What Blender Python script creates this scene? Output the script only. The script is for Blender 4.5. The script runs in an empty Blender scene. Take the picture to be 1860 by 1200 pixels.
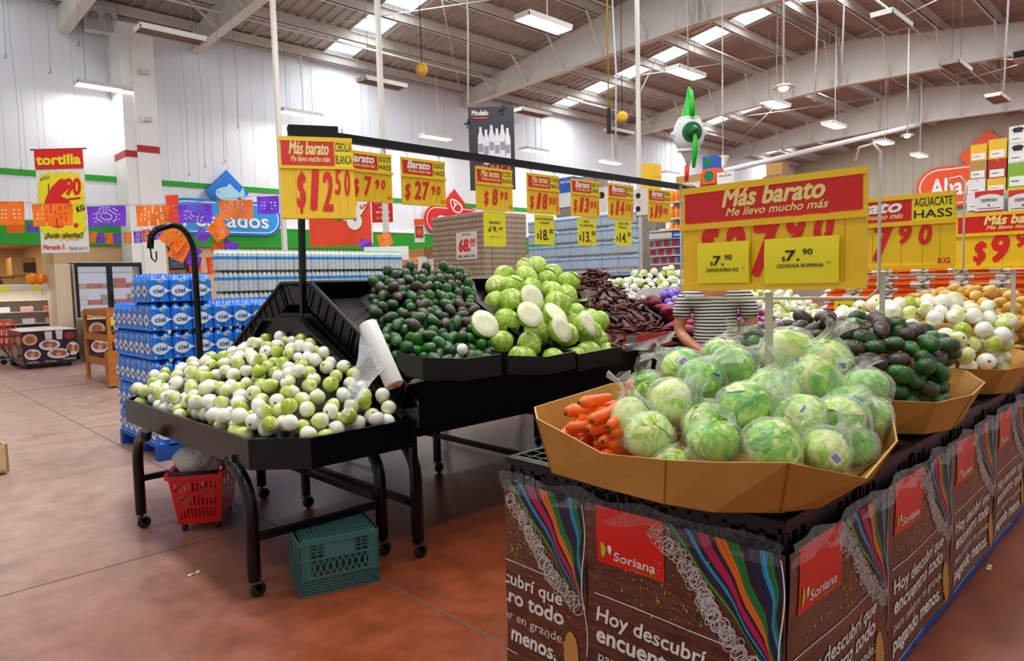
import bpy, bmesh, math, random
import numpy as np
from mathutils import Vector, Matrix, Euler

S = bpy.context.scene
COL = S.collection
PI = math.pi

# ---------------------------------------------------------------- camera, world, light, exposure
FPX, YAW, PITCH, ROLL, EYE = 1259.156, 0.79861026, 0.0726372, -0.02576385, 1.55
fw = Vector((math.cos(YAW) * math.cos(PITCH), math.sin(YAW) * math.cos(PITCH), -math.sin(PITCH)))
rt = Vector((math.sin(YAW), -math.cos(YAW), 0))
up = rt.cross(fw)
rt, up = math.cos(ROLL) * rt + math.sin(ROLL) * up, -math.sin(ROLL) * rt + math.cos(ROLL) * up
EYEP = Vector((0, 0, EYE))
cd = bpy.data.cameras.new('camera')
cam = bpy.data.objects.new('camera', cd)
COL.objects.link(cam)
cd.sensor_width = 36
cd.lens = FPX / 1860 * 36
cd.clip_end = 200
M = Matrix.Identity(4)
for i in range(3):
    M[i][0], M[i][1], M[i][2] = rt[i], up[i], -fw[i]
M.translation = EYEP
cam.matrix_world = M
S.camera = cam

S.view_settings.view_transform = 'Standard'
S.view_settings.look = 'None'
S.view_settings.exposure = EXPOSURE = -0.4
S.view_settings.gamma = 1
W = bpy.data.worlds.new('daylight')
S.world = W
W.use_nodes = True
W.node_tree.nodes['Background'].inputs[0].default_value = (0.93, 0.97, 1.0, 1)
W.node_tree.nodes['Background'].inputs[1].default_value = 0.78


def area(name, loc, sx, sy, power, color=(1, 1, 1), rot=(0, 0, 0)):
    l = bpy.data.lights.new(name, 'AREA')
    l.shape = 'RECTANGLE'
    l.size, l.size_y = sx, sy
    l.energy = power
    l.color = color
    o = bpy.data.objects.new(name, l)
    COL.objects.link(o)
    o.location = loc
    o.rotation_euler = rot
    return o


ROOF = lambda y: (8.75 + .15 * (20 - y)) if y > 10.1 else (8.75 + .15 * 9.9 - .15 * (10.1 - y)) if y > 0.2 else (8.75 + .15 * (.2 - y))
# daylight that falls in through the roof lights (built further down)
SKYLIGHTS = [(11.9, 1.0), (22.4, 1.0), (31.6, 1.0), (41.0, 1.0), (2.4, 1.0)]
for sx, sw in SKYLIGHTS[:4]:
    area('skylight_daylight', (sx, 15.0, ROOF(15.0) - .35), 1.0, 9.0, 560, (.93, .97, 1.0), (-math.atan(.15), 0, 0))
    area('skylight_daylight', (sx, 5.2, ROOF(5.2) - .35), 1.0, 9.0, 560, (.93, .97, 1.0), (math.atan(.15), 0, 0))
area('skylight_daylight', (2.4, 5.2, ROOF(5.2) - .35), 1.0, 9.0, 700, (.95, .98, 1.0), (math.atan(.15), 0, 0))


# ---------------------------------------------------------------- pixel -> place
def ray(x, y):
    return rt * ((x - 930) / FPX) - up * ((y - 600) / FPX) + fw
def onz(x, y, z=0.0):
    d = ray(x, y); return EYEP + d * ((z - EYE) / d.z)
def onX(x, y, X):
    d = ray(x, y); return EYEP + d * (X / d.x)
def onY(x, y, Y):
    d = ray(x, y); return EYEP + d * (Y / d.y)
def deep(x, y, k):
    return EYEP + ray(x, y) * k


# ---------------------------------------------------------------- materials
MATS = {}
def lin(c):
    return tuple(((v / 12.92) if v <= .04045 else ((v + .055) / 1.055) ** 2.4) for v in c)
def hexc(h):
    return lin(tuple(int(h[i:i + 2], 16) / 255 for i in (0, 2, 4)))
def mat(name, col, rough=.5, metal=0, emit=None, es=0, var=0, vscale=8, bump=0, bscale=40, coat=0, spec=.5, alpha=1, trans=0, rand=0):
    """A procedural principled material: colour (hex) with noise variation, bump, per-object random value shift."""
    if name in MATS: return MATS[name]
    m = bpy.data.materials.new(name); MATS[name] = m
    m.use_nodes = True
    nt = m.node_tree; b = nt.nodes['Principled BSDF']
    c = hexc(col) if isinstance(col, str) else col
    b.inputs['Base Color'].default_value = (*c, 1)
    b.inputs['Roughness'].default_value = rough
    b.inputs['Metallic'].default_value = metal
    b.inputs['Specular IOR Level'].default_value = spec
    b.inputs['Coat Weight'].default_value = coat
    b.inputs['Coat Roughness'].default_value = .12
    b.inputs['Alpha'].default_value = alpha
    b.inputs['Transmission Weight'].default_value = trans
    if emit:
        b.inputs['Emission Color'].default_value = (*hexc(emit), 1)
        b.inputs['Emission Strength'].default_value = es
    if var or bump or rand:
        tc = nt.nodes.new('ShaderNodeTexCoord')
    if var or rand:
        hs = nt.nodes.new('ShaderNodeHueSaturation')
        hs.inputs['Color'].default_value = (*c, 1)
        nt.links.new(hs.outputs[0], b.inputs['Base Color'])
        mx = nt.nodes.new('ShaderNodeMath'); mx.operation = 'ADD'; mx.inputs[0].default_value = 1; mx.inputs[1].default_value = 0
        nt.links.new(mx.outputs[0], hs.inputs['Value'])
        if var:
            n = nt.nodes.new('ShaderNodeTexNoise'); n.inputs['Scale'].default_value = vscale; n.inputs['Detail'].default_value = 4
            nt.links.new(tc.outputs['Object'], n.inputs['Vector'])
            r = nt.nodes.new('ShaderNodeMapRange'); r.inputs[1].default_value = .3; r.inputs[2].default_value = .7
            r.inputs[3].default_value = 1 - var; r.inputs[4].default_value = 1 + var
            nt.links.new(n.outputs[0], r.inputs[0]); nt.links.new(r.outputs[0], mx.inputs[0])
        if rand:
            oi = nt.nodes.new('ShaderNodeObjectInfo')
            r2 = nt.nodes.new('ShaderNodeMapRange'); r2.inputs[3].default_value = -rand; r2.inputs[4].default_value = rand
            nt.links.new(oi.outputs['Random'], r2.inputs[0]); nt.links.new(r2.outputs[0], mx.inputs[1])
    if bump:
        n2 = nt.nodes.new('ShaderNodeTexNoise'); n2.inputs['Scale'].default_value = bscale; n2.inputs['Detail'].default_value = 3
        nt.links.new(tc.outputs['Object'], n2.inputs['Vector'])
        bp = nt.nodes.new('ShaderNodeBump'); bp.inputs['Strength'].default_value = bump; bp.inputs['Distance'].default_value = .01
        nt.links.new(n2.outputs[0], bp.inputs['Height']); nt.links.new(bp.outputs[0], b.inputs['Normal'])
    return m


def ramp_mat(name, stops, scale=(1, 1, 1), nscale=4, detail=3, rough=.5, randoff=0, bump=0, wave=None, coat=0, spec=.5, dist=.5):
    """Noise (optionally a wave) run through a colour ramp in object space; randoff shifts the mix per object."""
    if name in MATS: return MATS[name]
    m = bpy.data.materials.new(name); MATS[name] = m
    m.use_nodes = True
    nt = m.node_tree; b = nt.nodes['Principled BSDF']; L = nt.links.new
    b.inputs['Roughness'].default_value = rough
    b.inputs['Coat Weight'].default_value = coat
    b.inputs['Specular IOR Level'].default_value = spec
    tc = nt.nodes.new('ShaderNodeTexCoord'); mp = nt.nodes.new('ShaderNodeMapping')
    mp.inputs['Scale'].default_value = scale
    L(tc.outputs['Object'], mp.inputs[0])
    oi = nt.nodes.new('ShaderNodeObjectInfo')
    ml = nt.nodes.new('ShaderNodeMath'); ml.operation = 'MULTIPLY'; ml.inputs[1].default_value = 57.0
    L(oi.outputs['Random'], ml.inputs[0])
    cx = nt.nodes.new('ShaderNodeCombineXYZ')
    for i in range(3): L(ml.outputs[0], cx.inputs[i])
    va = nt.nodes.new('ShaderNodeVectorMath'); L(mp.outputs[0], va.inputs[0])
    if randoff: L(cx.outputs[0], va.inputs[1])
    if wave:
        n = nt.nodes.new('ShaderNodeTexWave'); n.wave_type = wave; n.inputs['Scale'].default_value = nscale
        n.inputs['Distortion'].default_value = dist * 10; n.inputs['Detail'].default_value = detail
        if wave == 'BANDS': n.bands_direction = 'X'
    else:
        n = nt.nodes.new('ShaderNodeTexNoise'); n.inputs['Scale'].default_value = nscale; n.inputs['Detail'].default_value = detail
        n.inputs['Distortion'].default_value = dist
    L(va.outputs[0], n.inputs['Vector'])
    ad = nt.nodes.new('ShaderNodeMath'); ad.operation = 'MULTIPLY_ADD'; ad.inputs[1].default_value = randoff; ad.inputs[2].default_value = -randoff / 2
    L(oi.outputs['Random'], ad.inputs[0])
    a2 = nt.nodes.new('ShaderNodeMath'); a2.operation = 'ADD'
    L(n.outputs['Fac'] if 'Fac' in n.outputs else n.outputs[0], a2.inputs[0]); L(ad.outputs[0], a2.inputs[1])
    cr = nt.nodes.new('ShaderNodeValToRGB'); L(a2.outputs[0], cr.inputs[0])
    e = cr.color_ramp.elements
    while len(e) < len(stops): e.new(.5)
    for i, (p, c) in enumerate(stops):
        e[i].position = p; e[i].color = (*hexc(c), 1)
    L(cr.outputs[0], b.inputs['Base Color'])
    if bump:
        bp = nt.nodes.new('ShaderNodeBump'); bp.inputs['Strength'].default_value = bump; bp.inputs['Distance'].default_value = .01
        L(n.outputs['Fac'] if 'Fac' in n.outputs else n.outputs[0], bp.inputs['Height']); L(bp.outputs[0], b.inputs['Normal'])
    return m


def film_mat(name, tint='ffffff', clear=.8, rough=.12, bump=.6, bscale=18):
    """Thin clear plastic film: mostly transparent, with wrinkled glossy glints and a little milky haze."""
    if name in MATS: return MATS[name]
    m = bpy.data.materials.new(name); MATS[name] = m
    m.use_nodes = True
    nt = m.node_tree; L = nt.links.new
    nt.nodes.remove(nt.nodes['Principled BSDF'])
    out = nt.nodes['Material Output']
    tr = nt.nodes.new('ShaderNodeBsdfTransparent'); tr.inputs[0].default_value = (1, 1, 1, 1)
    pb = nt.nodes.new('ShaderNodeBsdfPrincipled'); pb.inputs['Base Color'].default_value = (*hexc(tint), 1)
    pb.inputs['Roughness'].default_value = rough; pb.inputs['Specular IOR Level'].default_value = .8
    tc = nt.nodes.new('ShaderNodeTexCoord')
    n = nt.nodes.new('ShaderNodeTexNoise'); n.inputs['Scale'].default_value = bscale; n.inputs['Detail'].default_value = 4; n.inputs['Distortion'].default_value = 1.5
    L(tc.outputs['Object'], n.inputs['Vector'])
    bp = nt.nodes.new('ShaderNodeBump'); bp.inputs['Strength'].default_value = bump; bp.inputs['Distance'].default_value = .02
    L(n.outputs[0], bp.inputs['Height']); L(bp.outputs[0], pb.inputs['Normal'])
    lw = nt.nodes.new('ShaderNodeLayerWeight'); lw.inputs[0].default_value = .3; L(bp.outputs[0], lw.inputs['Normal'])
    mr = nt.nodes.new('ShaderNodeMapRange'); mr.inputs[3].default_value = 1 - clear; mr.inputs[4].default_value = min(1, (1 - clear) + .42)
    L(lw.outputs['Facing'], mr.inputs[0])
    mx = nt.nodes.new('ShaderNodeMixShader'); L(mr.outputs[0], mx.inputs[0]); L(tr.outputs[0], mx.inputs[1]); L(pb.outputs[0], mx.inputs[2])
    L(mx.outputs[0], out.inputs[0])
    return m


# ---------------------------------------------------------------- mesh kit
class MB:
    def __init__(s): s.v = []; s.f = []; s.m = []; s.sm = []
    def add(s, vs, fs, m=0, smooth=False, T=None):
        b = len(s.v)
        if T is not None: vs = [T @ Vector(p) for p in vs]
        s.v.extend(tuple(p) for p in vs)
        for f in fs:
            s.f.append(tuple(b + i for i in f)); s.m.append(m); s.sm.append(smooth)
        return s
    def box(s, lo, hi, m=0, T=None):
        (a, b, c), (d, e, f) = lo, hi
        return s.add([(a, b, c), (d, b, c), (d, e, c), (a, e, c), (a, b, f), (d, b, f), (d, e, f), (a, e, f)],
                     [(0, 3, 2, 1), (4, 5, 6, 7), (0, 1, 5, 4), (1, 2, 6, 5), (2, 3, 7, 6), (3, 0, 4, 7)], m, False, T)
    def rbox(s, lo, hi, r=.01, m=0, T=None, axis=2, seg=3):
        """Box with the four edges along AXIS rounded and the end rims bevelled."""
        lo, hi = list(lo), list(hi)
        ax = [i for i in range(3) if i != axis]
        w, h = hi[ax[0]] - lo[ax[0]], hi[ax[1]] - lo[ax[1]]
        r = min(r, w / 2.01, h / 2.01)
        def ring(rr, ins, z):
            o = []
            for cx, cy, a0 in ((hi[ax[0]] - r, hi[ax[1]] - r, 0), (lo[ax[0]] + r, hi[ax[1]] - r, PI / 2), (lo[ax[0]] + r, lo[ax[1]] + r, PI), (hi[ax[0]] - r, lo[ax[1]] + r, 1.5 * PI)):
                for k in range(seg + 1):
                    a = a0 + k * PI / 2 / seg; p = [0, 0, 0]
                    p[ax[0]] = cx + (rr - ins) * math.cos(a); p[ax[1]] = cy + (rr - ins) * math.sin(a); p[axis] = z; o.append(tuple(p))
            return o
        be = min(r * .4, (hi[axis] - lo[axis]) * .3)
        rings = [ring(r, be, lo[axis]), ring(r, 0, lo[axis] + be), ring(r, 0, hi[axis] - be), ring(r, be, hi[axis])]
        return s.rings(rings, m, True, True, T, smooth=False, flip=(axis == 1))
    def rings(s, rings, m=0, cap0=True, cap1=True, T=None, smooth=True, flip=False, closed=True):
        n = len(rings[0]); vs = [p for r in rings for p in r]; fs = []
        for i in range(len(rings) - 1):
            for k in range(n if closed else n - 1):
                q = (i * n + k, i * n + (k + 1) % n, (i + 1) * n + (k + 1) % n, (i + 1) * n + k)
                fs.append(q[::-1] if flip else q)
        s.add(vs, fs, m, smooth, T)
        b = len(s.v) - len(vs)
        if cap0: s.f.append(tuple(b + i for i in (range(n) if flip else reversed(range(n))))); s.m.append(m); s.sm.append(False)
        if cap1:
            o = b + (len(rings) - 1) * n
            s.f.append(tuple(o + i for i in (reversed(range(n)) if flip else range(n)))); s.m.append(m); s.sm.append(False)
        return s
    def tube(s, pts, r, n=8, m=0, cap=True, T=None):
        pts = [Vector(p) for p in pts]
        rr = r if isinstance(r, (list, tuple)) else [r] * len(pts)
        rings = []; ref = None
        for i, p in enumerate(pts):
            d = (pts[min(i + 1, len(pts) - 1)] - pts[max(i - 1, 0)]).normalized()
            if ref is None:
                ref = Vector((0, 0, 1)) if abs(d.z) < .9 else Vector((1, 0, 0))
            a = (ref - d * ref.dot(d)).normalized(); b = d.cross(a); ref = a
            rings.append([tuple(p + (a * math.cos(t) + b * math.sin(t)) * rr[i]) for t in (2 * PI * k / n for k in range(n))])
        return s.rings(rings, m, cap, cap, T)
    def bar(s, p, q, w, h, m=0, T=None):
        p, q = Vector(p), Vector(q); d = (q - p).normalized()
        u = Vector((0, 0, 1)) if abs(d.z) < .95 else Vector((1, 0, 0))
        a = d.cross(u).normalized(); b = a.cross(d)
        R = lambda c: [tuple(c + a * (sx * w / 2) + b * (sy * h / 2)) for sx, sy in ((-1, -1), (1, -1), (1, 1), (-1, 1))]
        return s.rings([R(p), R(q)], m, True, True, T, smooth=False, flip=True)
    def lathe(s, prof, n=12, m=0, T=None, smooth=True, cap=True):
        return s.rings([[(r * math.cos(2 * PI * k / n), r * math.sin(2 * PI * k / n), z) for k in range(n)] for r, z in prof], m, cap, cap, T, smooth)
    def sphere(s, c, r, nu=12, nv=8, m=0, T=None, f=None):
        """UV sphere; r scalar or 3-tuple; f(dir)->radius factor."""
        rx, ry, rz = (r, r, r) if not isinstance(r, (list, tuple)) else r
        vs = []
        for j in range(nv + 1):
            t = PI * j / nv
            for i in range(nu):
                p = 2 * PI * i / nu; d = (math.sin(t) * math.cos(p), math.sin(t) * math.sin(p), math.cos(t))
                k = f(d) if f else 1
                vs.append((c[0] + d[0] * rx * k, c[1] + d[1] * ry * k, c[2] + d[2] * rz * k))
        fs = []
        for j in range(nv):
            for i in range(nu):
                fs.append((j * nu + i, (j + 1) * nu + i, (j + 1) * nu + (i + 1) % nu, j * nu + (i + 1) % nu))
        return s.add(vs, fs, m, True, T)
    def prism(s, poly, d, m=0, T=None, mside=None):
        """2D polygon in local x,z; front face towards -y at y=0, thickness d towards +y."""
        n = len(poly)
        vs = [(x, 0, z) for x, z in poly] + [(x, d, z) for x, z in poly]
        a = sum(poly[i][0] * poly[(i + 1) % n][1] - poly[(i + 1) % n][0] * poly[i][1] for i in range(n))
        fr = tuple(range(n)) if a > 0 else tuple(reversed(range(n)))
        s.add(vs, [fr, tuple(i + n for i in reversed(fr))], m, False, T)
        b = len(s.v) - 2 * n
        for i in range(n):
            j = (i + 1) % n
            q = (b + i, b + i + n, b + j + n, b + j)
            s.f.append(q if a > 0 else q[::-1]); s.m.append(m if mside is None else mside); s.sm.append(False)
        return s
    def flat(s, poly, m=0, y=0, T=None):
        """One-sided flat polygon in local x,z, seen from -y."""
        n = len(poly)
        a = sum(poly[i][0] * poly[(i + 1) % n][1] - poly[(i + 1) % n][0] * poly[i][1] for i in range(n))
        return s.add([(x, y, z) for x, z in poly], [tuple(range(n)) if a > 0 else tuple(reversed(range(n)))], m, False, T)
    def grid(s, fn, nu, nv, m=0, smooth=True, T=None, skip=None):
        vs = [fn(i / nu, j / nv) for j in range(nv + 1) for i in range(nu + 1)]
        fs = [(j * (nu + 1) + i, j * (nu + 1) + i + 1, (j + 1) * (nu + 1) + i + 1, (j + 1) * (nu + 1) + i)
              for j in range(nv) for i in range(nu) if not (skip and skip(i, j))]
        return s.add(vs, fs, m, smooth, T)
    def text(s, body, x, z, cap, m=0, y=-.002, shear=0, bold=0, align='LEFT', width=None, rot=0, T=None, fn=None):
        """Lettering in local x,z seen from -y; CAP is the height of a capital, WIDTH fits the line's width."""
        vs, fs = glyphs(body, 0, shear)
        if not vs: return s
        k = cap / CAPH; xs = [p[0] for p in vs]; x0, x1 = min(xs), max(xs)
        kx = k if width is None else width / (x1 - x0)
        off = {'LEFT': -x0, 'CENTER': -(x0 + x1) / 2, 'RIGHT': -x1}[align]
        c, sn = math.cos(rot), math.sin(rot)
        steps = [(0, 0)] + ([(bold * min(k, kx) * math.cos(i * PI / 4), bold * min(k, kx) * math.sin(i * PI / 4)) for i in range(8)] if bold > .004 else [])
        for i, (ox, oz) in enumerate(steps):
            out = []
            for p in vs:
                a, b = (p[0] + off) * kx + ox, p[1] * k + oz
                q = (x + a * c - b * sn, y - i * 2e-5, z + a * sn + b * c)
                out.append(fn(q) if fn else q)
            s.add(out, fs, m, False, T)
        return s
    def build(s, name, mats, parent=None, loc=None, rot=None, data_only=False):
        me = bpy.data.meshes.new(name)
        me.from_pydata(s.v, [], s.f)
        for mm in (mats if isinstance(mats, (list, tuple)) else [mats]): me.materials.append(mm)
        me.polygons.foreach_set('material_index', s.m)
        me.polygons.foreach_set('use_smooth', s.sm)
        me.update()
        if data_only: return me
        return put(name, me, parent, loc, rot)


def put(name, me, parent=None, loc=None, rot=None):
    o = bpy.data.objects.new(name, me); COL.objects.link(o)
    if parent is not None: o.parent = parent
    if loc is not None: o.location = loc
    if rot is not None: o.rotation_euler = rot
    return o


_gl = {}
def glyphs(body, bold=0, shear=0):
    key = (body, bold, shear)
    if key not in _gl:
        c = bpy.data.curves.new('t', 'FONT'); c.body = body; c.size = 1; c.offset = bold; c.shear = shear; c.resolution_u = 3
        o = bpy.data.objects.new('t', c); COL.objects.link(o)
        me = bpy.data.meshes.new_from_object(o.evaluated_get(bpy.context.evaluated_depsgraph_get()))
        _gl[key] = ([tuple(v.co) for v in me.vertices], [tuple(p.vertices) for p in me.polygons])
        bpy.data.objects.remove(o); bpy.data.curves.remove(c); bpy.data.meshes.remove(me)
    return _gl[key]
CAPH = 1
CAPH = max(p[1] for p in glyphs('H')[0])


def tag(o, label, cat, group=None, kind=None):
    o['label'] = label; o['category'] = cat
    if group: o['group'] = group
    if kind: o['kind'] = kind
    return o
def thing(name, label, cat, loc=(0, 0, 0), rot=(0, 0, 0), group=None):
    o = bpy.data.objects.new(name, None); COL.objects.link(o)
    o.location = loc; o.rotation_euler = rot
    return tag(o, label, cat, group)
def struct(mb, name, mats):
    o = mb.build(name, mats); o['kind'] = 'structure'; return o
def dup(root, loc=None, rot=None, scale=None, label=None, group=None, name=None):
    r = root.copy(); COL.objects.link(r)
    if name: r.name = name
    if loc is not None: r.location = loc
    if rot is not None: r.rotation_euler = rot
    if scale is not None: r.scale = scale if isinstance(scale, (tuple, list)) else (scale,) * 3
    if label: r['label'] = label
    if group: r['group'] = group
    for ch in KIDS.get(root.name, root.children):
        c = ch.copy(); COL.objects.link(c); c.parent = r
        for g in ch.children:
            d = g.copy(); COL.objects.link(d); d.parent = c
    return r
KIDS = {}
rnd = random.Random(7)
R3 = lambda r: (r.uniform(0, 6.3), r.uniform(0, 6.3), r.uniform(0, 6.3))


def deposit(poly, base, target, r, rng, tol=.02, most=400, seeds=(), cand=260):
    """Drop balls of radius R one by one onto BASE (a height function) and onto each other, always into the lowest spot
    relative to TARGET (the heap's top surface), until the heap is full. Returns the centres."""
    P = [tuple(p) for p in seeds]
    xs = [p[0] for p in poly]; ys = [p[1] for p in poly]
    def inside(x, y):
        c = False; j = len(poly) - 1
        for i in range(len(poly)):
            if (poly[i][1] > y) != (poly[j][1] > y) and x < (poly[j][0] - poly[i][0]) * (y - poly[i][1]) / (poly[j][1] - poly[i][1]) + poly[i][0]: c = not c
            j = i
        return c
    n0 = len(P); A = np.array(P).reshape(-1, 3) if P else np.zeros((0, 3)); fails = 0
    while len(P) - n0 < most and fails < 4:
        C = []
        while len(C) < cand:
            x, y = rng.uniform(min(xs), max(xs)), rng.uniform(min(ys), max(ys))
            if inside(x, y): C.append((x, y))
        C = np.array(C)
        z = np.array([base(x, y) for x, y in C]) + r
        t = np.array([target(x, y) for x, y in C])
        if len(A):
            d2 = ((C[:, None, :] - A[None, :, :2]) ** 2).sum(2)
            h = np.where(d2 < 4 * r * r, A[None, :, 2] + np.sqrt(np.maximum(0, 4 * r * r - d2)), -9)
            z = np.maximum(z, h.max(1))
        s = z + r - t; i = int(np.argmin(s))
        if s[i] > tol: fails += 1; continue
        fails = 0
        P.append((C[i, 0], C[i, 1], z[i])); A = np.vstack([A, P[-1]])
    return P[n0:]

# ================================================================ the setting
mW = mat('white_wall_paint', 'e4e8ee', .6, var=.03, vscale=.6)
mGreen = mat('green_wall_paint', '119a12', .5)
mBeige = mat('beige_wall_paint', 'd8b488', .6, var=.05, vscale=.8)
mSteelW = mat('white_painted_steel', 'd6d2ca', .5, var=.04, vscale=2)
mRed = mat('red_paint', 'b3161b', .5)
mBlk = mat('black_steel', '060607', .3, spec=.35)
mDark = mat('dark_rubber', '151515', .6)
mWire = mat('grey_wire', '77777a', .5)

# floor: sealed red-brown concrete, blending to grey-pink towards the left aisle
fm = bpy.data.materials.new('sealed_concrete_floor'); fm.use_nodes = True
nt = fm.node_tree; L = nt.links.new; b = nt.nodes['Principled BSDF']
tc = nt.nodes.new('ShaderNodeTexCoord')
n1 = nt.nodes.new('ShaderNodeTexNoise'); n1.inputs['Scale'].default_value = .55; n1.inputs['Detail'].default_value = 6; n1.inputs['Roughness'].default_value = .6
n2 = nt.nodes.new('ShaderNodeTexNoise'); n2.inputs['Scale'].default_value = 4.5; n2.inputs['Detail'].default_value = 8; n2.inputs['Roughness'].default_value = .7
n3 = nt.nodes.new('ShaderNodeTexNoise'); n3.inputs['Scale'].default_value = 1.6; n3.inputs['Detail'].default_value = 5
for n in (n1, n2, n3): L(tc.outputs['Object'], n.inputs['Vector'])
sx = nt.nodes.new('ShaderNodeSeparateXYZ'); L(tc.outputs['Object'], sx.inputs[0])
# grey-pink tone grows with distance down the left aisle
wr = nt.nodes.new('ShaderNodeMapRange'); wr.inputs[1].default_value = .9; wr.inputs[2].default_value = 4.6; wy = nt.nodes.new('ShaderNodeMath'); wy.operation = 'MULTIPLY_ADD'; wy.inputs[1].default_value = -1.15; L(sx.outputs['X'], wy.inputs[0]); L(sx.outputs['Y'], wy.inputs[2]); L(wy.outputs[0], wr.inputs[0])
wa = nt.nodes.new('ShaderNodeMath'); wa.operation = 'MULTIPLY_ADD'; wa.inputs[1].default_value = .8; wa.use_clamp = True
sb = nt.nodes.new('ShaderNodeMath'); sb.operation = 'SUBTRACT'; sb.inputs[1].default_value = .5; L(n1.outputs[0], sb.inputs[0])
L(sb.outputs[0], wa.inputs[0]); L(wr.outputs[0], wa.inputs[2])
c1 = nt.nodes.new('ShaderNodeMixRGB'); c1.inputs[1].default_value = (*hexc('8a4020'), 1); c1.inputs[2].default_value = (*hexc('b8968a'), 1); L(wa.outputs[0], c1.inputs[0])
r2 = nt.nodes.new('ShaderNodeMapRange'); r2.inputs[1].default_value = .35; r2.inputs[2].default_value = .7; r2.inputs[3].default_value = .72; r2.inputs[4].default_value = 1.2; L(n2.outputs[0], r2.inputs[0])
hs = nt.nodes.new('ShaderNodeHueSaturation'); L(c1.outputs[0], hs.inputs['Color']); L(r2.outputs[0], hs.inputs['Value'])
st = nt.nodes.new('ShaderNodeMapRange'); st.inputs[1].default_value = .62; st.inputs[2].default_value = .74; st.inputs[4].default_value = .5; L(n3.outputs[0], st.inputs[0])
c2 = nt.nodes.new('ShaderNodeMixRGB'); c2.inputs[2].default_value = (*hexc('4a3a36'), 1); L(st.outputs[0], c2.inputs[0]); L(hs.outputs[0], c2.inputs[1])
L(c2.outputs[0], b.inputs['Base Color'])
rr = nt.nodes.new('ShaderNodeMapRange'); rr.inputs[3].default_value = .22; rr.inputs[4].default_value = .5; L(n2.outputs[0], rr.inputs[0]); L(rr.outputs[0], b.inputs['Roughness'])
fl = MB().box((-7, -9, -.1), (46, 24, 0)); floor = struct(fl, 'floor', fm)
jm = mat('floor_joint', '5d5550', .7)
for i, (p, q) in enumerate((((-2, 4.32), (1.6, 4.33)), ((1.945, -3), (1.945, 20)), ((-2, 13.2), (8, 13.2)), ((1.945, 8.9), (8, 8.9)))):
    MB().bar((*p, .0005), (*q, .0005), .008, .002).build('joint', jm, floor)
# scraps on the floor
for px, py, a in ((352, 1042, .4), (1797, 1031, .1), (150, 760, 1.0), (92, 728, .2)):
    o = MB().grid(lambda u, v: ((u - .5) * .07, (v - .5) * .02, .003 + .004 * math.sin(u * 7)), 6, 2).build('paper_scrap', mat('scrap_paper', 'd8cdb0', .7), None, onz(px, py), (0, 0, a))
    tag(o, {352: 'pale scrap lying near the front castor of the onion table', 1797: 'pale leaf scrap beside the blue pallet edge', 150: 'small scrap in the left aisle by the blue pallet', 92: 'white paper scrap in the left aisle near the frame edge'}[px], 'scrap')

# left wall: white corrugated panels, green stripe, green fascia, recessed beige bakery wall below
w = MB()
YW = 20.0
w.box((-7, YW, 2.7), (46, YW + .2, 9))
struct(w, 'wall_left', mW)
rb = MB()
for i in range(130):
    x = -6.5 + i * .4; rb.box((x, YW - .006, 3.3), (x + .05, YW, 8.75))
o = struct(rb, 'trim_1', mW)
struct(MB().box((-7, YW - .03, 4.32), (46, YW - .002, 4.46)), 'trim_2', mGreen)
struct(MB().box((-7, YW - .12, 2.69), (46, YW - .002, 3.26)), 'trim_3', mGreen)
struct(MB().box((-7, YW - .14, 3.26), (46, YW - .002, 3.29)), 'trim_4', mSteelW)
struct(MB().box((-7, 22.5, 0), (3.9, 22.7, 2.8)).box((3.9, 20.0, 0), (46, 20.2, 2.7)).box((3.7, 20.2, 0), (3.9, 22.7, 2.7)), 'wall_bakery', mBeige)
struct(MB().box((-7, 20.2, 2.7), (4, 22.7, 2.8)), 'ceiling_bakery', mBeige)
area('bakery_ceiling_lamp', (1.5, 21.2, 2.65), 3, .6, 60, (1, .72, .35))
# back wall
struct(MB().box((46, -9, 0), (46.2, 24, 10.4)), 'wall_back', mat('grey_beige_panels', 'b9ad9a', .6, var=.04, vscale=.5))
rb = MB()
for i in range(60):
    rb.box((45.97, -8 + i * .5, 3), (46, -7.92 + i * .5, 9))
struct(rb, 'trim_5', mat('grey_beige_panels', 'b9ad9a'))
struct(MB().box((45.9, -9, 5.1), (46, 20, 5.22)), 'trim_6', mRed)

# roof deck: ribbed steel with translucent strips between the purlins
dk = mat('roof_deck_steel', 'a79c92', .55, metal=.15, var=.06, vscale=.7)
PURL = [19.75, 18.2, 16.6, 15.0, 13.4, 11.8, 10.35, 9.85, 8.4, 6.8, 5.2, 3.6, 2.0, .5, -1.2, -2.8, -4.4, -6]
slots = []
for sx_, sw_ in SKYLIGHTS: slots.append((sx_ - sw_ / 2, sx_ + sw_ / 2))
d = MB()
ribs = []
def deckstrip(x0, x1):
    for y0, y1 in ((20.2, 10.1), (10.1, .2), (.2, -9)):
        d.add([(x0, y0, ROOF(y0)), (x1, y0, ROOF(y0)), (x1, y1, ROOF(y1)), (x0, y1, ROOF(y1))], [(0, 3, 2, 1)])
edges = [-7.0]
for a, b_ in sorted(slots): edges += [a, b_]
edges.append(46.2)
for i in range(0, len(edges), 2):
    deckstrip(edges[i], edges[i + 1])
    x = edges[i] + .1
    while x + .06 < edges[i + 1]:
        for y0, y1 in ((20.2, 10.1), (10.1, .2), (.2, -6)):
            d.add([(x, y0, ROOF(y0) - .045), (x + .06, y0, ROOF(y0) - .045), (x + .06, y1, ROOF(y1) - .045), (x, y1, ROOF(y1) - .045),
                   (x - .03, y0, ROOF(y0)), (x + .09, y0, ROOF(y0)), (x + .09, y1, ROOF(y1)), (x - .03, y1, ROOF(y1))],
                  [(0, 3, 2, 1), (4, 7, 3, 0), (1, 2, 6, 5)])
        x += .32
struct(d, 'ceiling', dk)
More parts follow.
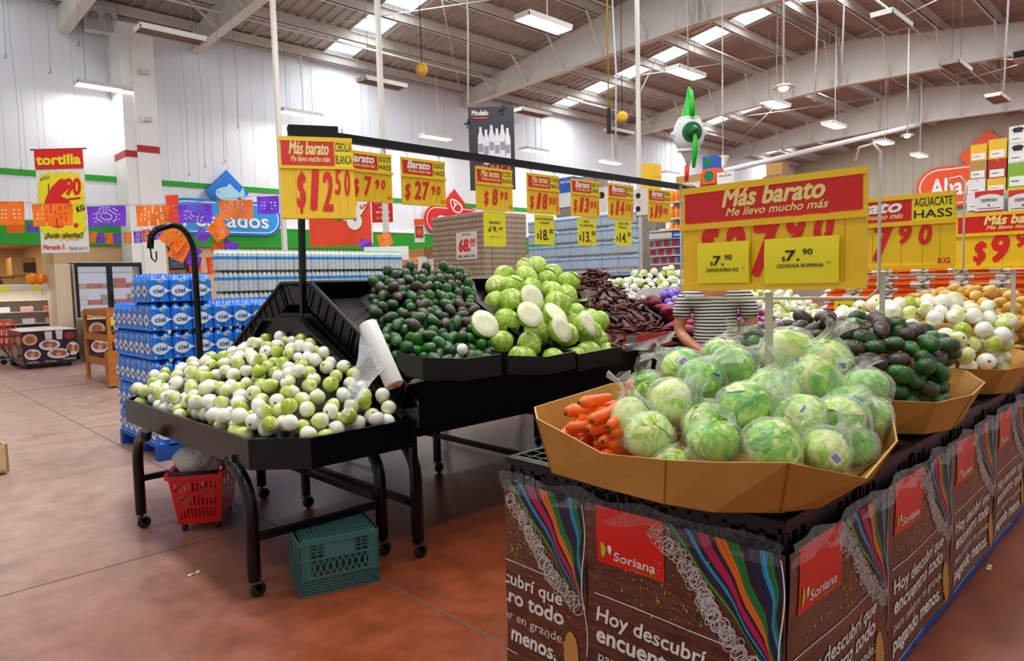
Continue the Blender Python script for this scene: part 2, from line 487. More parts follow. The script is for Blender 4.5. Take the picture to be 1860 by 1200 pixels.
sk = mat('translucent_roof_sheet', 'ffffff', .4, emit='f2faff', es=3.2)
n = 0
for a, b_ in slots:
    n += 1; g = MB()
    for k in range(len(PURL) - 5):
        y1, y0 = PURL[k] - .12, PURL[k + 1] + .12
        if y1 - y0 < .5: continue
        g.add([(a, y0, ROOF(y0) + .03), (b_, y0, ROOF(y0) + .03), (b_, y1, ROOF(y1) + .03), (a, y1, ROOF(y1) + .03)], [(0, 1, 2, 3), (3, 2, 1, 0)])
    struct(g, 'window_%d' % n, sk)
for k, y in enumerate(PURL):
    g = MB(); z = ROOF(y) - .06
    g.box((-7, y - .012, z - .26), (46, y + .012, z)).box((-7, y - .012, z - .26), (46, y + .085, z - .245)).box((-7, y - .09, z - .015), (46, y + .012, z))
    struct(g, 'ceiling_purlin', mSteelW)
# tapered portal girders with fly braces
GX = [-2.1, 7.54, 17.2, 26.9, 36.5]
for x in GX:
    g = MB()
    pts = [(20.0, 8.0, ROOF(20) - .34), (10.1, 8.31, ROOF(10.1) - .34), (.2, 8.0, ROOF(.2) - .34), (-9, 8.3, ROOF(-9) - .34)]
    for (ya, ba, ta), (yb, bb, tb) in zip(pts, pts[1:]):
        g.add([(x - .008, ya, ba), (x - .008, yb, bb), (x - .008, yb, tb), (x - .008, ya, ta), (x + .008, ya, ba), (x + .008, yb, bb), (x + .008, yb, tb), (x + .008, ya, ta)],
              [(0, 3, 2, 1), (4, 5, 6, 7), (0, 1, 5, 4), (3, 7, 6, 2)])
        g.bar((x, ya, ba), (x, yb, bb), .26, .02); g.bar((x, ya, ta), (x, yb, tb), .26, .02)
    for y in (10.1,): g.box((x - .12, y - .02, 8.31), (x + .12, y + .02, ROOF(10.1) - .34))
    for y in PURL[1:-3]:
        bz = 8.0 + .31 * (20 - y) / 9.9 if y > 10.1 else 8.31 - .031 * (10.1 - y)
        for sg in (-1, 1): g.bar((x + sg * .02, y, bz + .06), (x + sg * .75, y, ROOF(y) - .3), .05, .05)
    struct(g, 'ceiling_girder', mSteelW)
# stub beam left of the column, eave struts, sprinkler pipes
struct(MB().bar((4.45, 20, 8.1), (4.45, 11, 8.38), .26, .5), 'ceiling_beam', mSteelW)
for y in (18.0, 12.6, 7.2):
    struct(MB().tube([(-6, y, ROOF(y) - .55), (45.5, y, ROOF(y) - .55)], .035, 6), 'ceiling_pipe', mSteelW)
for x0, x1 in ((7.54, 17.2), (17.2, 26.9), (26.9, 36.5)):
    for y0, y1 in ((20, 10.1), (10.1, .2)):
        g = MB()
        g.tube([(x0, y0, ROOF(y0) - .5), (x1, y1, ROOF(y1) - .5)], .012, 5).tube([(x1, y0, ROOF(y0) - .5), (x0, y1, ROOF(y1) - .5)], .012, 5)
        struct(g, 'ceiling_brace', mSteelW)
# the steel column on the left wall
g = MB()
for z0, z1, wa_, wb_ in ((0, 8.1, .62, .95),):
    g.add([(5.66, 19.02, z0), (6.18, 19.02, z0), (6.18, 19.06, z0), (5.66, 19.06, z0), (5.66, 19.02 - .0, z1), (6.18, 19.02, z1), (6.18, 19.06, z1), (5.66, 19.06, z1)],
          [(0, 1, 5, 4), (1, 2, 6, 5), (2, 3, 7, 6), (3, 0, 4, 7)])
g.box((5.40, 19.06, 0), (5.86, 19.95, 8.1))
struct(g, 'wall_column', mat('column_paint', 'f0efec', .5, var=.02))
struct(MB().box((5.655, 19.012, 4.98), (6.185, 19.02, 5.15)).box((5.39, 19.05, 4.84), (5.40, 19.96, 5.0)).box((5.39, 19.045, 4.84), (5.66, 19.06, 5.0)), 'trim_7', mRed)
# outlet boxes on the column
for zz in (6.9, 5.75):
    o = MB().box((5.82, 18.9, zz), (6.02, 19.0, zz + .1)).build('floodlight', mSteelW); tag(o, 'small grey bracket box on the white steel column, %s one' % ('upper' if zz > 6 else 'lower'), 'bracket')

# white service poles from floor to roof
def pole(p, x, y, label, board=False):
    a = Vector((x, y, 0)); zt = ROOF(y) - .1
    t = thing('service_pole', label, 'pole', (x, y, 0), group=None)
    MB().box((-.036, -.036, 0), (.036, .036, zt)).build('mast', mSteelW, t)
    MB().box((-.11, -.11, 0), (.11, .11, .02)).build('base_plate', mSteelW, t)
    if board:
        MB().box((-.09, -.12, 1.77), (.09, .12, 1.80)).build('clamp', mSteelW, t)
    return t
pole(0, *deep(517, 448, 11.8).xy, 'white service pole behind the clear water packs')
pole(1, *deep(702, 440, 11.5).xy, 'white service pole rising through the blank white board')
pole(2, *deep(1160, 250, 15).xy, 'white service pole behind the brown cartons at the far end of the sign rail')

# strip lights in a 5 m grid
mLamp = mat('lit_fluorescent_tube', 'ffffff', .4, emit='fff3d0', es=9)
mTubeOff = mat('unlit_tube_tray', '8f867c', .5)
def light(x, y, z, lit, label):
    t = thing('ceiling_light', label, 'ceiling light', (x, y, z), group='strip lights hung below the roof')
    h = MB(); L_, W_ = 1.24, .42
    h.box((-L_ / 2, -W_ / 2, .02), (L_ / 2, W_ / 2, .06)).box((-L_ / 2, -W_ / 2, -.04), (L_ / 2, -W_ / 2 + .015, .02)).box((-L_ / 2, W_ / 2 - .015, -.04), (L_ / 2, W_ / 2, .02))
    h.box((-L_ / 2, -W_ / 2, -.04), (-L_ / 2 + .015, W_ / 2, .02)).box((L_ / 2 - .015, -W_ / 2, -.04), (L_ / 2, W_ / 2, .02))
    h.build('housing', mSteelW, t)
    for k in range(4):
        yy = -.15 + k * .1
        MB().tube([(-.58, yy, -.012), (.58, yy, -.012)], .022 if lit else .014, 6).build('tube', mLamp if lit else mTubeOff, t)
    zt = ROOF(y) - z - .1
    for q in (-.4, .4): MB().tube([(q, 0, .06), (q, 0, zt)], .006, 4).build('hanging_wire', mWire, t)
    if lit:
        MB().tube([(.1, .0, .06), (.13, .02, zt * .3), (.08, -.02, zt * .6), (.1, 0, zt)], .014, 5).build('power_cord', mSteelW, t)
        l = area('ceiling_light_glow', (x, y, z - .06), 1.2, .4, 62, (1, .97, .91))
Z5 = 6.5
LT = [(onz(190, 158, Z5), 1, 'lit strip light in front of the white wall left of the column'),
      (onz(311, 64, Z5), 0, 'unlit strip tray crossing the top of the white column'),
      (onz(545, 206, Z5), 1, 'lit strip light above the top left corner of the onion sign'),
      (onz(695, 152, Z5), 0, 'unlit strip tray behind the second white pole'),
      (onz(988, 42, Z5), 1, 'large lit strip light, the nearest one at the top centre'),
      (onz(792, 249, Z5), 1, 'lit strip light left of the black beer banner'),
      (onz(970, 273, Z5), 1, 'lit strip light just right of the black beer banner'),
      (onz(967, 205, Z5), 0, 'unlit strip tray above and right of the black beer banner'),
      (onz(1110, 295, Z5), 1, 'lit strip light between the banner and the third pole'),
      (onz(1217, 315, Z5), 1, 'dim far strip light left of the star piñata'),
      (onz(1246, 132, Z5), 1, 'lit strip light directly over the star piñata'),
      (onz(1125, 240, Z5), 0, 'unlit strip tray behind the hanging pendant switch'),
      (onz(1408, 188, Z5), 1, 'lit strip light right below the skylight row at centre right'),
      (onz(1515, 227, Z5), 1, 'lit strip light above the right end of the big carrot sign'),
      (onz(1605, 258, Z5), 1, 'lit strip light upper left of the orange wall sign'),
      (onz(1670, 282, Z5), 1, 'small lit strip light touching the orange wall sign'),
      (onz(1620, 38, Z5), 0, 'large unlit strip tray at the top right below a skylight'),
      (onz(1737, 122, Z5), 0, 'unlit strip tray below the right girder'),
      (onz(1812, 179, Z5), 0, 'unlit strip tray above the stacked cartons at far right')]
for p, lit, lab in LT: light(p.x, p.y, p.z, lit, lab)
for x, y in ((4.5, 9.5), (4.5, 4.9), (9.5, 4.9), (4.5, .2), (-1, 4.9), (0, 9.5), (0, .2), (9.5, .2), (14.5, .2), (-1, -4)):
    light(x, y, Z5, 1, 'lit strip light in the near rows overhead')

# ================================================================ produce, one mesh of each kind
onion_skin = ramp_mat('white_onion_skin', [(.30, 'fdfbf2'), (.50, 'f6f4df'), (.60, 'd9e08a'), (.74, 'a9bf34')], (1, 1, .75), 9, 2, .22, .42, .06, coat=.3, dist=.4)
root_m = mat('dry_onion_root', '8a6a3c', .8, var=.2, vscale=60)
avo_skin = ramp_mat('avocado_skin', [(.30, '2f7a1c'), (.46, '1c5a15'), (.60, '14400f'), (.78, '2c2c16')], (1, 1, 1), 14, 3, .3, .3, .0, coat=.35)
avo_dark = ramp_mat('ripe_avocado_skin', [(.3, '2a1d19'), (.5, '45302a'), (.68, '2c2a1a')], (1, 1, 1), 16, 3, .3, .3, .0, coat=.35)
for mm in (avo_skin, avo_dark):      # pebbled skin
    nt = mm.node_tree; b = nt.nodes['Principled BSDF']
    vo = nt.nodes.new('ShaderNodeTexVoronoi'); vo.inputs['Scale'].default_value = 210
    tc = nt.nodes.new('ShaderNodeTexCoord'); nt.links.new(tc.outputs['Object'], vo.inputs['Vector'])
    bp = nt.nodes.new('ShaderNodeBump'); bp.inputs['Strength'].default_value = .6; bp.inputs['Distance'].default_value = .004; bp.invert = True
    nt.links.new(vo.outputs['Distance'], bp.inputs['Height']); nt.links.new(bp.outputs[0], b.inputs['Normal'])
stem_m = mat('avocado_stem', '6b5a2c', .8)
cab_m = ramp_mat('cabbage_leaf', [(.30, 'e8edac'), (.42, 'c2d868'), (.55, 'a4c444'), (.72, '82a82c')], (1, 1, .55), 17, 5, .35, .16, .25, coat=.1, dist=2.2)
cab_cut = ramp_mat('cut_cabbage_face', [(.3, 'f2efd2'), (.5, 'dfe0ae'), (.58, 'f6f4e0'), (.75, 'c8d283')], (1, 1, 1), 34, 6, .5, .1, .3, dist=1.6)
let_m = ramp_mat('lettuce_leaf', [(.36, 'e8efa0'), (.46, 'bfe248'), (.56, '88cc20'), (.70, '4ca814')], (1, 1, .45), 15, 5, .35, .3, .3, dist=2.4)
carrot_m = ramp_mat('carrot_skin', [(.35, 'ff7a12'), (.6, 'f2610a'), (.75, 'd94f06')], (1, 1, .5), 30, 3, .4, .2, .15)
crown_m = mat('carrot_crown', '4a4a16', .8)
potato_m = ramp_mat('potato_skin', [(.3, 'f0c868'), (.5, 'deb04e'), (.7, 'b98a36')], (1, 1, 1), 14, 5, .55, .3, .2)
sweet_m = ramp_mat('sweet_potato_skin', [(.3, 'b23a52'), (.5, '96304a'), (.7, '6e2438')], (1, 1, 1), 22, 5, .55, .2, .2)
chile_m = ramp_mat('dried_chile_skin', [(.3, '5a1712'), (.5, '2c0d0c'), (.7, '74281c')], (1, 1, 1), 25, 4, .42, .5, .4)
red_on = ramp_mat('red_onion_skin', [(.3, 'b0376f'), (.5, '7a1d4e'), (.7, 'd77aa4')], (1, 1, 1), 12, 3, .25, .3, .05, coat=.3)
garlic_m = ramp_mat('purple_garlic_net', [(.35, '6a3fc0'), (.5, '8a63dd'), (.62, 'c9b8f2')], (1, 1, 1), 55, 3, .5, .3, .3)
garlic_w = mat('garlic_skin', 'efe6d8', .6, var=.1, vscale=50)


def onion_mesh(sq):
    m = MB(); pr = []
    for k in range(13):
        t = k / 12; a = -PI / 2 + PI * t
        pr.append((max(.0012, .045 * math.cos(a) ** .86), .041 * sq * math.sin(a) + (.009 * max(0, t - .8) / .2) ** 1.0))
    pr[-1] = (.006, pr[-2][1] + .003); pr.append((.0035, pr[-1][1] + .006))
    m.lathe(pr, 16); return m.build('bulb', onion_skin, data_only=True)
ONION = [onion_mesh(q) for q in (.86, .95, 1.06)]
ROOT = MB().lathe([(.001, -.044), (.007, -.0425), (.0095, -.039), (.008, -.034)], 8).build('root_tuft', root_m, data_only=True)
def make_onion(i, label, group):
    t = thing('white_onion', label, 'onion', group=group)
    put('bulb', ONION[i], t); q = put('root_tuft', ROOT, t); q.scale = (1, 1, (.86, .95, 1.06)[i]); return t

def avo_mesh(k):
    m = MB(); pr = []
    for j in range(13):
        t = j / 12; a = PI * t
        r = .0362 * math.sin(a) ** .85 * (1 - k * .34 * t) if 0 < t < 1 else .001
        pr.append((r, -.0475 * math.cos(a)))
    m.lathe(pr, 14); return m
AVO = [[avo_mesh(k).build('fruit', mm, data_only=True) for k in (.25, .6, .9)] for mm in (avo_skin, avo_dark)]
STEM = MB().lathe([(.0055, .045), (.005, .049), (.002, .0505)], 7).build('stem_button', stem_m, data_only=True)
def make_avo(i, dark, label, group):
    t = thing('avocado', label, 'avocado', group=group); put('fruit', AVO[dark][i], t); put('stem_button', STEM, t); return t

def leafy(r, seed, amp=.05, cut=None, nu=26, nv=18):
    rg = random.Random(seed); ph = [rg.uniform(0, 6.3) for _ in range(6)]
    def f(d):
        a = math.atan2(d[1], d[0]); t = math.acos(max(-1, min(1, d[2])))
        s = 1 + amp * (.6 * abs(math.sin(1.5 * a + 1.4 * t + ph[0])) - .3) + amp * .5 * math.sin(2.2 * t + ph[1] + a) + amp * .22 * math.sin(9 * a + 3 * math.sin(3 * t + ph[2]))
        return s
    m = MB(); m.sphere((0, 0, 0), (r, r, r * .88), nu, nv, f=f)
    if cut is not None:
        m.v = [(x, y, min(z, cut * r)) for x, y, z in m.v]
    return m
def leaf_flap(r, seed):
    rg = random.Random(seed); p0 = rg.uniform(0, 6.3)
    def fn(u, v):
        a = p0 + (u - .5) * 1.9; t = .25 + v * 1.5; k = r * (1.035 + .07 * v * v * (1 + .5 * math.sin(u * 23)) + .012 * math.sin(u * 9 + v * 5))
        w = .35 + .65 * math.sin(PI * min(1, v * .9 + .1)); a = p0 + (u - .5) * 1.9 * w
        return (k * math.sin(t) * math.cos(a), k * math.sin(t) * math.sin(a), k * .88 * math.cos(t))
    return MB().grid(fn, 12, 9)
CABBAGE = [leafy(.098, s).build('head', cab_m, data_only=True) for s in (1, 2, 3)]
CABFLAP = [[leaf_flap(.098, s * 7 + q).build('outer_leaf', cab_m, data_only=True) for q in (0, 1)] for s in (1, 2, 3)]
HALFCAB = leafy(.10, 5, cut=.05, nv=24).build('head', cab_m, data_only=True)
def cutdisc():
    m = MB(); n = 28
    ring = lambda r, z: [(r * math.cos(2 * PI * k / n), r * math.sin(2 * PI * k / n), z) for k in range(n)]
    m.rings([ring(.0995, .003), ring(.098, .0066), ring(.05, .0072), ring(.01, .0066)], 0); return m
CUTFACE = cutdisc().build('cut_face', cab_cut, data_only=True)
def make_cab(i, label, group):
    t = thing('green_cabbage', label, 'cabbage', group=group); put('head', CABBAGE[i], t)
    for q in (0, 1): put('outer_leaf', CABFLAP[i][q], t)
    return t

# ================================================================ black castor table with the white onions (end of the long stand)
mPlast = mat('black_moulded_plastic', '070708', .36, bump=.15, bscale=120, spec=.35)
mLip = mat('black_gloss_sheet', '070708', .26, spec=.35)
mChrome = mat('castor_steel', '8d8d8d', .3, metal=1)
RIM = [(2.24, 3.10), (1.63, 3.115), (1.41, 3.335), (1.385, 5.27), (1.60, 5.52), (2.24, 5.54)]
tb = thing('produce_table', 'black wheeled end table heaped with white onions, red basket and green crate underneath', 'produce table')
m = MB(); out = [(x, y) for x, y in RIM]
inn = []
for i, (x, y) in enumerate(RIM):
    inn.append((min(x + (.018 if x < 2 else 0), 2.24), y + (.018 if y < 4.4 else -.018)))
n = len(RIM)
for a, b_, dz0, dz1 in ((out, out, .645, .80),):
    m.rings([[(x, y, .645) for x, y in out], [(x, y, .80) for x, y in out], [(x, y, .80) for x, y in inn], [(x, y, .66) for x, y in inn]], 0, True, True, smooth=False, flip=True)
m.build('tray', mLip, tb)
# sloping back panel with cut corners and folded edge strips
bp_ = MB().add([(2.235, 3.14, .80), (2.235, 4.31, 1.315), (2.235, 4.83, 1.305), (2.235, 5.5, .80), (2.25, 3.14, .80), (2.25, 4.31, 1.315), (2.25, 4.83, 1.305), (2.25, 5.5, .80)],
               [(0, 1, 2, 3), (7, 6, 5, 4), (0, 4, 5, 1), (1, 5, 6, 2), (2, 6, 7, 3), (3, 7, 4, 0)])
for p, q in (((2.215, 3.14, .81), (2.215, 4.31, 1.325)), ((2.215, 4.31, 1.325), (2.215, 4.83, 1.315)), ((2.215, 4.83, 1.315), (2.215, 5.5, .81))):
    bp_.bar(p, q, .05, .02)
bp_.build('back_panel', mLip, tb)
for y0, z0, x0 in ((4.62, 1.12, 2.06), (4.66, 1.01, 1.80)):
    MB().box((x0, y0 - .13, z0 - .05), (2.22, y0 + .16, z0)).build('step_shelf', mPlast, tb)
def castor(t, x, y):
    c = MB().box((x - .028, y - .028, .075), (x + .028, y + .028, .085)).box((x - .022, y - .004, .03), (x + .018, y + .0, .08)).tube([(x, y, .08), (x, y, .12)], .012, 8)
    for s in (-1, 1): c.add([(x - .02, y + s * .018, .08), (x + .02, y + s * .018, .08), (x + .03, y + s * .018, .035), (x + .012, y + s * .018, .03)], [(0, 1, 2, 3), (3, 2, 1, 0)])
    cc = c.build('castor', mChrome, t)
    T = Matrix.Translation((x + .014, y, .04)) @ Matrix.Rotation(PI / 2, 4, 'X')
    MB().lathe([(.008, -.014), (.034, -.014), (.04, -.008), (.04, .008), (.034, .014), (.008, .014)], 14, T=T).build('wheel', mDark, cc)
def bent_leg(t, x, y, dx, dy, h=.665):
    """leg that rises from the castor and sweeps inward under the tray"""
    pts = [(x, y, .10), (x, y, h - .24)]
    for k in range(1, 7):
        a = k / 6 * PI / 2; pts.append((x + dx * (1 - math.cos(a)), y + dy * (1 - math.cos(a)), h - .24 + .21 * math.sin(a)))
    pts.append((x + dx * 1.1, y + dy * 1.1, h + .015))
    MB().tube(pts, .033, 12).build('leg', mBlk, t); castor(t, x, y)
for x, y, dx, dy in ((1.405, 3.33, .0, .2), (1.33, 4.86, 0, -.2)): bent_leg(tb, x, y, dx, dy)
for x, y, dx, dy in ((2.14, 3.30, .0, .2), (2.14, 4.86, 0, -.2)): bent_leg(tb, x, y, dx, dy)
for p, q in (((1.40, 3.34, .30), (2.14, 3.31, .30)), ((1.33, 4.86, .33), (2.14, 4.86, .33)), ((1.45, 3.6, .655), (1.45, 4.8, .655)), ((2.14, 3.36, .33), (2.14, 4.86, .33))):
    MB().bar(p, q, .035, .035).build('cross_bar', mBlk, tb)

# onions
rg = np.random.default_rng(3)
def heap_top(x, y):
    a = min(1, max(0, (x - 1.40) / .80)); c = min(1, max(0, (y - 3.08) / 1.05)); e = min(1, max(0, (5.58 - y) / .8))
    return .80 + .38 * min(a, c, e) ** .85 + .042
def heap_base(x, y): return max(.66, heap_top(x, y) - .155)
gx = MB()
gx.grid(lambda u, v: (max(1.43 + .79 * u, 4.80 - (3.15 + 2.33 * v), 3.15 + 2.33 * v - 3.80), 3.15 + 2.33 * v, max(.662, heap_base(1.43 + .79 * u, 3.15 + 2.33 * v))), 10, 20, smooth=False)
gx.build('false_bottom', mPlast, tb)
poly = [(2.19, 3.17), (1.67, 3.175), (1.475, 3.37), (1.455, 5.24), (1.64, 5.445), (2.19, 5.47)]
pos = deposit(poly, heap_base, heap_top, .0445, rg, .03, 420, cand=420)
pos.sort(key=lambda p: -(p[2] - heap_top(p[0], p[1])))
first = {}
def place(kind, key, maker, p, rot, sc, label, group):
    if key not in first:
        first[key] = maker(); o = first[key]; KIDS[o.name] = list(o.children)
        o.location = p; o.rotation_euler = rot; o.scale = (sc, sc, sc); o['label'] = label
        if group: o['group'] = group
        return o
    return dup(first[key], p, rot, sc, label, group)
def zone_on(x, y):
    if y < 3.35: return 'white onion by the near corner of the black castor tray'
    if y > 4.9: return 'white onion at the far left end of the black castor tray'
    if x < 1.62: return 'white onion along the front lip of the black castor tray'
    if x > 1.98: return 'white onion high on the back of the castor tray heap'
    return 'white onion in the middle of the heap on the castor tray'
print('onions', len(pos))
pos = sorted([p for p in pos if p[2] > heap_top(p[0], p[1]) - .085 or p[0] < 1.60 or p[1] < 3.30 or p[0] + p[1] < 4.98], key=lambda p: (p[0] - .2) ** 2 + p[1] ** 2)
m = MB()
for p in pos[205:]: m.sphere(p, (.043, .043, .040), 12, 8)
onion_far = ramp_mat('far_onion_skin', [(.36, 'fdfbf2'), (.50, 'f4f2dc'), (.58, 'd3dc80'), (.68, 'a9bf34')], (1, 1, 1), 9, 2, .22, 0, .06, coat=.3)
tag(m.build('white_onions', onion_far), 'white onions at the far left corner of the castor table heap', 'onions', None, 'stuff')
for i, p in enumerate(pos[:205]):
    k = rnd.randrange(3); sc = rnd.uniform(.93, 1.01); lab = zone_on(p[0], p[1])
    place('onion', ('on', k), lambda: make_onion(k, lab, 'white onions on the castor table'), p, R3(rnd), sc, lab, 'white onions on the castor table')

# ================================================================ long stand: skirt, legs, tilted black crates
st_ = thing('produce_stand', 'long black wheeled stand carrying tilted crates of avocados and cabbages', 'produce stand')
X0, X1 = 2.28, 8.6
sk_ = MB()
sk_.add([(X0, 3.10, .70), (X1, 3.10, .70), (X1, 3.10, 1.0), (X0, 3.10, 1.0), (X0, 3.15, .70), (X1, 3.15, .70), (X1, 4.5, 1.62), (X0, 4.5, 1.62)], [(0, 1, 2, 3)])
sk_.build('front_skirt', mLip, st_)
e = MB()
e.add([(X0, 3.10, .70), (X0, 3.10, .74), (X0, 4.30, 1.36), (X0, 4.70, 1.36), (X0, 5.9, .74), (X0, 5.9, .70), (X0 + .02, 3.10, .70), (X0 + .02, 3.10, .74), (X0 + .02, 4.30, 1.36), (X0 + .02, 4.70, 1.36), (X0 + .02, 5.9, .74), (X0 + .02, 5.9, .70)],
      [(0, 1, 2, 3, 4, 5), (11, 10, 9, 8, 7, 6)] + [(i, i + 6, (i + 1) % 6 + 6, (i + 1) % 6) for i in range(6)])
e.build('end_panel', mPlast, st_)
MB().box((X0, 3.11, .69), (X1, 5.89, .72)).build('under_deck', mPlast, st_)
MB().box((X0, 5.88, .70), (X1, 5.9, 1.0)).build('back_skirt', mLip, st_)
MB().box((X1 - .02, 3.1, .70), (X1, 5.9, 1.0)).build('far_panel', mLip, st_)
for i, x in enumerate((2.26, 3.42, 4.6, 5.8)):
    for y, dy in ((3.12, .22), (4.42, 0), (5.8, -.22)):
        if dy:
            bent_leg(st_, x, y, 0, dy, .70)
        else:
            MB().box((x - .022, y - .022, .09), (x + .022, y + .022, .70)).build('leg', mBlk, st_); castor(st_, x, y)
    MB().bar((x, 3.14, .31), (x, 5.8, .31), .035, .035).build('cross_bar', mBlk, st_)
MB().box((2.215, 3.085, .14), (2.25, 3.12, .80)).build('upright', mBlk, st_)
# sign rail: mast, long rail, short cross rail with the onion sign
rail = thing('sign_rail', 'long black overhead rail on a thin mast from which yellow price signs hang', 'sign rail', (2.2, 4.4, 1.3))
MB().bar((.09, 0, -.05), (.13, 0, 1.30), .036, .036).build('mast', mBlk, rail)
MB().bar((.05, 0, 1.285), (5.15, 0, 1.265), .04, .06).build('rail', mBlk, rail)
MB().bar((-.03, -.15, 1.25), (.25, -.29, 1.25), .03, .07).build('cross_rail', mBlk, rail)
MB().bar((.13, 0, 1.27), (.11, -.22, 1.26), .03, .04).build('arm', mBlk, rail)
MB().box((5.10, -.018, .15), (5.14, .018, 1.25)).build('mast', mBlk, rail)

def crate_mesh(w, d, h, slotted=True, floor=True):
    """plastic crate, origin at the bottom centre; open top; walls with slot rows, ribs and a rolled rim"""
    m = MB(); t = .012
    def wall(T, length):
        if slotted:
            n = max(3, int(length / .055)); a = length / n
            m.box((-length / 2, 0, h - .05), (length / 2, t, h), T=T).box((-length / 2, 0, 0), (length / 2, t, .035), T=T).box((-length / 2, 0, h * .5 - .012), (length / 2, t, h * .5 + .012), T=T)
            for i in range(n + 1):
                x = -length / 2 + i * a; m.box((x - .009, 0, .03), (x + .009, t, h - .04), T=T)
            m.box((-.11, .001, h * .5), (.11, t, h - .05), T=T)
        else:
            m.box((-length / 2, 0, 0), (length / 2, t, h), T=T)
            for i in range(6):
                x = -length / 2 + length * (i + .5) / 6
                m.box((x - .008, -.008, .02), (x + .008, 0, h - .02), T=T)
        m.box((-length / 2 - .012, -.014, h - .022), (length / 2 + .012, t, h), T=T)
    for a, off, ln in ((0, d / 2, w), (PI, d / 2, w), (PI / 2, w / 2, d), (-PI / 2, w / 2, d)):
        wall(Matrix.Rotation(a, 4, 'Z') @ Matrix.Translation((0, -off, 0)), ln)
    if floor: m.box((-w / 2, -d / 2, 0), (w / 2, d / 2, .012))
    return m
ang = math.atan2(.58, 1.06)
CRW = .58
CRL = .61
crate_up = crate_mesh(CRW, CRL, .19, False).build('crate_body', mPlast, data_only=True)
def stand_crate(xc, row, side, label):
    # rim plane: front (y=3.22, z=1.0) to ridge (4.28, 1.58); two crates along the slope
    s = (row + .5) / 2
    y = 3.20 + 1.08 * s; z = .985 + .59 * s
    a = ang
    nrm = Vector((0, -math.sin(a), math.cos(a)))
    p = Vector((xc, y, z)) - nrm * .19
    rot = (a, 0, 0)
    if side < 0: p.y = 9.0 - p.y; rot = (-a, 0, 0)
    t = thing('produce_crate', label, 'crate', p, rot, 'tilted black crates on the long stand')
    put('crate_body', crate_up, t)
    return t
names = ['leftmost column', 'second column', 'third column', 'fourth column', 'fifth column', 'sixth column', 'seventh column']
cont = ['avocados', 'avocados and cabbages', 'cabbages', 'cabbages and chiles', 'chiles', 'sweet potatoes', 'sweet potatoes']
for c in range(7):
    xc = X0 + .31 + c * .61
    for row in (0, 1):
        stand_crate(xc, row, 1, 'tilted black crate, %s row, %s of the aisle side, holding %s' % (('lower', 'upper')[row], names[c], cont[c]))
    if c < 3:
        for row in (0, 1):
            stand_crate(xc, row, -1, 'tilted black crate on the far slope of the stand, %s row, %s' % (('lower', 'upper')[row], names[c]))
# black shelf-ready boxes whose white-edged card lips stick up along the aisle edge
mCard = mat('black_printed_card', '101012', .45)
mEdge = mat('raw_card_edge', 'd8d2c6', .8)
def card_lip(pts, label, h=.09):
    """folded card strip along the crate edge: list of (x,y,z_top)"""
    m = MB(); vs = []; fs = []
    for x, y, z in pts: vs += [(x, y, z - h), (x, y, z), (x, y + .005, z - h), (x, y + .005, z)]
    for i in range(len(pts) - 1):
        a = i * 4; b_ = a + 4
        fs += [(a, b_, b_ + 1, a + 1), (b_ + 2, a + 2, a + 3, b_ + 3)]
    m.add(vs, fs)
    n = len(fs)
    m.add(vs, [(i * 4 + 1, i * 4 + 5, i * 4 + 7, i * 4 + 3) for i in range(len(pts) - 1)], 1)
    o = m.build('card_box_lip', [mCard, mEdge]); tag(o, label, 'card box'); return o
card_lip([(2.30, 3.32, 1.16), (2.31, 3.09, 1.135), (2.60, 3.075, 1.10), (2.90, 3.08, 1.10), (2.925, 3.22, 1.10)], 'black card box edge holding back the avocados at the aisle', .13)
card_lip([(2.945, 3.22, 1.12), (2.955, 3.08, 1.085), (3.3, 3.07, 1.045), (3.60, 3.08, 1.055), (3.61, 3.22, 1.07)], 'black card box edge below the first cabbages', .12)
card_lip([(3.62, 3.22, 1.08), (3.63, 3.08, 1.03), (4.1, 3.07, 1.045), (4.15, 3.2, 1.06)], 'black card box edge below the right-hand cabbages', .12)
o = MB().box((4.17, 3.07, 1.0), (4.78, 3.08, 1.11)).box((4.17, 3.07, 1.0), (4.30, 3.069, 1.11), 1).build('card_box_lip', [mat('red_printed_card', 'c3311f', .45), mat('grey_printed_card', '77787a', .45)])
tag(o, 'red and grey card box edge in front of the dried chiles', 'card box')
# limp clear bag hanging over it
bagf = film_mat('clear_produce_bag', 'dff2f4', .6, .1, .5, 24)
o = MB().grid(lambda u, v: (4.1 + .72 * u, 3.05 - .03 * math.sin(u * 14 + v * 3) * v, 1.06 - .02 * math.sin(u * 3) - .07 * v * math.sin(PI * u) ** .5 + .06 * u), 16, 6).build('plastic_bag', bagf)
tag(o, 'limp clear plastic bag draped over the red card edge', 'plastic bag')

# ---- avocados on the stand
def plane_z(y): return .985 + .547 * (y - 3.2)
def av_top(x, y):
    xr = 2.95 + .75 * max(0, (y - 3.1)); xl = 2.36 + .55 * max(0, y - 3.65)
    b_ = min(1, max(0, (x - xl) / .35)) * min(1, max(0, (xr + .12 - x) / .3))
    return plane_z(y) + .03 + .12 * b_ ** .7 - .03 * max(0, (3.35 - y) / .25)
def av_base(x, y): return av_top(x, y) - .125
polyA = [(2.36, 3.16), (2.92, 3.16), (3.62, 4.22), (2.78, 4.26), (2.40, 3.75)]
gx = MB().grid(lambda u, v: ((2.33 + .1 * v) * (1 - u) + (2.97 + .75 * v) * u, 3.13 + 1.12 * v, min(plane_z(3.13 + 1.12 * v), av_base((2.33 + .1 * v) * (1 - u) + (2.97 + .75 * v) * u, 3.13 + 1.12 * v) - .01)), 6, 8, smooth=False)
gx.build('crate_liner', mPlast, st_)
rg = np.random.default_rng(11)
posA = deposit(polyA, av_base, av_top, .0365, rg, .012, 420)
posA.sort(key=lambda p: -(p[2] - av_top(p[0], p[1])))
print('avocados', len(posA))
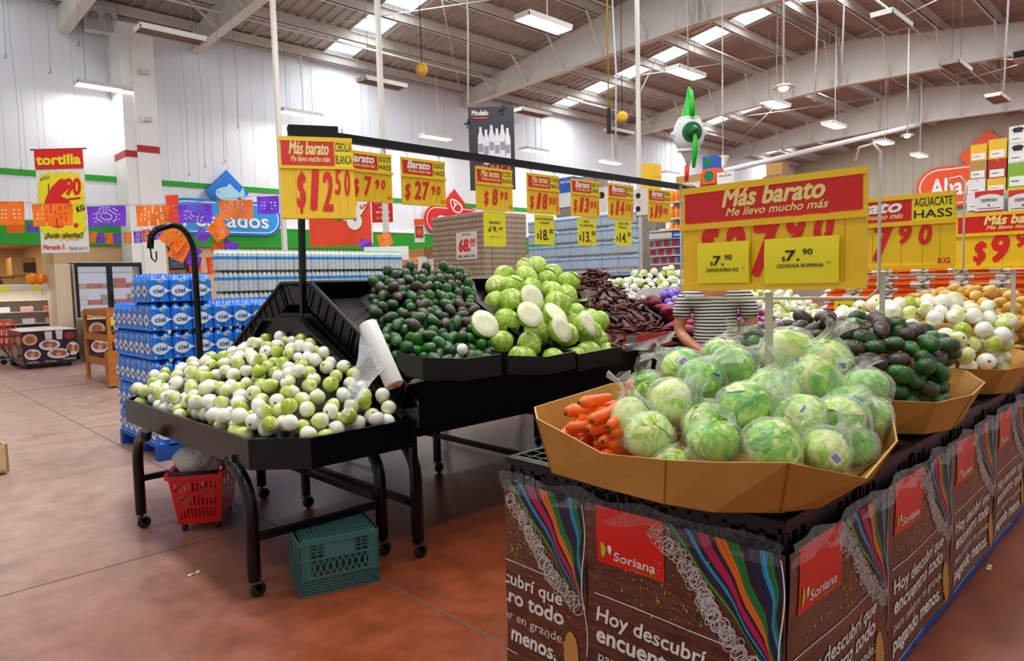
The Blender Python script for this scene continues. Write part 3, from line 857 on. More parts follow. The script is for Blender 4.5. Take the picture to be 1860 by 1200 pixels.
def avrot(r, slope): return (PI / 2 + r.gauss(0, .35) + slope, r.gauss(0, .4), r.uniform(0, 6.3))
def zone_av(x, y):
    r_ = 'along the aisle edge' if y < 3.36 else 'near the ridge' if y > 3.95 else 'halfway up the slope'
    return 'avocado %s of the left stand heap' % r_
posA = sorted(posA, key=lambda p: p[0] ** 2 + p[1] ** 2)
m = MB()
for p in posA[160:]: m.sphere(p, (.037, .037, .046), 12, 8, f=lambda d: 1 - .12 * d[2])
tag(m.build('avocados', ramp_mat('far_avocado_skin', [(.36, '1c5a15'), (.5, '14400f'), (.56, '3b2a24'), (.7, '2a1d19')], (1, 1, 1), 7, 2, .3, 0, 0, coat=.35)), 'avocados along the ridge at the top of the left stand heap', 'avocados', None, 'stuff')
for p in posA[:160]:
    dk_ = 1 if rnd.random() < (.10 if p[1] < 3.5 else .52 if p[0] > 2.75 else .22) else 0
    k = rnd.randrange(3); lab = ('dark ripe ' if dk_ else 'green ') + zone_av(p[0], p[1])
    place('avocado', ('av', k, dk_), lambda: make_avo(k, dk_, lab, ''), p, avrot(rnd, .4), rnd.uniform(.98, 1.12), lab, ('dark' if dk_ else 'green') + ' avocados on the left stand')
p = (2.66, 3.16, 1.145)
place('onion', ('on', 1), None, p, (1, .3, 0), .8, 'single white onion lying among the avocados at the aisle edge', 'stray onion')

# ---- cabbages
def cb_top(x, y):
    xl = 2.95 + .75 * max(0, (y - 3.1)); xr = 4.3 + .55 * (y - 3.1)
    b_ = min(1, max(0, (x - xl + .05) / .5)) * min(1, max(0, (xr - x) / .55))
    return plane_z(y) + .06 + .22 * b_ ** .8 * min(1, .35 + (y - 3.1))
def cb_base(x, y): return cb_top(x, y) - .27
polyC = [(3.05, 3.19), (4.15, 3.19), (4.85, 4.1), (4.75, 4.32), (3.82, 4.25), (3.45, 3.75)]
rg = np.random.default_rng(5)
posC = deposit(polyC, cb_base, cb_top, .098, rg, .035, 70, cand=700)
print('cabbages', len(posC))
gx = MB().grid(lambda u, v: ((3.0 + .75 * v) * (1 - u) + (4.25 + .6 * v) * u, 3.13 + 1.15 * v, plane_z(3.13 + 1.15 * v) - .10), 6, 8, smooth=False)
gx.build('crate_liner', mPlast, st_)
def zone_cb(x, y, z):
    if y < 3.35: return 'whole green cabbage in the front row above the card edge'
    if y > 3.95: return 'whole green cabbage at the top of the cabbage pile'
    return 'whole green cabbage %s of the cabbage pile' % ('on the left flank' if x < 3.6 else 'in the middle' if x < 4.2 else 'on the right flank')
halves = [(3.02, 3.35, 1.27, (.9, -.6, .3)), (3.42, 3.33, 1.31, (1.0, -.35, 0)), (3.62, 3.5, 1.42, (1.15, -.5, .1)), (3.72, 3.36, 1.30, (.8, -.3, .4)), (3.62, 3.22, 1.20, (1.2, .2, 0)), (3.95, 3.25, 1.22, (1.1, .5, 0))]
for p in posC:
    if any((p[0] - h[0]) ** 2 + (p[1] - h[1]) ** 2 + (p[2] - h[2]) ** 2 < .13 ** 2 for h in halves): continue
    k = rnd.randrange(3); lab = zone_cb(*p)
    place('cabbage', ('cb', k), lambda: make_cab(k, lab, ''), p, R3(rnd), rnd.uniform(.9, 1.08), lab, 'whole cabbages on the stand')
hl = ['halved cabbage at the left edge beside the avocados, pale cut face up', 'wide halved cabbage lying cut face up in the pile centre', 'halved cabbage standing upright behind the wide cut one', 'small cut cabbage piece right of the wide cut one', 'pointed cut cabbage low in the front of the pile', 'cut cabbage wedge at the right of the cut pieces']
for (x, y, z, r_), lb in zip(halves, hl):
    t = thing('halved_cabbage', lb, 'cabbage', (x, y, z), r_, None)
    put('head', HALFCAB, t); put('cut_face', CUTFACE, t)

# ---- dried chiles, garlic, sweet potatoes, far crates
def chile_mesh(s):
    rg_ = random.Random(s); m = MB(); pts = []; rr = []
    for k in range(8):
        t = k / 7; pts.append((.13 * t - .065, .02 * math.sin(t * 3 + s), .012 * math.sin(t * 5 + s)))
        rr.append(.018 * math.sin(PI * (t * .85 + .12)) ** .7 * rg_.uniform(.7, 1.15))
    m.tube(pts, rr, 7); m.v = [(x, y, z * .5) for x, y, z in m.v]; return m
CH = [chile_mesh(s).build('dried_chile', chile_m, data_only=True) for s in range(4)]
rc = random.Random(4)
for i in range(150):
    v = rc.random(); y = 3.2 + .95 * v; u = rc.random()
    xl, xr = 4.17 + .62 * (y - 3.1), 4.95 + .45 * (y - 3.1)
    x = xl + (xr - xl) * u
    z = plane_z(y) + .02 + .10 * math.sin(PI * u) + rc.uniform(-.02, .03)
    if y > 3.8 and u > .75: continue
    o = put('dried_chile', CH[i % 4], None, (x, y, z), (rc.uniform(-.6, .6) + .5, rc.uniform(-.6, .6), rc.uniform(0, 6.3))); o.scale = (1.15,) * 3
    tag(o, 'wrinkled dark red dried chile in the crate right of the cabbages', 'dried chile', 'dried chiles in the black crate')
MB().grid(lambda u, v: (4.2 + .6 * v + (.85 - .2 * v) * u, 3.13 + 1.05 * v, plane_z(3.13 + 1.05 * v) - .03), 4, 4, smooth=False).build('crate_liner', chile_m, st_)
GB = MB().sphere((0, 0, 0), (.024, .024, .021), 10, 7, f=lambda d: 1 + .06 * math.cos(6 * math.atan2(d[1], d[0]))).lathe([(.006, .018), (.003, .034)], 6).build('garlic_bulb', garlic_w, data_only=True)
for i in range(26):
    y = 3.72 + rc.random() * .3; x = 5.05 + .35 * (y - 3.1) + rc.random() * .3
    o = put('garlic_bulb', GB, None, (x, y, plane_z(y) - .02 + rc.random() * .05), R3(rc)); tag(o, 'white garlic bulb spilled in the half-empty black crate', 'garlic', 'white garlic in the black crate')
def tuber(seed, l, r):
    rg_ = random.Random(seed); p = [rg_.uniform(0, 6.3) for _ in range(4)]
    return MB().sphere((0, 0, 0), (l, r, r * .9), 14, 10, f=lambda d: 1 + .07 * math.sin(4 * d[0] + p[0]) + .06 * math.sin(5 * d[1] + 3 * d[0] + p[1]) + .04 * math.sin(7 * d[2] + p[2]))
SW = [tuber(s, .11, .045).build('sweet_potato', sweet_m, data_only=True) for s in (1, 2, 3)]
for i in range(24):
    y = 3.12 + .55 * rc.random(); x = 5.0 + .25 * (y - 3.1) + rc.random() * .8
    o = put('sweet_potato', SW[i % 3], None, (x, y, plane_z(y) + .04 + rc.random() * .09), (rc.uniform(-.3, .5), rc.uniform(-.3, .3), rc.uniform(0, 6.3)))
    tag(o, 'dusky pink sweet potato heaped beside the dried chiles', 'sweet potato', 'sweet potatoes on the stand')
SWC = MB().sphere((0, 0, 0), (.05, .05, .05), 14, 8); SWC.v = [(x, y, min(z, .01)) for x, y, z in SWC.v]
for (x, y, z) in ((5.33, 3.62, 1.30), (5.42, 3.42, 1.22)):
    t = thing('halved_sweet_potato', 'cut sweet potato showing its cream flesh, %s of the two' % ('upper' if z > 1.25 else 'lower'), 'sweet potato', (x, y, z), (1.1, -.4, 0))
    SWC.build('half', sweet_m, t); MB().sphere((0, 0, .0), (.046, .046, .013), 14, 6).build('cut_face', mat('cream_flesh', 'e6d2a0', .6, var=.1, vscale=40), t)

# ================================================================ right-hand display: pallets, black crates, printed sheets, cartons
mPallet = mat('blue_pallet_paint', '1450a8', .6, var=.25, vscale=9)
mWoodRaw = mat('raw_pallet_wood', 'c9a877', .75, var=.2, vscale=14)
def pallet(name, x0, y0, x1, y1, label):
    t = thing(name, label, 'pallet')
    for i in range(7):
        a = x0 + (x1 - x0 - .1) * i / 6
        MB().box((a, y0, .12), (a + .1, y1, .142)).build('deck_board', mPallet, t)
    for i in range(3):
        y = y0 + (y1 - y0 - .09) * i / 2
        MB().box((x0, y, .02), (x1, y + .09, .12)).box((x0, y, 0), (x1, y + .09, .02)).build('stringer', mPallet, t)
    return t
DX0, DY0, DY1 = 1.88, .84, 1.99
lbp = ['nearest blue pallet below the lettuce carton', 'second blue pallet below the avocado carton', 'third blue pallet below the right-hand onion carton', 'fourth blue pallet below the potato carton', 'fifth blue pallet at the far end of the wrapped display']
for i in range(5):
    pallet('pallet', DX0 + .012 + i * 1.2, DY0 + .0, DX0 + 1.19 + i * 1.2, DY1 - .01, lbp[i])
def lattice_crate(w, d, h):
    m = crate_mesh(w, d, h, True, False)
    m.box((-w / 2, -d / 2, h - .012), (-w / 2 + .03, d / 2, h)).box((w / 2 - .03, -d / 2, h - .012), (w / 2, d / 2, h))
    n = int(w / .06)
    for i in range(n + 1):
        x = -w / 2 + w * i / n; m.box((x - .004, -d / 2, h - .010), (x + .004, d / 2, h - .001))
    k = int(d / .06)
    for i in range(k + 1):
        y = -d / 2 + d * i / k; m.box((-w / 2, y - .004, h - .011), (w / 2, y + .004, h - .002))
    return m
LCR = lattice_crate(.572, .545, .232).build('crate_body', mPlast, data_only=True)
nm = ['first', 'second', 'third', 'fourth', 'fifth', 'sixth', 'seventh', 'eighth', 'ninth', 'tenth']
for i in range(10):
    for j in range(2):
        for k in range(3):
            o = thing('crate', 'black lattice crate, %s from the near corner, %s row, %s layer' % (nm[i], ('aisle' if j == 0 else 'back'), ('bottom', 'middle', 'top')[k]), 'crate', (DX0 + .30 + i * .598, DY0 + .29 + j * .57, .143 + k * .2355), group='black crates under the printed wrap')
            put('crate_body', LCR, o)

# printed sheets
mWoodP = ramp_mat('printed_dark_wood', [(.3, '3a1c12'), (.5, '5a3123'), (.65, '6d402e'), (.8, '42241a')], (1, 3, 22), 2.2, 6, .25, .1, 0, coat=.5, dist=1.2)
mTag = mat('printed_red', 'e2150f', .25, coat=.4)
mWh = mat('printed_white', 'f1efea', .35)
mGrn = mat('printed_leaf_green', 'b4cf1e', .35)
SARC = (('magenta', 'd01a60'), ('orange', 'ff7a1c'), ('green', '12843a'), ('navy', '16224c'), ('sky', '22a6dc'), ('red', 'cf2a1a'), ('plum', '2a1432'), ('lime', '3aa52c'))
SAR = []
for n_, c in SARC:
    SAR.append(mat('sarape_' + n_, c, .4)); q_ = [int(c[i:i + 2], 16) for i in (0, 2, 4)]; SAR.append(mat('sarape_dark_' + n_, '%02x%02x%02x' % tuple(int(v * .62) for v in q_), .4))
mFr = mat('printed_fringe', 'cfc7c4', .5)
CONF = [mat('confetti_' + n_, c, .5) for n_, c in (('red', 'c8321c'), ('orange', 'e98a1e'), ('yellow', 'd9c22a'), ('green', '3f8a35'))]
mSpoon = mat('printed_spoon', 'c98d4a', .5)
def printed_sheet(label, fn, wd, ht, clip0=0.0, seed=1):
    """fn(u, v, lift) -> place; u runs right from 0..wd, v runs down 0..ht from the top edge."""
    t = thing('printed_sheet', label, 'printed sheet', group='printed brown sheets wrapped round the display')
    rg_ = random.Random(seed)
    k = wd / .76
    wav = lambda u, v: .004 * math.sin(u * 9 + v * 4 + seed) + .003 * math.sin(v * 17 + u * 3)
    def F(u, v, l=0): return fn(u, v, wav(u, v) + l)
    MB().grid(lambda a, b_: F(clip0 + (wd - clip0) * a, ht * b_, 0), 20, 18).build('backing', mWoodP, t)
    def poly(m, pts, l, mi=0):
        pts = [p for p in pts]
        if min(p[0] for p in pts) < clip0: pts = [(max(clip0, u), v) for u, v in pts]
        if max(p[0] for p in pts) - min(p[0] for p in pts) < 1e-4: return
        m.add([F(u, v, l) for u, v in pts], [tuple(reversed(range(len(pts))))], mi)
    def strip(m, u0, u1, v0, v1, l, mi=0, n=8):
        u0 = max(u0, clip0)
        if u1 - u0 < 1e-3: return
        m.grid(lambda a, b_: F(u0 + (u1 - u0) * a, v0 + (v1 - v0) * b_, l), n, n, mi)
    def tx(m, s_, u, v, cap, l, mi=0, width=None, bold=.02, shear=.12):
        q = MB().text(s_, u, -v, cap, shear=shear, bold=bold, width=width)
        ok = [p for p in q.v if p[0] >= clip0]
        if len(ok) < len(q.v):      # lettering running round the corner: keep the letters on this face
            kf = [f for f in q.f if all(q.v[i][0] >= clip0 for i in f)]
        else: kf = q.f
        m.add([F(p[0], -p[2], l) for p in q.v], kf, mi)
    # red tag
    if clip0 < .3 * k:
        m = MB(); strip(m, .055 * k, .34 * k, 0.0, .205, .003); m.build('red_tag', mTag, t)
        m = MB()
        for c, r_ in (((.085, .155), .02),):
            pts = [(c[0] * k + .010 * math.cos(a) - .006 * math.sin(a) ** 2, c[1] + .028 * math.sin(a)) for a in [2 * PI * i / 14 for i in range(14)]]
            poly(m, pts[::-1], .005, 0)
            pts = [(.112 * k + (.008 + .004 * math.sin(a)) * math.cos(a), .15 + .017 * -math.sin(a)) for a in [2 * PI * i / 12 for i in range(12)]]
            poly(m, pts, .005, 1)
        tx(m, 'Soriana', .128 * k, .183, .030, .005, 1, .175 * k)
        tx(m, 'Mercado', .205 * k, .200, .012, .005, 2, .105 * k, .0)
        m.build('logo_print', [mGrn, mWh, mat('printed_olive', '8c8a1a', .4)], t)
    # rules and slogan
    m = MB()
    strip(m, .035 * k, .62 * k, .325, .3285, .003, 0)
    for s_, v, cap, w_, bo in (('Hoy descubrí que', .422, .050, .60, .02), ('encuentro todo', .500, .060, .60, .028), ('para celebrar en grande,', .572, .036, .60, .008), ('pagando menos.', .652, .058, .56, .028)):
        tx(m, s_, .045 * k, v, cap, .003, 0, w_ * k, bo)
    strip(m, .045 * k, .40 * k, .700, .7035, .003, 0)
    m.build('slogan_lettering', mWh, t)
    # sarape cloth falling from the top right, with its knotted fringe
    m = MB()
    ed = lambda s: (.335 + .405 * s + .02 * math.sin(s * 7), .015 + .375 * s)      # fringe edge from top to right side
    order = [7, 6, 3, 4, 6, 0, 0, 6, 1, 1, 2, 2, 6, 3, 3, 4, 2, 3]
    N_ = len(order)
    for j in range(N_):
        for q4 in range(5):
            a0, a1 = (j + q4 / 5) / N_, (j + (q4 + 1) / 5) / N_
            def g_(u, v):
                s = a0 + (a1 - a0) * u
                top = (.355 + .395 * s, .0); bot = (.742 + .006 * s, .385 - .02 * s)
                w_ = .045 * math.sin(v * PI) * (1 - s) * s * 2 + .012 * math.sin(v * 13 + s * 11) * v * (1 - v) * 3
                q = (top[0] + (bot[0] - top[0]) * v ** (1 + .5 * s) + w_, top[1] * (1 - v) + bot[1] * v)
                return F(max(clip0, min(wd - .004, q[0] * k)), q[1], .003)
            m.grid(g_, 1, 10, order[j] * 2 + (1 if q4 in (1, 4) else 0))
    m.build('sarape_print', SAR, t)
    m = MB()
    for i in range(110):
        s = i / 109; u, v = ed(s); u = u * k - .012
        cu, cv = u - rg_.uniform(.0, .03), v + rg_.uniform(.0, .03); ru, rv = rg_.uniform(.012, .022), rg_.uniform(.02, .035); a = rg_.uniform(.2, 1.0)
        if cu - .03 < clip0: continue
        vs = []; n = 12
        for q in range(n):
            th = 2 * PI * q / n
            for w_ in (1.0, .90):
                du, dv = ru * w_ * math.cos(th), rv * w_ * math.sin(th)
                vs.append(F(cu + du * math.cos(a) - dv * math.sin(a), cv + du * math.sin(a) + dv * math.cos(a), .005 + .0002 * (i % 5)))
        m.add(vs, [(2 * q, 2 * q + 1, (2 * q + 3) % (2 * n), (2 * q + 2) % (2 * n)) for q in range(n)])
    m.build('fringe_print', mFr, t)
    # seam line at the right edge
    m = MB(); m.grid(lambda a, b_: F(wd - .012 + .004 * a + .008 * math.sin(b_ * 9), ht * .02 + ht * .75 * b_, .0045), 1, 20); m.build('seam_line', mWh, t)
    # confetti and wooden spoon
    m = MB()
    for cx, cy, sx_, sy_, n in ((.40, .22, .06, .07, 90), (.64, .63, .05, .10, 130), (.25, .26, .1, .04, 40)):
        for i in range(n):
            u, v = (cx + rg_.gauss(0, sx_)) * k, cy + rg_.gauss(0, sy_)
            if not (clip0 < u - .004 and u < wd - .006 and .01 < v < ht - .01): continue
            r_ = rg_.uniform(.002, .0045); poly(m, [(u + r_ * math.cos(a), v + r_ * math.sin(a)) for a in (.3, 1.57, 2.8, 4.0, 5.2)], .004, rg_.randrange(4))
    m.build('confetti_print', CONF, t)['kind'] = 'stuff'
    m = MB(); pts = [((.68 + .035 * math.cos(a)) * k, min(ht - .004, .60 + .09 * math.sin(a))) for a in [2 * PI * i / 14 for i in range(14)]]
    poly(m, pts, .0042); poly(m, [(.672 * k, .67), (.688 * k, .67), (.66 * k, ht - .004), (.645 * k, ht - .004)], .0042); m.build('spoon_print', mSpoon, t)
    return t
ZT = .757
def front(y_left):
    return lambda u, v, l: (DX0 - .012 - l, y_left - u, ZT - v)
def side(x_left):
    return lambda u, v, l: (x_left + u, DY0 - .012 - l, ZT - v)
printed_sheet('printed brown sheet on the short end of the display, cut off at its left corner', front(1.565 + .76), .76, .752, .335, 1)
printed_sheet('printed brown sheet on the short end of the display, right of the partial one', front(1.565), .73, .752, 0, 2)
slab = ['nearest to the corner', 'second along the aisle', 'third along the aisle', 'fourth along the aisle', 'fifth along the aisle', 'sixth along the aisle']
for i in range(6):
    printed_sheet('printed brown sheet on the long side of the display, ' + slab[i], side(1.875 + i * .845), .84, .70, 0, 3 + i)
# stretch film tucked along the top of the sheets
sf = film_mat('stretch_film', 'e8eef0', .985, .06, .8, 22)
o = MB()
o.grid(lambda u, v: (DX0 - .02 - .012 * math.sin(u * 31 + v * 5), 2.0 - 1.16 * u, ZT + .035 - .08 * v + .01 * math.sin(u * 23)), 40, 3)
o = o.build('stretch_film', sf); tag(o, 'clear stretch film wrapped round the short end of the display', 'stretch film')
o = MB().grid(lambda u, v: (DX0 + 5.0 * u, DY0 - .02 - .010 * math.sin(u * 131 + v * 5), ZT + .03 - .08 * v + .012 * math.sin(u * 73)), 120, 3).build('stretch_film', sf)
tag(o, 'clear stretch film wrapped along the aisle side of the display', 'stretch film')

# cardboard trays
mCb = mat('brown_cardboard', 'bb8638', .75, var=.08, vscale=5, bump=.12, bscale=90)
mCbE = mat('cardboard_cut_edge', 'd6a868', .8)
def carton(label, bottom, rim, zb=.856):
    m = MB(); n = len(rim); t = .006
    cx = sum(p[0] for p in rim) / n; cy = sum(p[1] for p in rim) / n
    inset = lambda p, z, q=t: (p[0] + (cx - p[0]) * q / max(.05, math.hypot(cx - p[0], cy - p[1])), p[1] + (cy - p[1]) * q / max(.05, math.hypot(cx - p[0], cy - p[1])), z)
    R0 = [(x, y, zb) for x, y in bottom]; R1 = [(x, y, z) for x, y, z in rim]
    Rm = [tuple(.5 * (a + b_) + (.006 if i == 2 and q % 2 else 0) for i, (a, b_) in enumerate(zip(R0[q], R1[q]))) for q in range(n)]
    I1 = [inset(p, p[2]) for p in rim]; I0 = [inset(p, zb + .006) for p in bottom]
    m.rings([R0, R1], 0, True, False, smooth=False); m.rings([R1, I1], 1, False, False, smooth=False); m.rings([I1, I0], 0, False, True, smooth=False)
    t_ = thing('cardboard_tray', label, 'cardboard tray')
    # a folded flap and crease lines
    f = m
    for i in range(0, n, 2):
        a, b_ = Vector(R0[i]), Vector(R1[i]); d = Vector((a.x - cx, a.y - cy, 0)).normalized() * .0015
        f.bar(a + d, b_ + d, .003, .003, 2)
    m.build('tray', [mCb, mCbE, mat('cardboard_crease', '8a5c2a', .8)], t_)
    return t_
c1b = [(1.80, 1.66), (1.775, 1.40), (1.77, 1.17), (1.80, 1.02), (1.92, .875), (2.04, .81), (2.45, .80), (2.60, .88), (2.74, 1.15), (2.72, 1.6), (2.45, 1.86), (1.95, 1.78)]
c1r = [(1.765, 1.70, 1.055), (1.735, 1.38, .985), (1.735, 1.14, 1.005), (1.75, .98, 1.022), (1.78, .79, 1.048), (1.93, .645, 1.0), (2.25, .665, 1.04), (2.52, .77, 1.12), (2.84, 1.15, 1.1), (2.82, 1.65, 1.08), (2.5, 1.93, 1.07), (1.9, 1.84, 1.06)]
carton('large flared cardboard tray of bagged lettuces and carrots at the near corner', [p[:2] for p in c1b], c1r)
c2b = [(3.20, 1.5), (3.17, 1.2), (3.17, .98), (3.25, .86), (3.42, .80), (3.70, .82), (3.95, .95), (4.05, 1.3), (4.05, 1.7), (3.8, 1.85), (3.4, 1.84)]
c2r = [(3.13, 1.55, 1.03), (3.11, 1.2, 1.01), (3.11, .95, 1.01), (3.16, .79, 1.012), (3.42, .725, 1.015), (3.72, .74, 1.03), (4.02, .88, 1.04), (4.14, 1.3, 1.06), (4.12, 1.75, 1.06), (3.8, 1.92, 1.06), (3.3, 1.9, 1.04)]
carton('cardboard tray heaped with avocados behind the lettuce tray', c2b, c2r)
sh = lambda pts, dx: [(p[0] + dx,) + tuple(p[1:]) for p in pts]
carton('cardboard tray heaped with white onions behind the avocado tray', sh(c2b, 1.27), [(x, y, z - .005) for x, y, z in sh(c2r, 1.27)])
carton('cardboard tray heaped with potatoes behind the white onions', sh(c2b, 2.55), sh(c2r, 2.55))

# carrots
def carrot_mesh(s):
    rg_ = random.Random(s); L_ = .15 + .02 * s
    pr = [(.004, -L_ / 2), (.013, -L_ / 2 + .008)] + [(.013 + .010 * (k / 8) ** .7 + rg_.uniform(-.0008, .0008), -L_ / 2 + .01 + (L_ - .03) * k / 8) for k in range(1, 9)] + [(.015, L_ / 2 - .004), (.007, L_ / 2)]
    m = MB().lathe(pr, 12); m.v = [(x + .01 * math.sin(z * 18 + s), y, z) for x, y, z in m.v]; return m
CAR = [carrot_mesh(s).build('root', carrot_m, data_only=True) for s in range(3)]
CRW_ = [MB().lathe([(.0085, .075 + .01 * s - .002), (.006, .075 + .01 * s + .003), (.003, .075 + .01 * s + .004)], 8).build('crown', crown_m, data_only=True) for s in range(3)]
rc = random.Random(9)
spots = []
for i in range(76):
    u, v = rc.random(), rc.random()
    x, y = 1.875 + .17 * u, 1.40 + .26 * v
    spots.append((x, y, .91 + .038 * (i // 15) + .02 * rc.random(), PI / 2 + rc.uniform(-.16, .2), rc.uniform(-3.0, -1.3)))
for i in range(16):
    spots.append((2.06 + .35 * rc.random(), 1.60 + .14 * rc.random(), .95 + .05 * (i // 5), PI / 2 + rc.uniform(-.12, .12), rc.uniform(-2.9, -1.6)))
for i, (x, y, z, a, b_) in enumerate(spots):
    lab = 'orange carrot %s at the left of the lettuce tray' % ('low in the heap' if z < 1.0 else 'on top of the heap') if i < 76 else 'orange carrot behind the left bagged lettuces'
    if ('car', i % 3) not in first:
        t = thing('carrot', lab, 'carrot', (x, y, z), (a, 0, b_), 'carrots in the lettuce tray'); put('root', CAR[i % 3], t); put('crown', CRW_[i % 3], t); first[('car', i % 3)] = t; KIDS[t.name] = list(t.children)
    else: dup(first[('car', i % 3)], (x, y, z), (a, 0, b_), None, lab)

# bagged lettuces
bagm = film_mat('lettuce_bag_film', 'f4faf2', .90, .08, .9, 26)
mInk = mat('bag_print_blue', '1c3f9c', .5)
LET = [leafy(.080, 20 + s, amp=.13, nu=30, nv=20) for s in range(3)]
LETM = [m.build('lettuce', let_m, data_only=True) for m in LET]
def flap2(r, s):
    return leaf_flap(r, s)
LETF = [[leaf_flap(.079, 50 + s * 5 + q).build('outer_leaf', let_m, data_only=True) for q in range(3)] for s in range(3)]
def bag_mesh(s):
    rg_ = random.Random(s); p = [rg_.uniform(0, 6.3) for _ in range(6)]
    m = MB(); nu = 30
    rings = []
    for j in range(15):
        t = j / 14
        if t < .72:
            a = PI * (t / .72) * .86; r = .094 * math.sin(max(a, .02)); z = -.084 * math.cos(a)
            if a > PI * .5: r = r * (1 - .15 * (a - PI / 2)); z *= 1.1
        else:
            q = (t - .72) / .28; r = .034 + .026 * q ** 1.2 - .016 * math.sin(q * PI); z = .088 + .048 * q
        ring = []
        for k in range(nu):
            th = 2 * PI * k / nu
            w = 1 + .05 * math.sin(5 * th + p[0] + 3 * t) + .035 * math.sin(11 * th + p[1] - 5 * t) + (.22 * max(0, t - .7) * math.sin(7 * th + p[2]) * 2)
            bend = max(0, t - .68)
            ring.append((r * w * math.cos(th) + bend * .16 * math.cos(p[3]), r * w * math.sin(th) * (1 - .9 * max(0, t - .78)) + bend * .16 * math.sin(p[3]), z + .01 * math.sin(3 * th + p[4]) * max(0, t - .6) * 3))
        rings.append(ring)
    return m.rings(rings, 0, True, False)
BAG = [bag_mesh(s).build('bag', bagm, data_only=True) for s in range(4)]
def patch(bars):
    m = MB()
    def fn(u, v): th = (u - .5) * .42; ph = .1 + (v - .5) * .36; r = .097; return (r * math.cos(ph) * math.cos(th), r * math.cos(ph) * math.sin(th), r * math.sin(ph))
    m.grid(fn, 6, 4, 0)
    if bars:
        for i in range(9):
            a = .12 + .085 * i
            m.grid(lambda u, v: tuple(c * 1.012 for c in fn(a + .04 * u, .2 + .6 * v)), 1, 4, 1)
    return m
LABEL = patch(True).build('barcode_label', [mat('label_white', 'e8e8ea', .4), mInk], data_only=True)
INK = MB().grid(lambda u, v: (.099 * math.cos(.6 + .08 * v) * math.cos((u - .5) * .35), .099 * math.cos(.6 + .08 * v) * math.sin((u - .5) * .35), .099 * math.sin(.6 + .08 * v)), 5, 2).build('bag_print', mInk, data_only=True)
def make_let(i, lab):
    t = thing('bagged_lettuce', lab, 'lettuce', group='bagged lettuces in the near tray')
    put('lettuce', LETM[i % 3], t)
    for q in range(3): put('outer_leaf', LETF[i % 3][q], t)
    b_ = put('bag', BAG[i % 4], t)
    put('barcode_label' if i % 3 == 0 else 'bag_print', LABEL if i % 3 == 0 else INK, b_)
    return t
def lt_top(x, y):
    d = math.hypot((x - 2.38) / .72, (y - 1.22) / .56)
    return 1.085 + .29 * max(0, 1 - d ** 2)
def lt_base(x, y): return max(.88, lt_top(x, y) - .26)
polyL = [(1.865, 1.30), (1.86, 1.08), (1.915, .955), (2.04, .895), (2.38, .885), (2.56, .96), (2.65, 1.2), (2.64, 1.6), (2.4, 1.72), (2.1, 1.62), (2.03, 1.42)]
rg = np.random.default_rng(21)
LSP = [(1.87, 1.29, 1.034, .92), (1.86, 1.047, 1.051, .95), (1.87, .872, 1.064, .95), (1.98, .775, 1.045, .85), (1.85, 1.19, .955, .75), (2.0, 1.155, 1.067, .95), (2.0, 1.022, 1.137, .98),
       (2.01, .860, 1.115, .92), (2.13, .785, 1.10, .95), (2.13, .755, 1.03, .85), (2.05, 1.321, 1.114, 1.0), (2.2, 1.292, 1.172, 1.0), (2.15, .994, 1.168, 1.0), (2.27, .815, 1.116, 1.0), (2.36, .79, 1.07, .9),
       (2.35, 1.476, 1.181, 1.05), (2.35, 1.243, 1.205, 1.0), (2.3, .933, 1.194, 1.0), (2.5, .976, 1.236, 1.0), (2.5, 1.115, 1.262, 1.08), (2.6, 1.424, 1.212, 1.0), (2.45, .826, 1.150, .95)]
posL = [p[:3] for p in LSP]
scL = {p[:3]: p[3] for p in LSP}
def lt_fill(x, y): return min(1.05 + .3 * (x - 1.87), 1.30 - .5 * max(0, x - 2.5)) - .25 * max(0, y - 1.5) - .22 * max(0, .85 - y) - .02
posL += deposit([(1.88, 1.28), (1.89, 1.06), (2.06, .95), (2.45, .95), (2.62, 1.05), (2.66, 1.6), (2.45, 1.74), (2.15, 1.62), (2.05, 1.42)], lambda x, y: .87, lt_fill, .076, rg, .02, 45, posL, 900)
print('lettuces', len(posL))
pv = [1, 1.05, .95]
for i, p in enumerate(posL):
    where = 'in the front row along the cardboard edge' if p[0] < 1.98 else 'on the aisle side of the tray' if p[1] < 1.0 else 'at the top of the heap' if p[2] > 1.2 else 'at the back of the tray' if p[0] > 2.5 else 'in the middle of the heap'
    lab = 'iceberg lettuce in a clear bag, %s' % where
    place('lettuce', ('lt', i % 6), lambda: make_let(i % 6, lab), p, (rnd.uniform(-.9, .9), rnd.uniform(-.9, .9), rnd.uniform(0, 6.3)), scL.get(tuple(p), .95), lab, 'bagged lettuces in the near tray')
o = make_let(1, 'upright bagged lettuce with a tall gathered bag neck beside the carrots'); o.location = (1.93, 1.40, 1.045); o.rotation_euler = (0, .1, .4); o.scale = (.9, .9, 1.25)

# avocados, onions and potatoes on the trays behind
def dome(cx, cy, rx, ry, z0, h):
    return lambda x, y: z0 + h * max(0, 1 - math.hypot((x - cx) / rx, (y - cy) / ry) ** 2.5)
top2 = dome(3.66, 1.36, .66, .74, 1.05, .30); base2 = lambda x, y: max(.868, top2(x, y) - .17 if (x > 3.3 and y > .94) else .868)
polyV = [(3.23, 1.6), (3.225, 1.0), (3.285, .905), (3.44, .855), (3.70, .875), (3.93, .99), (4.07, 1.3), (4.06, 1.7), (3.8, 1.86), (3.35, 1.84)]
MB().grid(lambda u, v: (3.30 + .66 * u, .94 + .82 * v, base2(3.30 + .66 * u, .94 + .82 * v) - .015), 12, 12).build('mound_board', mCb, None)
bpy.data.objects['mound_board'].parent = bpy.data.objects['cardboard_tray.001']
rg = np.random.default_rng(31)
pos2 = deposit(polyV, base2, top2, .041, rg, .012, 300)
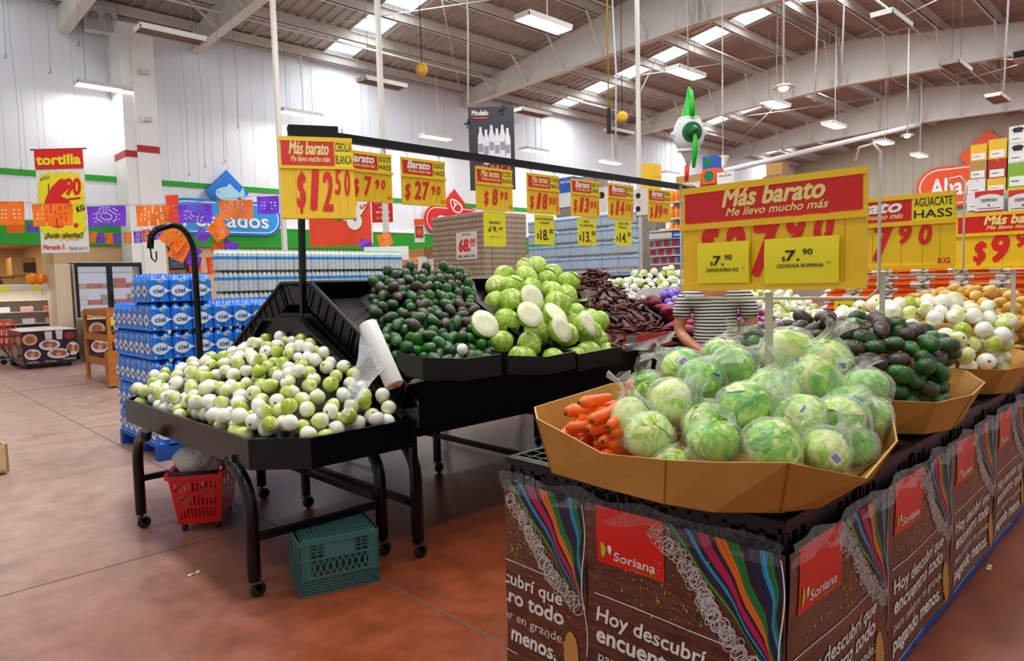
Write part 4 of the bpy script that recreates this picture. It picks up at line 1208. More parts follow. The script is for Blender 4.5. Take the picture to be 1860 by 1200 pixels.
pos2 = sorted([p for p in pos2 if p[2] > top2(p[0], p[1]) - .10 or p[0] < 3.36 or p[1] < .98], key=lambda p: p[0] + .3 * p[1])
print('avocados right', len(pos2))
for p in pos2[:140]:
    dk_ = 1 if (p[1] > 1.0 and p[0] < 3.72 and rnd.random() < .7) or rnd.random() < .12 else 0
    k = rnd.randrange(3); lab = ('dark ripe' if dk_ else 'green') + ' avocado on the right-hand cardboard tray, ' + ('near its front edge' if p[0] < 3.4 else 'on the aisle side' if p[1] < 1.1 else 'high on the mound')
    place('avocado', ('av', k, dk_), lambda: make_avo(k, dk_, lab, ''), p, (PI / 2 + rnd.gauss(0, .4), rnd.gauss(0, .4), rnd.uniform(0, 6.3)), rnd.uniform(1.1, 1.25), lab, ('dark' if dk_ else 'green') + ' avocados on the right-hand tray')
top3 = dome(4.96, 1.38, .70, .76, 1.06, .36); base3 = lambda x, y: max(.868, top3(x, y) - .19 if (x > 4.57 and y > .94) else .868)
polyO = [(p[0] + 1.27, p[1]) for p in polyV]
q = MB().grid(lambda u, v: (4.57 + .66 * u, .94 + .82 * v, base3(4.57 + .66 * u, .94 + .82 * v) - .015), 12, 12).build('mound_board', mCb, bpy.data.objects['cardboard_tray.002'])
pos3 = deposit(polyO, base3, top3, .046, np.random.default_rng(41), .012, 240)
pos3 = sorted([p for p in pos3 if p[2] > top3(p[0], p[1]) - .115 or p[0] < 4.64 or p[1] < 1.0], key=lambda p: p[0] + .3 * p[1])
print('onions right', len(pos3))
for p in pos3[:100]:
    k = rnd.randrange(3); lab = 'white onion on the right-hand cardboard tray, ' + ('near its front edge' if p[0] < 4.7 else 'on the aisle side' if p[1] < 1.1 else 'high on the mound')
    place('onion', ('on', k), None, p, R3(rnd), rnd.uniform(1.0, 1.12), lab, 'white onions on the right-hand tray')
POT = [tuber(s, .062, .042).build('potato', potato_m, data_only=True) for s in (11, 12, 13)]
top4 = dome(6.25, 1.38, .72, .76, 1.06, .37); base4 = lambda x, y: max(.868, top4(x, y) - .16 if (x > 5.85 and y > .94) else .868)
q = MB().grid(lambda u, v: (5.85 + .66 * u, .94 + .82 * v, base4(5.85 + .66 * u, .94 + .82 * v) - .015), 12, 12).build('mound_board', mCb, bpy.data.objects['cardboard_tray.003'])
pos4 = deposit([(p[0] + 2.55, p[1]) for p in polyV], base4, top4, .046, np.random.default_rng(51), .012, 240)
pos4 = sorted([p for p in pos4 if p[2] > top4(p[0], p[1]) - .11 or p[0] < 5.92 or p[1] < 1.0], key=lambda p: p[0] + .3 * p[1])
for p in pos4[:150]:
    o = put('potato', POT[rnd.randrange(3)], None, p, (rnd.uniform(-.5, .5), rnd.uniform(-.5, .5), rnd.uniform(0, 6.3)))
    tag(o, 'tan yellow potato heaped on the far right tray, ' + ('on the aisle side' if p[1] < 1.15 else 'high on the mound' if p[2] > 1.3 else 'on the near slope'), 'potato', 'potatoes on the right-hand tray')

# ================================================================ price signs
mYel = mat('sign_yellow', 'f6c70a', .4, var=.02)
mYel2 = mat('sign_card_yellow', 'f7dc17', .45)
mYelP = mat('pale_yellow_paper', 'f4e41e', .5)
mSgR = mat('sign_red', 'd4140f', .4)
mInkR = mat('sign_ink_red', 'e0180c', .45)
mInkB = mat('sign_ink_black', '17170f', .5)
mWhT = mat('sign_white_ink', 'f7f3ea', .45)
mCrm = mat('sign_cream_ink', 'f5df8a', .45)
def price_sign(label, w, h, head, hcol, tagl, digits, unit=None, side=None, hooks=True, group='yellow price signs', headw=None, thick=.012, cover=None):
    """local x 0..w, z 0..-h (top left corner at the origin), face towards -y"""
    t = thing('price_sign', label, 'price sign', group=group)
    hh = .36 * h
    b = MB().box((0, 0, -h), (w, thick, 0)).box((0, -.006, -.035 * h - .01), (w, 0, 0)).box((-.006, -.010, -hh - .02), (w + .006, 0, -hh + .0)).box((0, -.008, -h), (w, 0, -h + .022))
    xs = [w * q for q in (.20, .42, .63, .78, .90)]
    b.build('board', mYel, t)
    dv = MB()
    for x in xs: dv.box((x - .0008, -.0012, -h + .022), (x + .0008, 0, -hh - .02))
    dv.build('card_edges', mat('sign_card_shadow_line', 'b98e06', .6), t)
    hw = (w if not tagl else .70 * w) if headw is None else headw
    hp = MB().box((.012, -.003, -hh + .004), (hw, 0, -.04 * h - .008)).build('header_panel', mSgR, t)
    m = MB()
    cap = .125 * h
    m.text(head, hw * .54, -.215 * h, cap * 1.25, 0, -.0045, .25, .038, 'CENTER', hw * (.72 if tagl else .56))
    m.text('Me llevo mucho más', hw * .56, -.305 * h, cap * .56, 1, -.0045, .3, .022, 'CENTER', hw * (.72 if tagl else .56))
    m.build('lettering', [hcol, mCrm], hp)
    if tagl:
        tg = MB().box((hw + .004, -.004, -hh + .002), (w - .008, 0, -.03 * h - .008)).build('product_tag', mYel2, t)
        m = MB()
        for i, s_ in enumerate(tagl):
            m.text(s_, (hw + w) / 2, -.17 * h - i * .155 * h, .105 * h, 0, -.0055, 0, .012, 'CENTER', (w - hw) * .86)
        m.build('lettering', mInkB, tg)
    m = MB()
    for s_, x, z, c, wd in digits: m.text(s_, x * w, -z * h, c * h, 0, -.003, .15, .05, 'CENTER', wd * w)
    if unit: m.text(unit, .93 * w, -.93 * h, .07 * h, 0, -.0035, 0, .03, 'CENTER', .08 * w)
    if side: m.text(side, .955 * w, -.93 * h, .055 * h, 0, -.0035, 0, .03, 'LEFT', .42 * h, rot=PI / 2)
    m.build('price_digits', mInkR, t)
    if hooks:
        for x in (.12 * w, .86 * w):
            MB().tube([(x, -.004, -.01), (x + .004, -.006, .02), (x - .002, .005, .06), (x + .008, .02, .075), (x + .012, .03, .05), (x + .012, .02, .02)], .0022, 5).build('hook', mBlk, t)
    return t
HA = ('Más barato', mCrm); HB = ('Barato', mWhT)
RY, ZT_ = 4.365, 2.50
def D4(a, b_, c, d): return [('$', .12, .86, .30, .10), (a, .34, .86, .36, .13), (b_, .53, .86, .36, .14), (c, .71, .74, .18, .07), (d, .83, .74, .18, .07)] if a else [('$', .26, .86, .30, .10), (b_, .50, .86, .36, .13), (c, .69, .72, .18, .07), (d, .81, .72, .18, .07)]
o = price_sign('big tilted yellow price sign CEBOLLA BLANCA $12.50 at the near end of the rail', .46, .545, *HA, ('CEBOLLA', 'BLANCA'), [('$', .27, .86, .42, .11), ('1', .45, .88, .46, .10), ('2', .62, .90, .46, .13), ('5', .77, .70, .30, .075), ('0', .90, .71, .30, .07)], headw=.46 * .74)
o.location = (2.108, 4.265, 2.508); o.rotation_euler = (-.20, 0, math.radians(-26.7))
for x, lab, args in (
    (2.62, 'yellow price sign half hidden behind the big onion sign, AGUACATE HASS 7.90', dict(head='Barato', hcol=mWhT, tagl=('AGUACATE', 'HASS'), digits=D4('', '7', '9', '0'), unit='KG')),
    (3.13, 'yellow price sign AGUACATE HASS $27.90 on the rail', dict(head='Barato', hcol=mWhT, tagl=('AGUACATE', 'HASS'), digits=D4('2', '7', '9', '0'), unit='KG')),
    (3.88, 'yellow price sign COL BLANCA $8.90 on the rail', dict(head='Más barato', hcol=mCrm, tagl=('COL', 'BLANCA'), digits=D4('', '8', '9', '0'), unit='KG')),
    (4.49, 'yellow price sign $18.00 above the dried chile card', dict(head='Más barato', hcol=mCrm, tagl=('CHILE', 'MIRASOL'), digits=D4('1', '8', '0', '0'), side='GRANEL')),
    (5.09, 'yellow price sign $13.00 for loose garlic', dict(head='Barato', hcol=mWhT, tagl=('AJO A', 'GRANEL'), digits=D4('1', '3', '0', '0'), side='GRANEL')),
    (5.66, 'yellow price sign $14.50 for netted garlic', dict(head='Barato', hcol=mWhT, tagl=('AJO EN', 'MALLA'), digits=D4('1', '4', '5', '0'), side='MALLA')),
    (6.36, 'farthest yellow price sign on the rail, $19.00', dict(head='Barato', hcol=mWhT, tagl=('CEBOLLA', 'BOLSA'), digits=D4('1', '9', '0', '0')))):
    o = price_sign(lab, .42, .355, **args); o.location = (x, RY, ZT_)
def price_card(label, x, w, h, z, lines, y=RY - .002):
    t = thing('price_card', label, 'price card', (x, y, z), group='plain yellow price cards under the rail signs')
    MB().box((0, 0, -h), (w, .003, 0)).build('card', mYelP, t)
    m = MB()
    for s_, cx, zz, cap, wd in lines: m.text(s_, cx * w, -zz * h, cap * h, 0, -.0015, 0, .022, 'CENTER', wd * w)
    m.build('lettering', mInkB, t)
price_card('yellow card barato 19.90 hanging under the cabbage sign', 3.95, .255, .30, 2.14, [('barato', .5, .36, .09, .5), ('$', .22, .58, .07, .06), ('19.', .45, .58, .14, .34), ('90', .76, .53, .08, .18), ('vigencia mes', .5, .74, .03, .5)])
price_card('yellow card CHILE MIRASOL A GRANEL 18.00 under its sign', 4.57, .26, .27, 2.135, [('CHILE MIRASOL', .5, .17, .07, .9), ('A GRANEL', .5, .30, .07, .5), ('$', .15, .78, .16, .09), ('18.', .48, .84, .34, .42), ('00', .84, .62, .16, .2)])
price_card('yellow card AJO A GRANEL 13.00 under its sign', 5.17, .28, .27, 2.135, [('AJO', .45, .17, .08, .3), ('A GRANEL', .5, .31, .08, .75), ('$', .12, .80, .17, .09), ('13.', .48, .86, .36, .42), ('00', .84, .62, .16, .2)])
price_card('yellow card AJO EN MALLA 14.50 under its sign', 5.76, .28, .26, 2.135, [('AJO EN', .5, .17, .09, .6), ('MALLA', .45, .32, .09, .5), ('$', .12, .80, .17, .09), ('14.', .48, .86, .36, .42), ('50', .84, .62, .16, .2)])

# signs on posts over the right-hand trays (seen facing the near end)
mWireF = mat('white_wire_frame', 'cfcabd', .4, metal=.3)
mPost = mat('galvanised_post', 'c4bfae', .45, metal=.2)
def post_sign(sign, X, yl, w, h, zt, label, ypost, zb=.87):
    sign.location = (X, yl, zt); sign.rotation_euler = (0, 0, -PI / 2)
    t = thing('sign_stand', label, 'sign stand', (X + .02, ypost, zb))
    yr = yl - w; zz = zt - zb
    MB().box((-.006, -.012, 0), (.006, .012, zz - h - .01)).build('post', mPost, t)
    a, b_ = yl - ypost + .02, yr - ypost - .03
    MB().tube([(-.0, a - .05, zz + .01), (0, a, zz + .02), (0, a + .0, zz - h), (0, a - .02, zz - h - .03), (0, b_ + .03, zz - h - .03), (0, b_, zz - h), (0, b_, zz + .04), (0, b_ + .02, zz + .065), (0, b_ + .06, zz + .06), (0, b_ + .07, zz + .02)], .005, 6).build('wire_frame', mWireF, t)
s1 = price_sign('largest yellow sign Más barato with two 7.90 papers, over the lettuce tray', .645, .375, 'Más barato', mCrm, None, [('$', .17, .70, .30, .10), ('2', .32, .86, .44, .11), ('7', .50, .86, .46, .13), ('9', .66, .60, .24, .08), ('0', .80, .60, .24, .08)], hooks=False, headw=.633)
post_sign(s1, 2.28, 1.415, .645, .375, 1.87, 'grey post and white wire frame holding the largest sign', 1.09)
def paper(label, x, w, z, lines, h):
    t = thing('price_paper', label, 'price paper'); t.location = (2.28 - .012, 1.415 - x, 1.87 - z); t.rotation_euler = (0, 0, -PI / 2)
    MB().grid(lambda u, v: (w * u, -.004 * math.sin(v * 3) - .002, -h * v), 2, 6, smooth=True).build('sheet', mYelP, t)
    m = MB()
    for s_, cx, zz, cap, wd in lines: m.text(s_, cx * w, -zz * h, cap * h, 0, -.0085, 0, .018, 'CENTER', wd * w)
    m.build('lettering', mInkB, t)
paper('yellow paper $7.90 ZANAHORIA KG taped on the big sign', .07, .20, .205, [('$', .30, .56, .09, .05), ('7.', .43, .56, .22, .20), ('90', .62, .44, .12, .14), ('ZANAHORIA KG', .50, .72, .085, .62), ('KG', .90, .66, .03, .05)], .145)
paper('yellow paper $7.90 LECHUGA ROMANA taped on the big sign', .325, .245, .205, [('$', .28, .50, .09, .045), ('7.', .40, .50, .22, .19), ('90', .60, .38, .12, .13), ('LECHUGA ROMANA', .50, .65, .078, .62), ('PZ', .88, .58, .03, .05)], .15)
p = onX(1737, 345, 3.9)
s2 = price_sign('yellow sign AGUACATE HASS 7.90 over the right-hand avocado tray', .645, .375, 'Barato', mWhT, ('AGUACATE', 'HASS'), [('$', .10, .86, .30, .09), ('2', .28, .86, .44, .12), ('7', .50, .86, .46, .13), ('9', .66, .64, .24, .075), ('0', .80, .66, .24, .075)], 'KG', hooks=False)
post_sign(s2, 3.9, p.y + .645, .645, .375, p.z, 'grey post and white wire frame holding the avocado sign', p.y + .33)
p = onX(1737, 390, 5.55)
s3 = price_sign('yellow sign Más barato $9.90 over the right-hand onion and potato trays', .645, .375, 'Más barato', mCrm, None, [('$', .22, .86, .34, .10), ('9', .40, .86, .44, .13), ('9', .58, .62, .24, .08), ('0', .70, .62, .24, .08)], hooks=False, headw=.633)
post_sign(s3, 5.55, p.y, .645, .375, p.z, 'grey post and white wire frame holding the 9.90 sign', p.y - .33)

# ================================================================ bits round the onion table
# bag roll on an arm
mRoll = mat('white_bag_roll', 'e9e9e6', .35, bump=.2, bscale=70)
a, b_ = deep(668, 588, 3.72), deep(717, 700, 3.60)
t = thing('bag_roll', 'white roll of plastic bags with a loose bag hanging from it beside the onions', 'bag roll', a)
d = b_ - a
MB().tube([(0, 0, 0), d * .02, d * .98, d], [.046, .05, .05, .046], 18).build('roll', mRoll, t)
MB().tube([d * -.03, d * 1.02], .018, 10).build('cardboard_core', mCb, t)
MB().tube([d * .02, d * .3 + Vector((.06, .05, -.05)), Vector((2.25, 3.14, 1.0)) - a], .010, 6).build('holder_arm', mBlk, t)
q = [deep(658, 592, 3.7), deep(700, 665, 3.58), deep(632, 755, 3.52), deep(628, 735, 3.55)]
def bagf_(u, v):
    l = q[0].lerp(q[3], v); r_ = q[1].lerp(q[2], v ** .9)
    p_ = l.lerp(r_, u) - a
    return p_ + Vector((.012 * math.sin(u * 9 + v * 4), .012 * math.sin(v * 11 + u * 5), 0)) * (.3 + v)
MB().grid(bagf_, 14, 18).build('loose_bag', film_mat('loose_bag_film', 'f2f5f4', .55, .1, .6, 16), t)
# hooked black handle pole
t = thing('hook_pole', 'black tube pole with a crooked top standing behind the left end of the onion table', 'pole', (2.0, 5.53, .80))
pts = [(0, 0, -.79), (-.0, 0, 1.02)]
for k in range(1, 9):
    an = k / 8 * 2.0; pts.append((-.11 + .11 * math.cos(an), 0, 1.02 + .14 * math.sin(an) + .01 * k))
pts += [(-.26, 0, 1.19), (-.30, 0, 1.14), (-.31, 0, 1.05)]
MB().tube(pts, .024, 10).build('tube', mBlk, t)
MB().tube([(-.31, 0, 1.06), (-.305, 0, .98), (-.28, 0, .95), (-.27, 0, .98), (-.27, 0, 1.03)], .006, 6).build('hook', mBlk, t)

# red shopping basket on wheels
mBk = mat('red_basket_plastic', 'd8120e', .35)
t = thing('shopping_basket', 'red wheeled shopping basket full of plastic bags under the onion table', 'basket', (1.69, 4.70, 0), (0, 0, math.radians(-33)))
m = MB(); w0, d0, w1, d1, z0, z1 = .25, .42, .33, .52, .05, .38
def panel(c0, c1, n, rows):
    """slotted side between two corner functions"""
    P = lambda u, v: Vector(c0(v)).lerp(Vector(c1(v)), u)
    us = [0, .06] + [k for i in range(n) for k in (.08 + .84 * i / n, .08 + .84 * (i + .45) / n)] + [.94, 1]
    vs = [0, .12, .32, .38, .58, .66, .84, 1]
    for j in range(len(vs) - 1):
        for i in range(len(us) - 1):
            hole = j in (1, 3, 5) and i >= 2 and i % 2 == 0 and i < len(us) - 2
            if hole and rows: continue
            m.add([P(us[i], vs[j]), P(us[i + 1], vs[j]), P(us[i + 1], vs[j + 1]), P(us[i], vs[j + 1])], [(0, 1, 2, 3)])
def cor(sx, sy): return lambda v: (sx * (w0 + (w1 - w0) * v) / 2, sy * (d0 + (d1 - d0) * v) / 2, z0 + (z1 - z0) * v)
cs = [cor(-1, -1), cor(1, -1), cor(1, 1), cor(-1, 1)]
for i in range(4): panel(cs[i], cs[(i + 1) % 4], 10 if i % 2 == 0 else 13, True)
m.box((-w0 / 2, -d0 / 2, z0), (w0 / 2, d0 / 2, z0 + .006)); m.build('basket_body', mBk, t)
m = MB(); R = [(-w1 / 2, -d1 / 2), (w1 / 2, -d1 / 2), (w1 / 2, d1 / 2), (-w1 / 2, d1 / 2)]
for i in range(4): m.bar((*R[i], .375), (*R[(i + 1) % 4], .375), .035, .04)
m.build('rim', mBk, t)
MB().tube([(-.14, -.285, .395), (.14, -.285, .395)], .012, 8).tube([(-.14, -.285, .395), (-.175, -.2, .39)], .011, 8).build('handle', mDark, t)
for x in (-.10, .10):
    for y in (-.17, .18):
        MB().lathe([(.008, -.012), (.026, -.012), (.026, .012), (.008, .012)], 12, T=Matrix.Translation((x, y, .026)) @ Matrix.Rotation(PI / 2, 4, 'Y')).build('wheel', mDark, t)
bgm = film_mat('crumpled_bag_film', 'e6e2da', .35, .15, .9, 20)
for i, (x, y, z, r_, lb) in enumerate(((1.62, 4.60, .44, .13, 'crumpled white plastic bag bulging out of the red basket'), (1.80, 4.84, .42, .10, 'small crumpled bag at the back of the red basket'))):
    o = leafy(r_, 70 + i, amp=.30, nu=34, nv=24).build('plastic_bag', bgm, None, (x, y, z)); tag(o, lb, 'plastic bag')

# dark green milk crate upside down on the floor
mCr = mat('dark_green_plastic', '3b6d6a', .45)
p0, p1 = onz(547, 1087), onz(690, 1055)
ang_ = math.atan2(p1.y - p0.y, p1.x - p0.x); Lc = (p1 - p0).length; Wc, Hc = .31, .285
t = thing('milk_crate', 'dark green milk crate turned upside down on the floor under the onion table', 'crate', p0, (0, 0, ang_))
m = MB(); th = .010
def cside(T, L_):
    B = lambda x0, x1, za, zb, y0=0, y1=th: m.box((x0, y0, za), (x1, y1, zb), T=T)
    for k in range(6): B(0, L_, .002 + k * .0145, .0095 + k * .0145)
    for k in range(9): x = L_ * k / 8; B(max(0, x - .003), min(L_, x + .003), 0, .088)
    B(0, L_, .085, .093, -.004); B(0, L_, .178, .186, -.004); B(0, L_, Hc - .028, Hc - .0, -.003)
    B(0, .055, .09, Hc - .01); B(L_ - .055, L_, .09, Hc - .01)
    for x in (.012, .03, L_ - .03, L_ - .012): B(x - .003, x + .003, .09, Hc - .01, -.005)
    n = 9 if L_ > .35 else 7; a = (L_ - .11) / n
    for k in range(n):
        x = .055 + k * a
        m.bar((x, .004, .093), (x + a, .004, .178), .006, .008, T=T); m.bar((x + a, .005, .093), (x, .005, .178), .006, .008, T=T)
    B(.12, L_ - .12, .186, Hc - .028)
    for xx in (.055, .0875, .12): B(xx - .003, xx + .003, .186, Hc - .028); B(L_ - xx - .003, L_ - xx + .003, .186, Hc - .028)
    for k in range(1, 4):
        z = .186 + k * .018; B(.055, .12, z, z + .005); B(L_ - .12, L_ - .055, z, z + .005)
cside(Matrix.Identity(4), Lc)
cside(Matrix.Translation((Lc, Wc, 0)) @ Matrix.Rotation(PI, 4, 'Z'), Lc)
cside(Matrix.Translation((0, Wc, 0)) @ Matrix.Rotation(-PI / 2, 4, 'Z'), Wc)
cside(Matrix.Translation((Lc, 0, 0)) @ Matrix.Rotation(PI / 2, 4, 'Z'), Wc)
for k in range(-8, 14):
    for sg in (1, -1):
        x0 = k * .045 if sg > 0 else Lc - k * .045; pts = []
        # clip the diagonal to the top rectangle
        xa, ya, xb, yb = x0, 0, x0 + sg * Wc, Wc
        lo, hi = 0.0, 1.0
        for tt in range(0, 1): pass
        if sg > 0: lo = max(0, -xa / Wc); hi = min(1, (Lc - xa) / Wc)
        else: lo = max(0, (xa - Lc) / Wc); hi = min(1, xa / Wc)
        if hi - lo < .05: continue
        m.bar((xa + sg * Wc * lo, Wc * lo, Hc - .006), (xa + sg * Wc * hi, Wc * hi, Hc - .006), .006, .008)
for x in (0, Lc - .014): m.box((x, 0, Hc - .012), (x + .014, Wc, Hc))
m.build('crate_body', mCr, t)

# ================================================================ stacked drinks packs
def shrink_pack(nx, ny, r, h, bands, capr, capi, sh0=.70, flat=False, scal=.6, res=6, topi=0):
    """Shrink-wrapped block of bottles as one skin: side scallops and a top that rises over each bottle neck."""
    m = MB(); GX, GY = nx * res, ny * res; Wx, Wy = nx * 2 * r, ny * 2 * r
    def bc(a, n): k = min(n - 1, int(a / (2 * r))); return (k + .5) * 2 * r
    def hz(x, y):
        d = math.hypot(x - bc(min(x, Wx - 1e-6), nx), y - bc(min(y, Wy - 1e-6), ny)) / r
        if flat: return h - (.004 if d > .9 else 0)
        if d < capr: return h
        k = min(1, (d - capr) / (1.25 - capr)); return h - (h * (1 - sh0)) * k ** .62
    def edge(x, y):
        X, Y = x, y
        dx = x - bc(min(x, Wx - 1e-6), nx); dy = y - bc(min(y, Wy - 1e-6), ny)
        sx = (r - math.sqrt(max(0, r * r - dx * dx))) * scal; sy = (r - math.sqrt(max(0, r * r - dy * dy))) * scal
        if y < 1e-6: Y = sx
        if y > Wy - 1e-6: Y = Wy - sx
        if x < 1e-6: X = sy
        if x > Wx - 1e-6: X = Wx - sy
        return X - Wx / 2, Y - Wy / 2
    vs = []; fs = []
    for j in range(GY + 1):
        for i in range(GX + 1):
            x, y = Wx * i / GX, Wy * j / GY; X, Y = edge(x, y); vs.append((X, Y, hz(x, y)))
    for j in range(GY):
        for i in range(GX):
            cx, cy = Wx * (i + .5) / GX, Wy * (j + .5) / GY
            d = math.hypot(cx - bc(cx, nx), cy - bc(cy, ny)) / r
            m.add([], [], 0)
            fs.append(((j * (GX + 1) + i, j * (GX + 1) + i + 1, (j + 1) * (GX + 1) + i + 1, (j + 1) * (GX + 1) + i), capi if d < capr + .08 else topi))
    b0 = len(m.v); m.v.extend(vs)
    for f, mi in fs: m.f.append(tuple(b0 + k for k in f)); m.m.append(mi); m.sm.append(True)
    per = [(i, 0) for i in range(GX)] + [(GX, j) for j in range(GY)] + [(GX - i, GY) for i in range(GX)] + [(0, GY - j) for j in range(GY)]
    zt = [hz(Wx * i / GX, Wy * j / GY) for i, j in per]; n = len(per)
    lev = [b_[0] for b_ in bands]
    for q, (za, zb, mi) in enumerate(bands):
        A = []; B = []
        for k, (i, j) in enumerate(per):
            X, Y = edge(Wx * i / GX, Wy * j / GY)
            A.append((X, Y, min(za * h, zt[k]))); B.append((X, Y, min(zb * h, zt[k]) if zb < .99 else zt[k]))
        m.rings([A, B], mi, False, False)
    return m
mCiel = mat('blue_shrink_film', '1f7bea', .2, var=.12, vscale=18, bump=.35, bscale=30, coat=.5)
mCielD = mat('dark_blue_print', '0d2a86', .25, coat=.4)
mCielL = mat('pale_blue_print', 'dfeefc', .3, coat=.4)
mCap = mat('blue_bottle_cap', '1a3fb0', .4)
mYelPr = mat('yellow_print', 'f2e21a', .4)
CP = shrink_pack(2, 2, .046, .256, [(0, .08, 0), (.08, .66, 0), (.66, .99, 0)], .32, 1, .72, scal=.5)
CPX = .183 / .184; CPY = .163 / .184
CP.v = [(x * CPX, y * CPY, z) for x, y, z in CP.v]
CPM = CP.build('wrap', [mCiel, mCap], data_only=True)
def drop_print():
    m = MB()
    for T, w in ((Matrix.Translation((0, -.0815, 0)), .165), (Matrix.Translation((-.0925, 0, 0)) @ Matrix.Rotation(-PI / 2, 4, 'Z'), .145)):
        c = [(.078 * math.cos(a) * w / .165 * (1.0 if math.cos(a) < 0 else .95 + .45 * max(0, math.cos(a)) ** 6), .098 + .054 * math.sin(a) * (1 if math.cos(a) < .3 else (1 - (math.cos(a) - .3) / .7) ** .6)) for a in [2 * PI * k / 22 for k in range(22)]]
        m.flat([(x - .008, z) for x, z in c], 0, -.0022, T)
        m.text('ciel', -.008, .080, .042, 1, -.0035, 0, .02, 'CENTER', .088 * w / .165, T=T)
        m.text('100%', .012, .196, .014, 2, -.0035, 0, .02, 'CENTER', .05, rot=.1, T=T)
        m.text('agua', .014, .178, .014, 2, -.0035, 0, .02, 'CENTER', .05, rot=.1, T=T)
        m.flat([(-w / 2 + .012, .012), (-w / 2 + .03, .012), (-w / 2 + .03, .026), (-w / 2 + .012, .026)], 0, -.0022, T)
    return m
CPL = drop_print().build('label_print', [mCielL, mCielD, mYelPr], data_only=True)
pallet('pallet', 1.985, 6.63, 3.13, 7.79, 'worn blue wooden pallet under the blue water packs in the left aisle')
cnt = 0
lay = ['bottom layer', 'second layer', 'third layer', 'fourth layer', 'fifth layer', 'separate top layer']
for l in range(6):
    for i in range(6):
        for j in range(7):
            if l < 4 and i > 0 and j > 0: continue
            if l == 5 and (i > 2 or j > 2): continue
            if l == 4 and i > 3 and j > 3: continue
            x, y, z = 1.99 + .0925 + i * .187, 6.64 + .0825 + j * .165, .143 + l * .2585
            face = 'on the corner' if i == 0 and j == 0 else 'on the narrow left face' if i == 0 else 'on the aisle face' if j == 0 else 'inside the stack'
            lab = 'blue shrink-wrapped water pack, %s, %s' % (lay[l], face)
            if cnt == 0:
                t0 = thing('water_pack', lab, 'water pack', (x, y, z), group='blue water packs on the pallet'); put('wrap', CPM, t0); put('label_print', CPL, t0); KIDS[t0.name] = list(t0.children)
            else: dup(t0, (x + rnd.uniform(-.002, .002), y + rnd.uniform(-.002, .002), z), (0, 0, rnd.uniform(-.02, .02)), None, lab)
            cnt += 1
# clear water packs with green caps behind
mIce = mat('clear_water_bottle', 'd6e4e8', .15, var=.12, vscale=30, coat=.6)
mIce2 = mat('clear_water_bottle_lower', 'c3ccd0', .2, var=.15, vscale=25, coat=.5)
mLb = mat('light_blue_bottle_label', '2f8fd8', .4)
mGc = mat('green_bottle_cap', '1f9a45', .4)
WP = shrink_pack(4, 3, .033, .272, [(0, .06, 1), (.06, .5, 1), (.5, .66, 2), (.66, .70, 0), (.70, .99, 0)], .38, 3, .76, scal=.9, res=5)
WPM = WP.build('bottles', [mIce, mIce2, mLb, mGc], data_only=True)
mTray = mat('grey_layer_board', '8f9290', .7)
p = onY(395, 455, 9.2)
for l in range(8):
    for i in range(11):
        if l < 4: continue
        o = put('water_pack', WPM, None, (p.x + .14 + i * .268, 9.32, 2.06 - (8 - l) * .278), (0, 0, 0))
        tag(o, 'clear water pack with green caps, %s tier of the stack left of the white pole' % ('fourth', 'third', 'second', 'top')[l - 4], 'water pack', 'clear water packs with green caps')
for l in range(4):
    o = MB().box((p.x, 9.2, 2.055 - l * .278 - .279), (p.x + 2.95, 9.45, 2.055 - l * .278 - .275)).build('layer_board', mTray)
    tag(o, 'grey board between water tiers, %s' % ('under the top tier', 'under the second tier', 'under the third tier', 'under the fourth tier', 'lowest of the boards')[l], 'layer board')
MB().box((p.x, 9.2, 0), (p.x + 2.95, 9.5, 2.055 - 4 * .278 - .002)).build('pallet_load', mat('wrapped_pallet_load', '9aa6aa', .3, var=.2, vscale=6))
tag(bpy.data.objects['pallet_load'], 'wrapped lower pallet load beneath the clear water packs', 'pallet load')

# beer can wall
mCan = mat('can_body_print', 'b9a58c', .35, metal=.3, var=.35, vscale=40)
mCanT = mat('can_lid', 'd5d5d8', .25, metal=.8)
mKraft = mat('kraft_tray', '9a8468', .7)
CT = shrink_pack(6, 4, .033, .122, [(0, .34, 1), (.34, .90, 0), (.90, .99, 2)], .9, 2, flat=True, scal=.95, res=4, topi=2)
CTM = CT.build('cans', [mCan, mKraft, mCanT], data_only=True)
c0 = deep(877, 383, 16.5)
yl = onX(785, 397, c0.x).y; xr = onY(956, 385, c0.y).x
n1 = max(1, round((yl - c0.y) / .40)); n2 = max(1, round((xr - c0.x) / .40))
for l in range(13):
    z = c0.z - (l + 1) * .126
    for j in range(n1):
        o = put('can_tray', CTM, None, (c0.x + .135, c0.y + .20 + j * .402, z), (0, 0, PI / 2)); tag(o, 'tray of beer cans on the left face of the can wall, row %s' % ('near the top' if l < 4 else 'at mid height' if l < 9 else 'low down'), 'can tray', 'can trays in the wall of cans')
    for i in range(1, n2):
        o = put('can_tray', CTM, None, (c0.x + .08 + i * .402, c0.y + .135, z)); tag(o, 'tray of beer cans on the right face of the can wall, row %s' % ('near the top' if l < 4 else 'at mid height' if l < 9 else 'low down'), 'can tray', 'can trays in the wall of cans')
o = MB().box((c0.x, c0.y, 0), (c0.x + .4 * n2, c0.y + .402 * n1, c0.z - 13 * .126)).build('pallet_load', mat('wrapped_pallet_load', '9aa6aa')); tag(o, 'wrapped lower load beneath the wall of beer cans', 'pallet load')
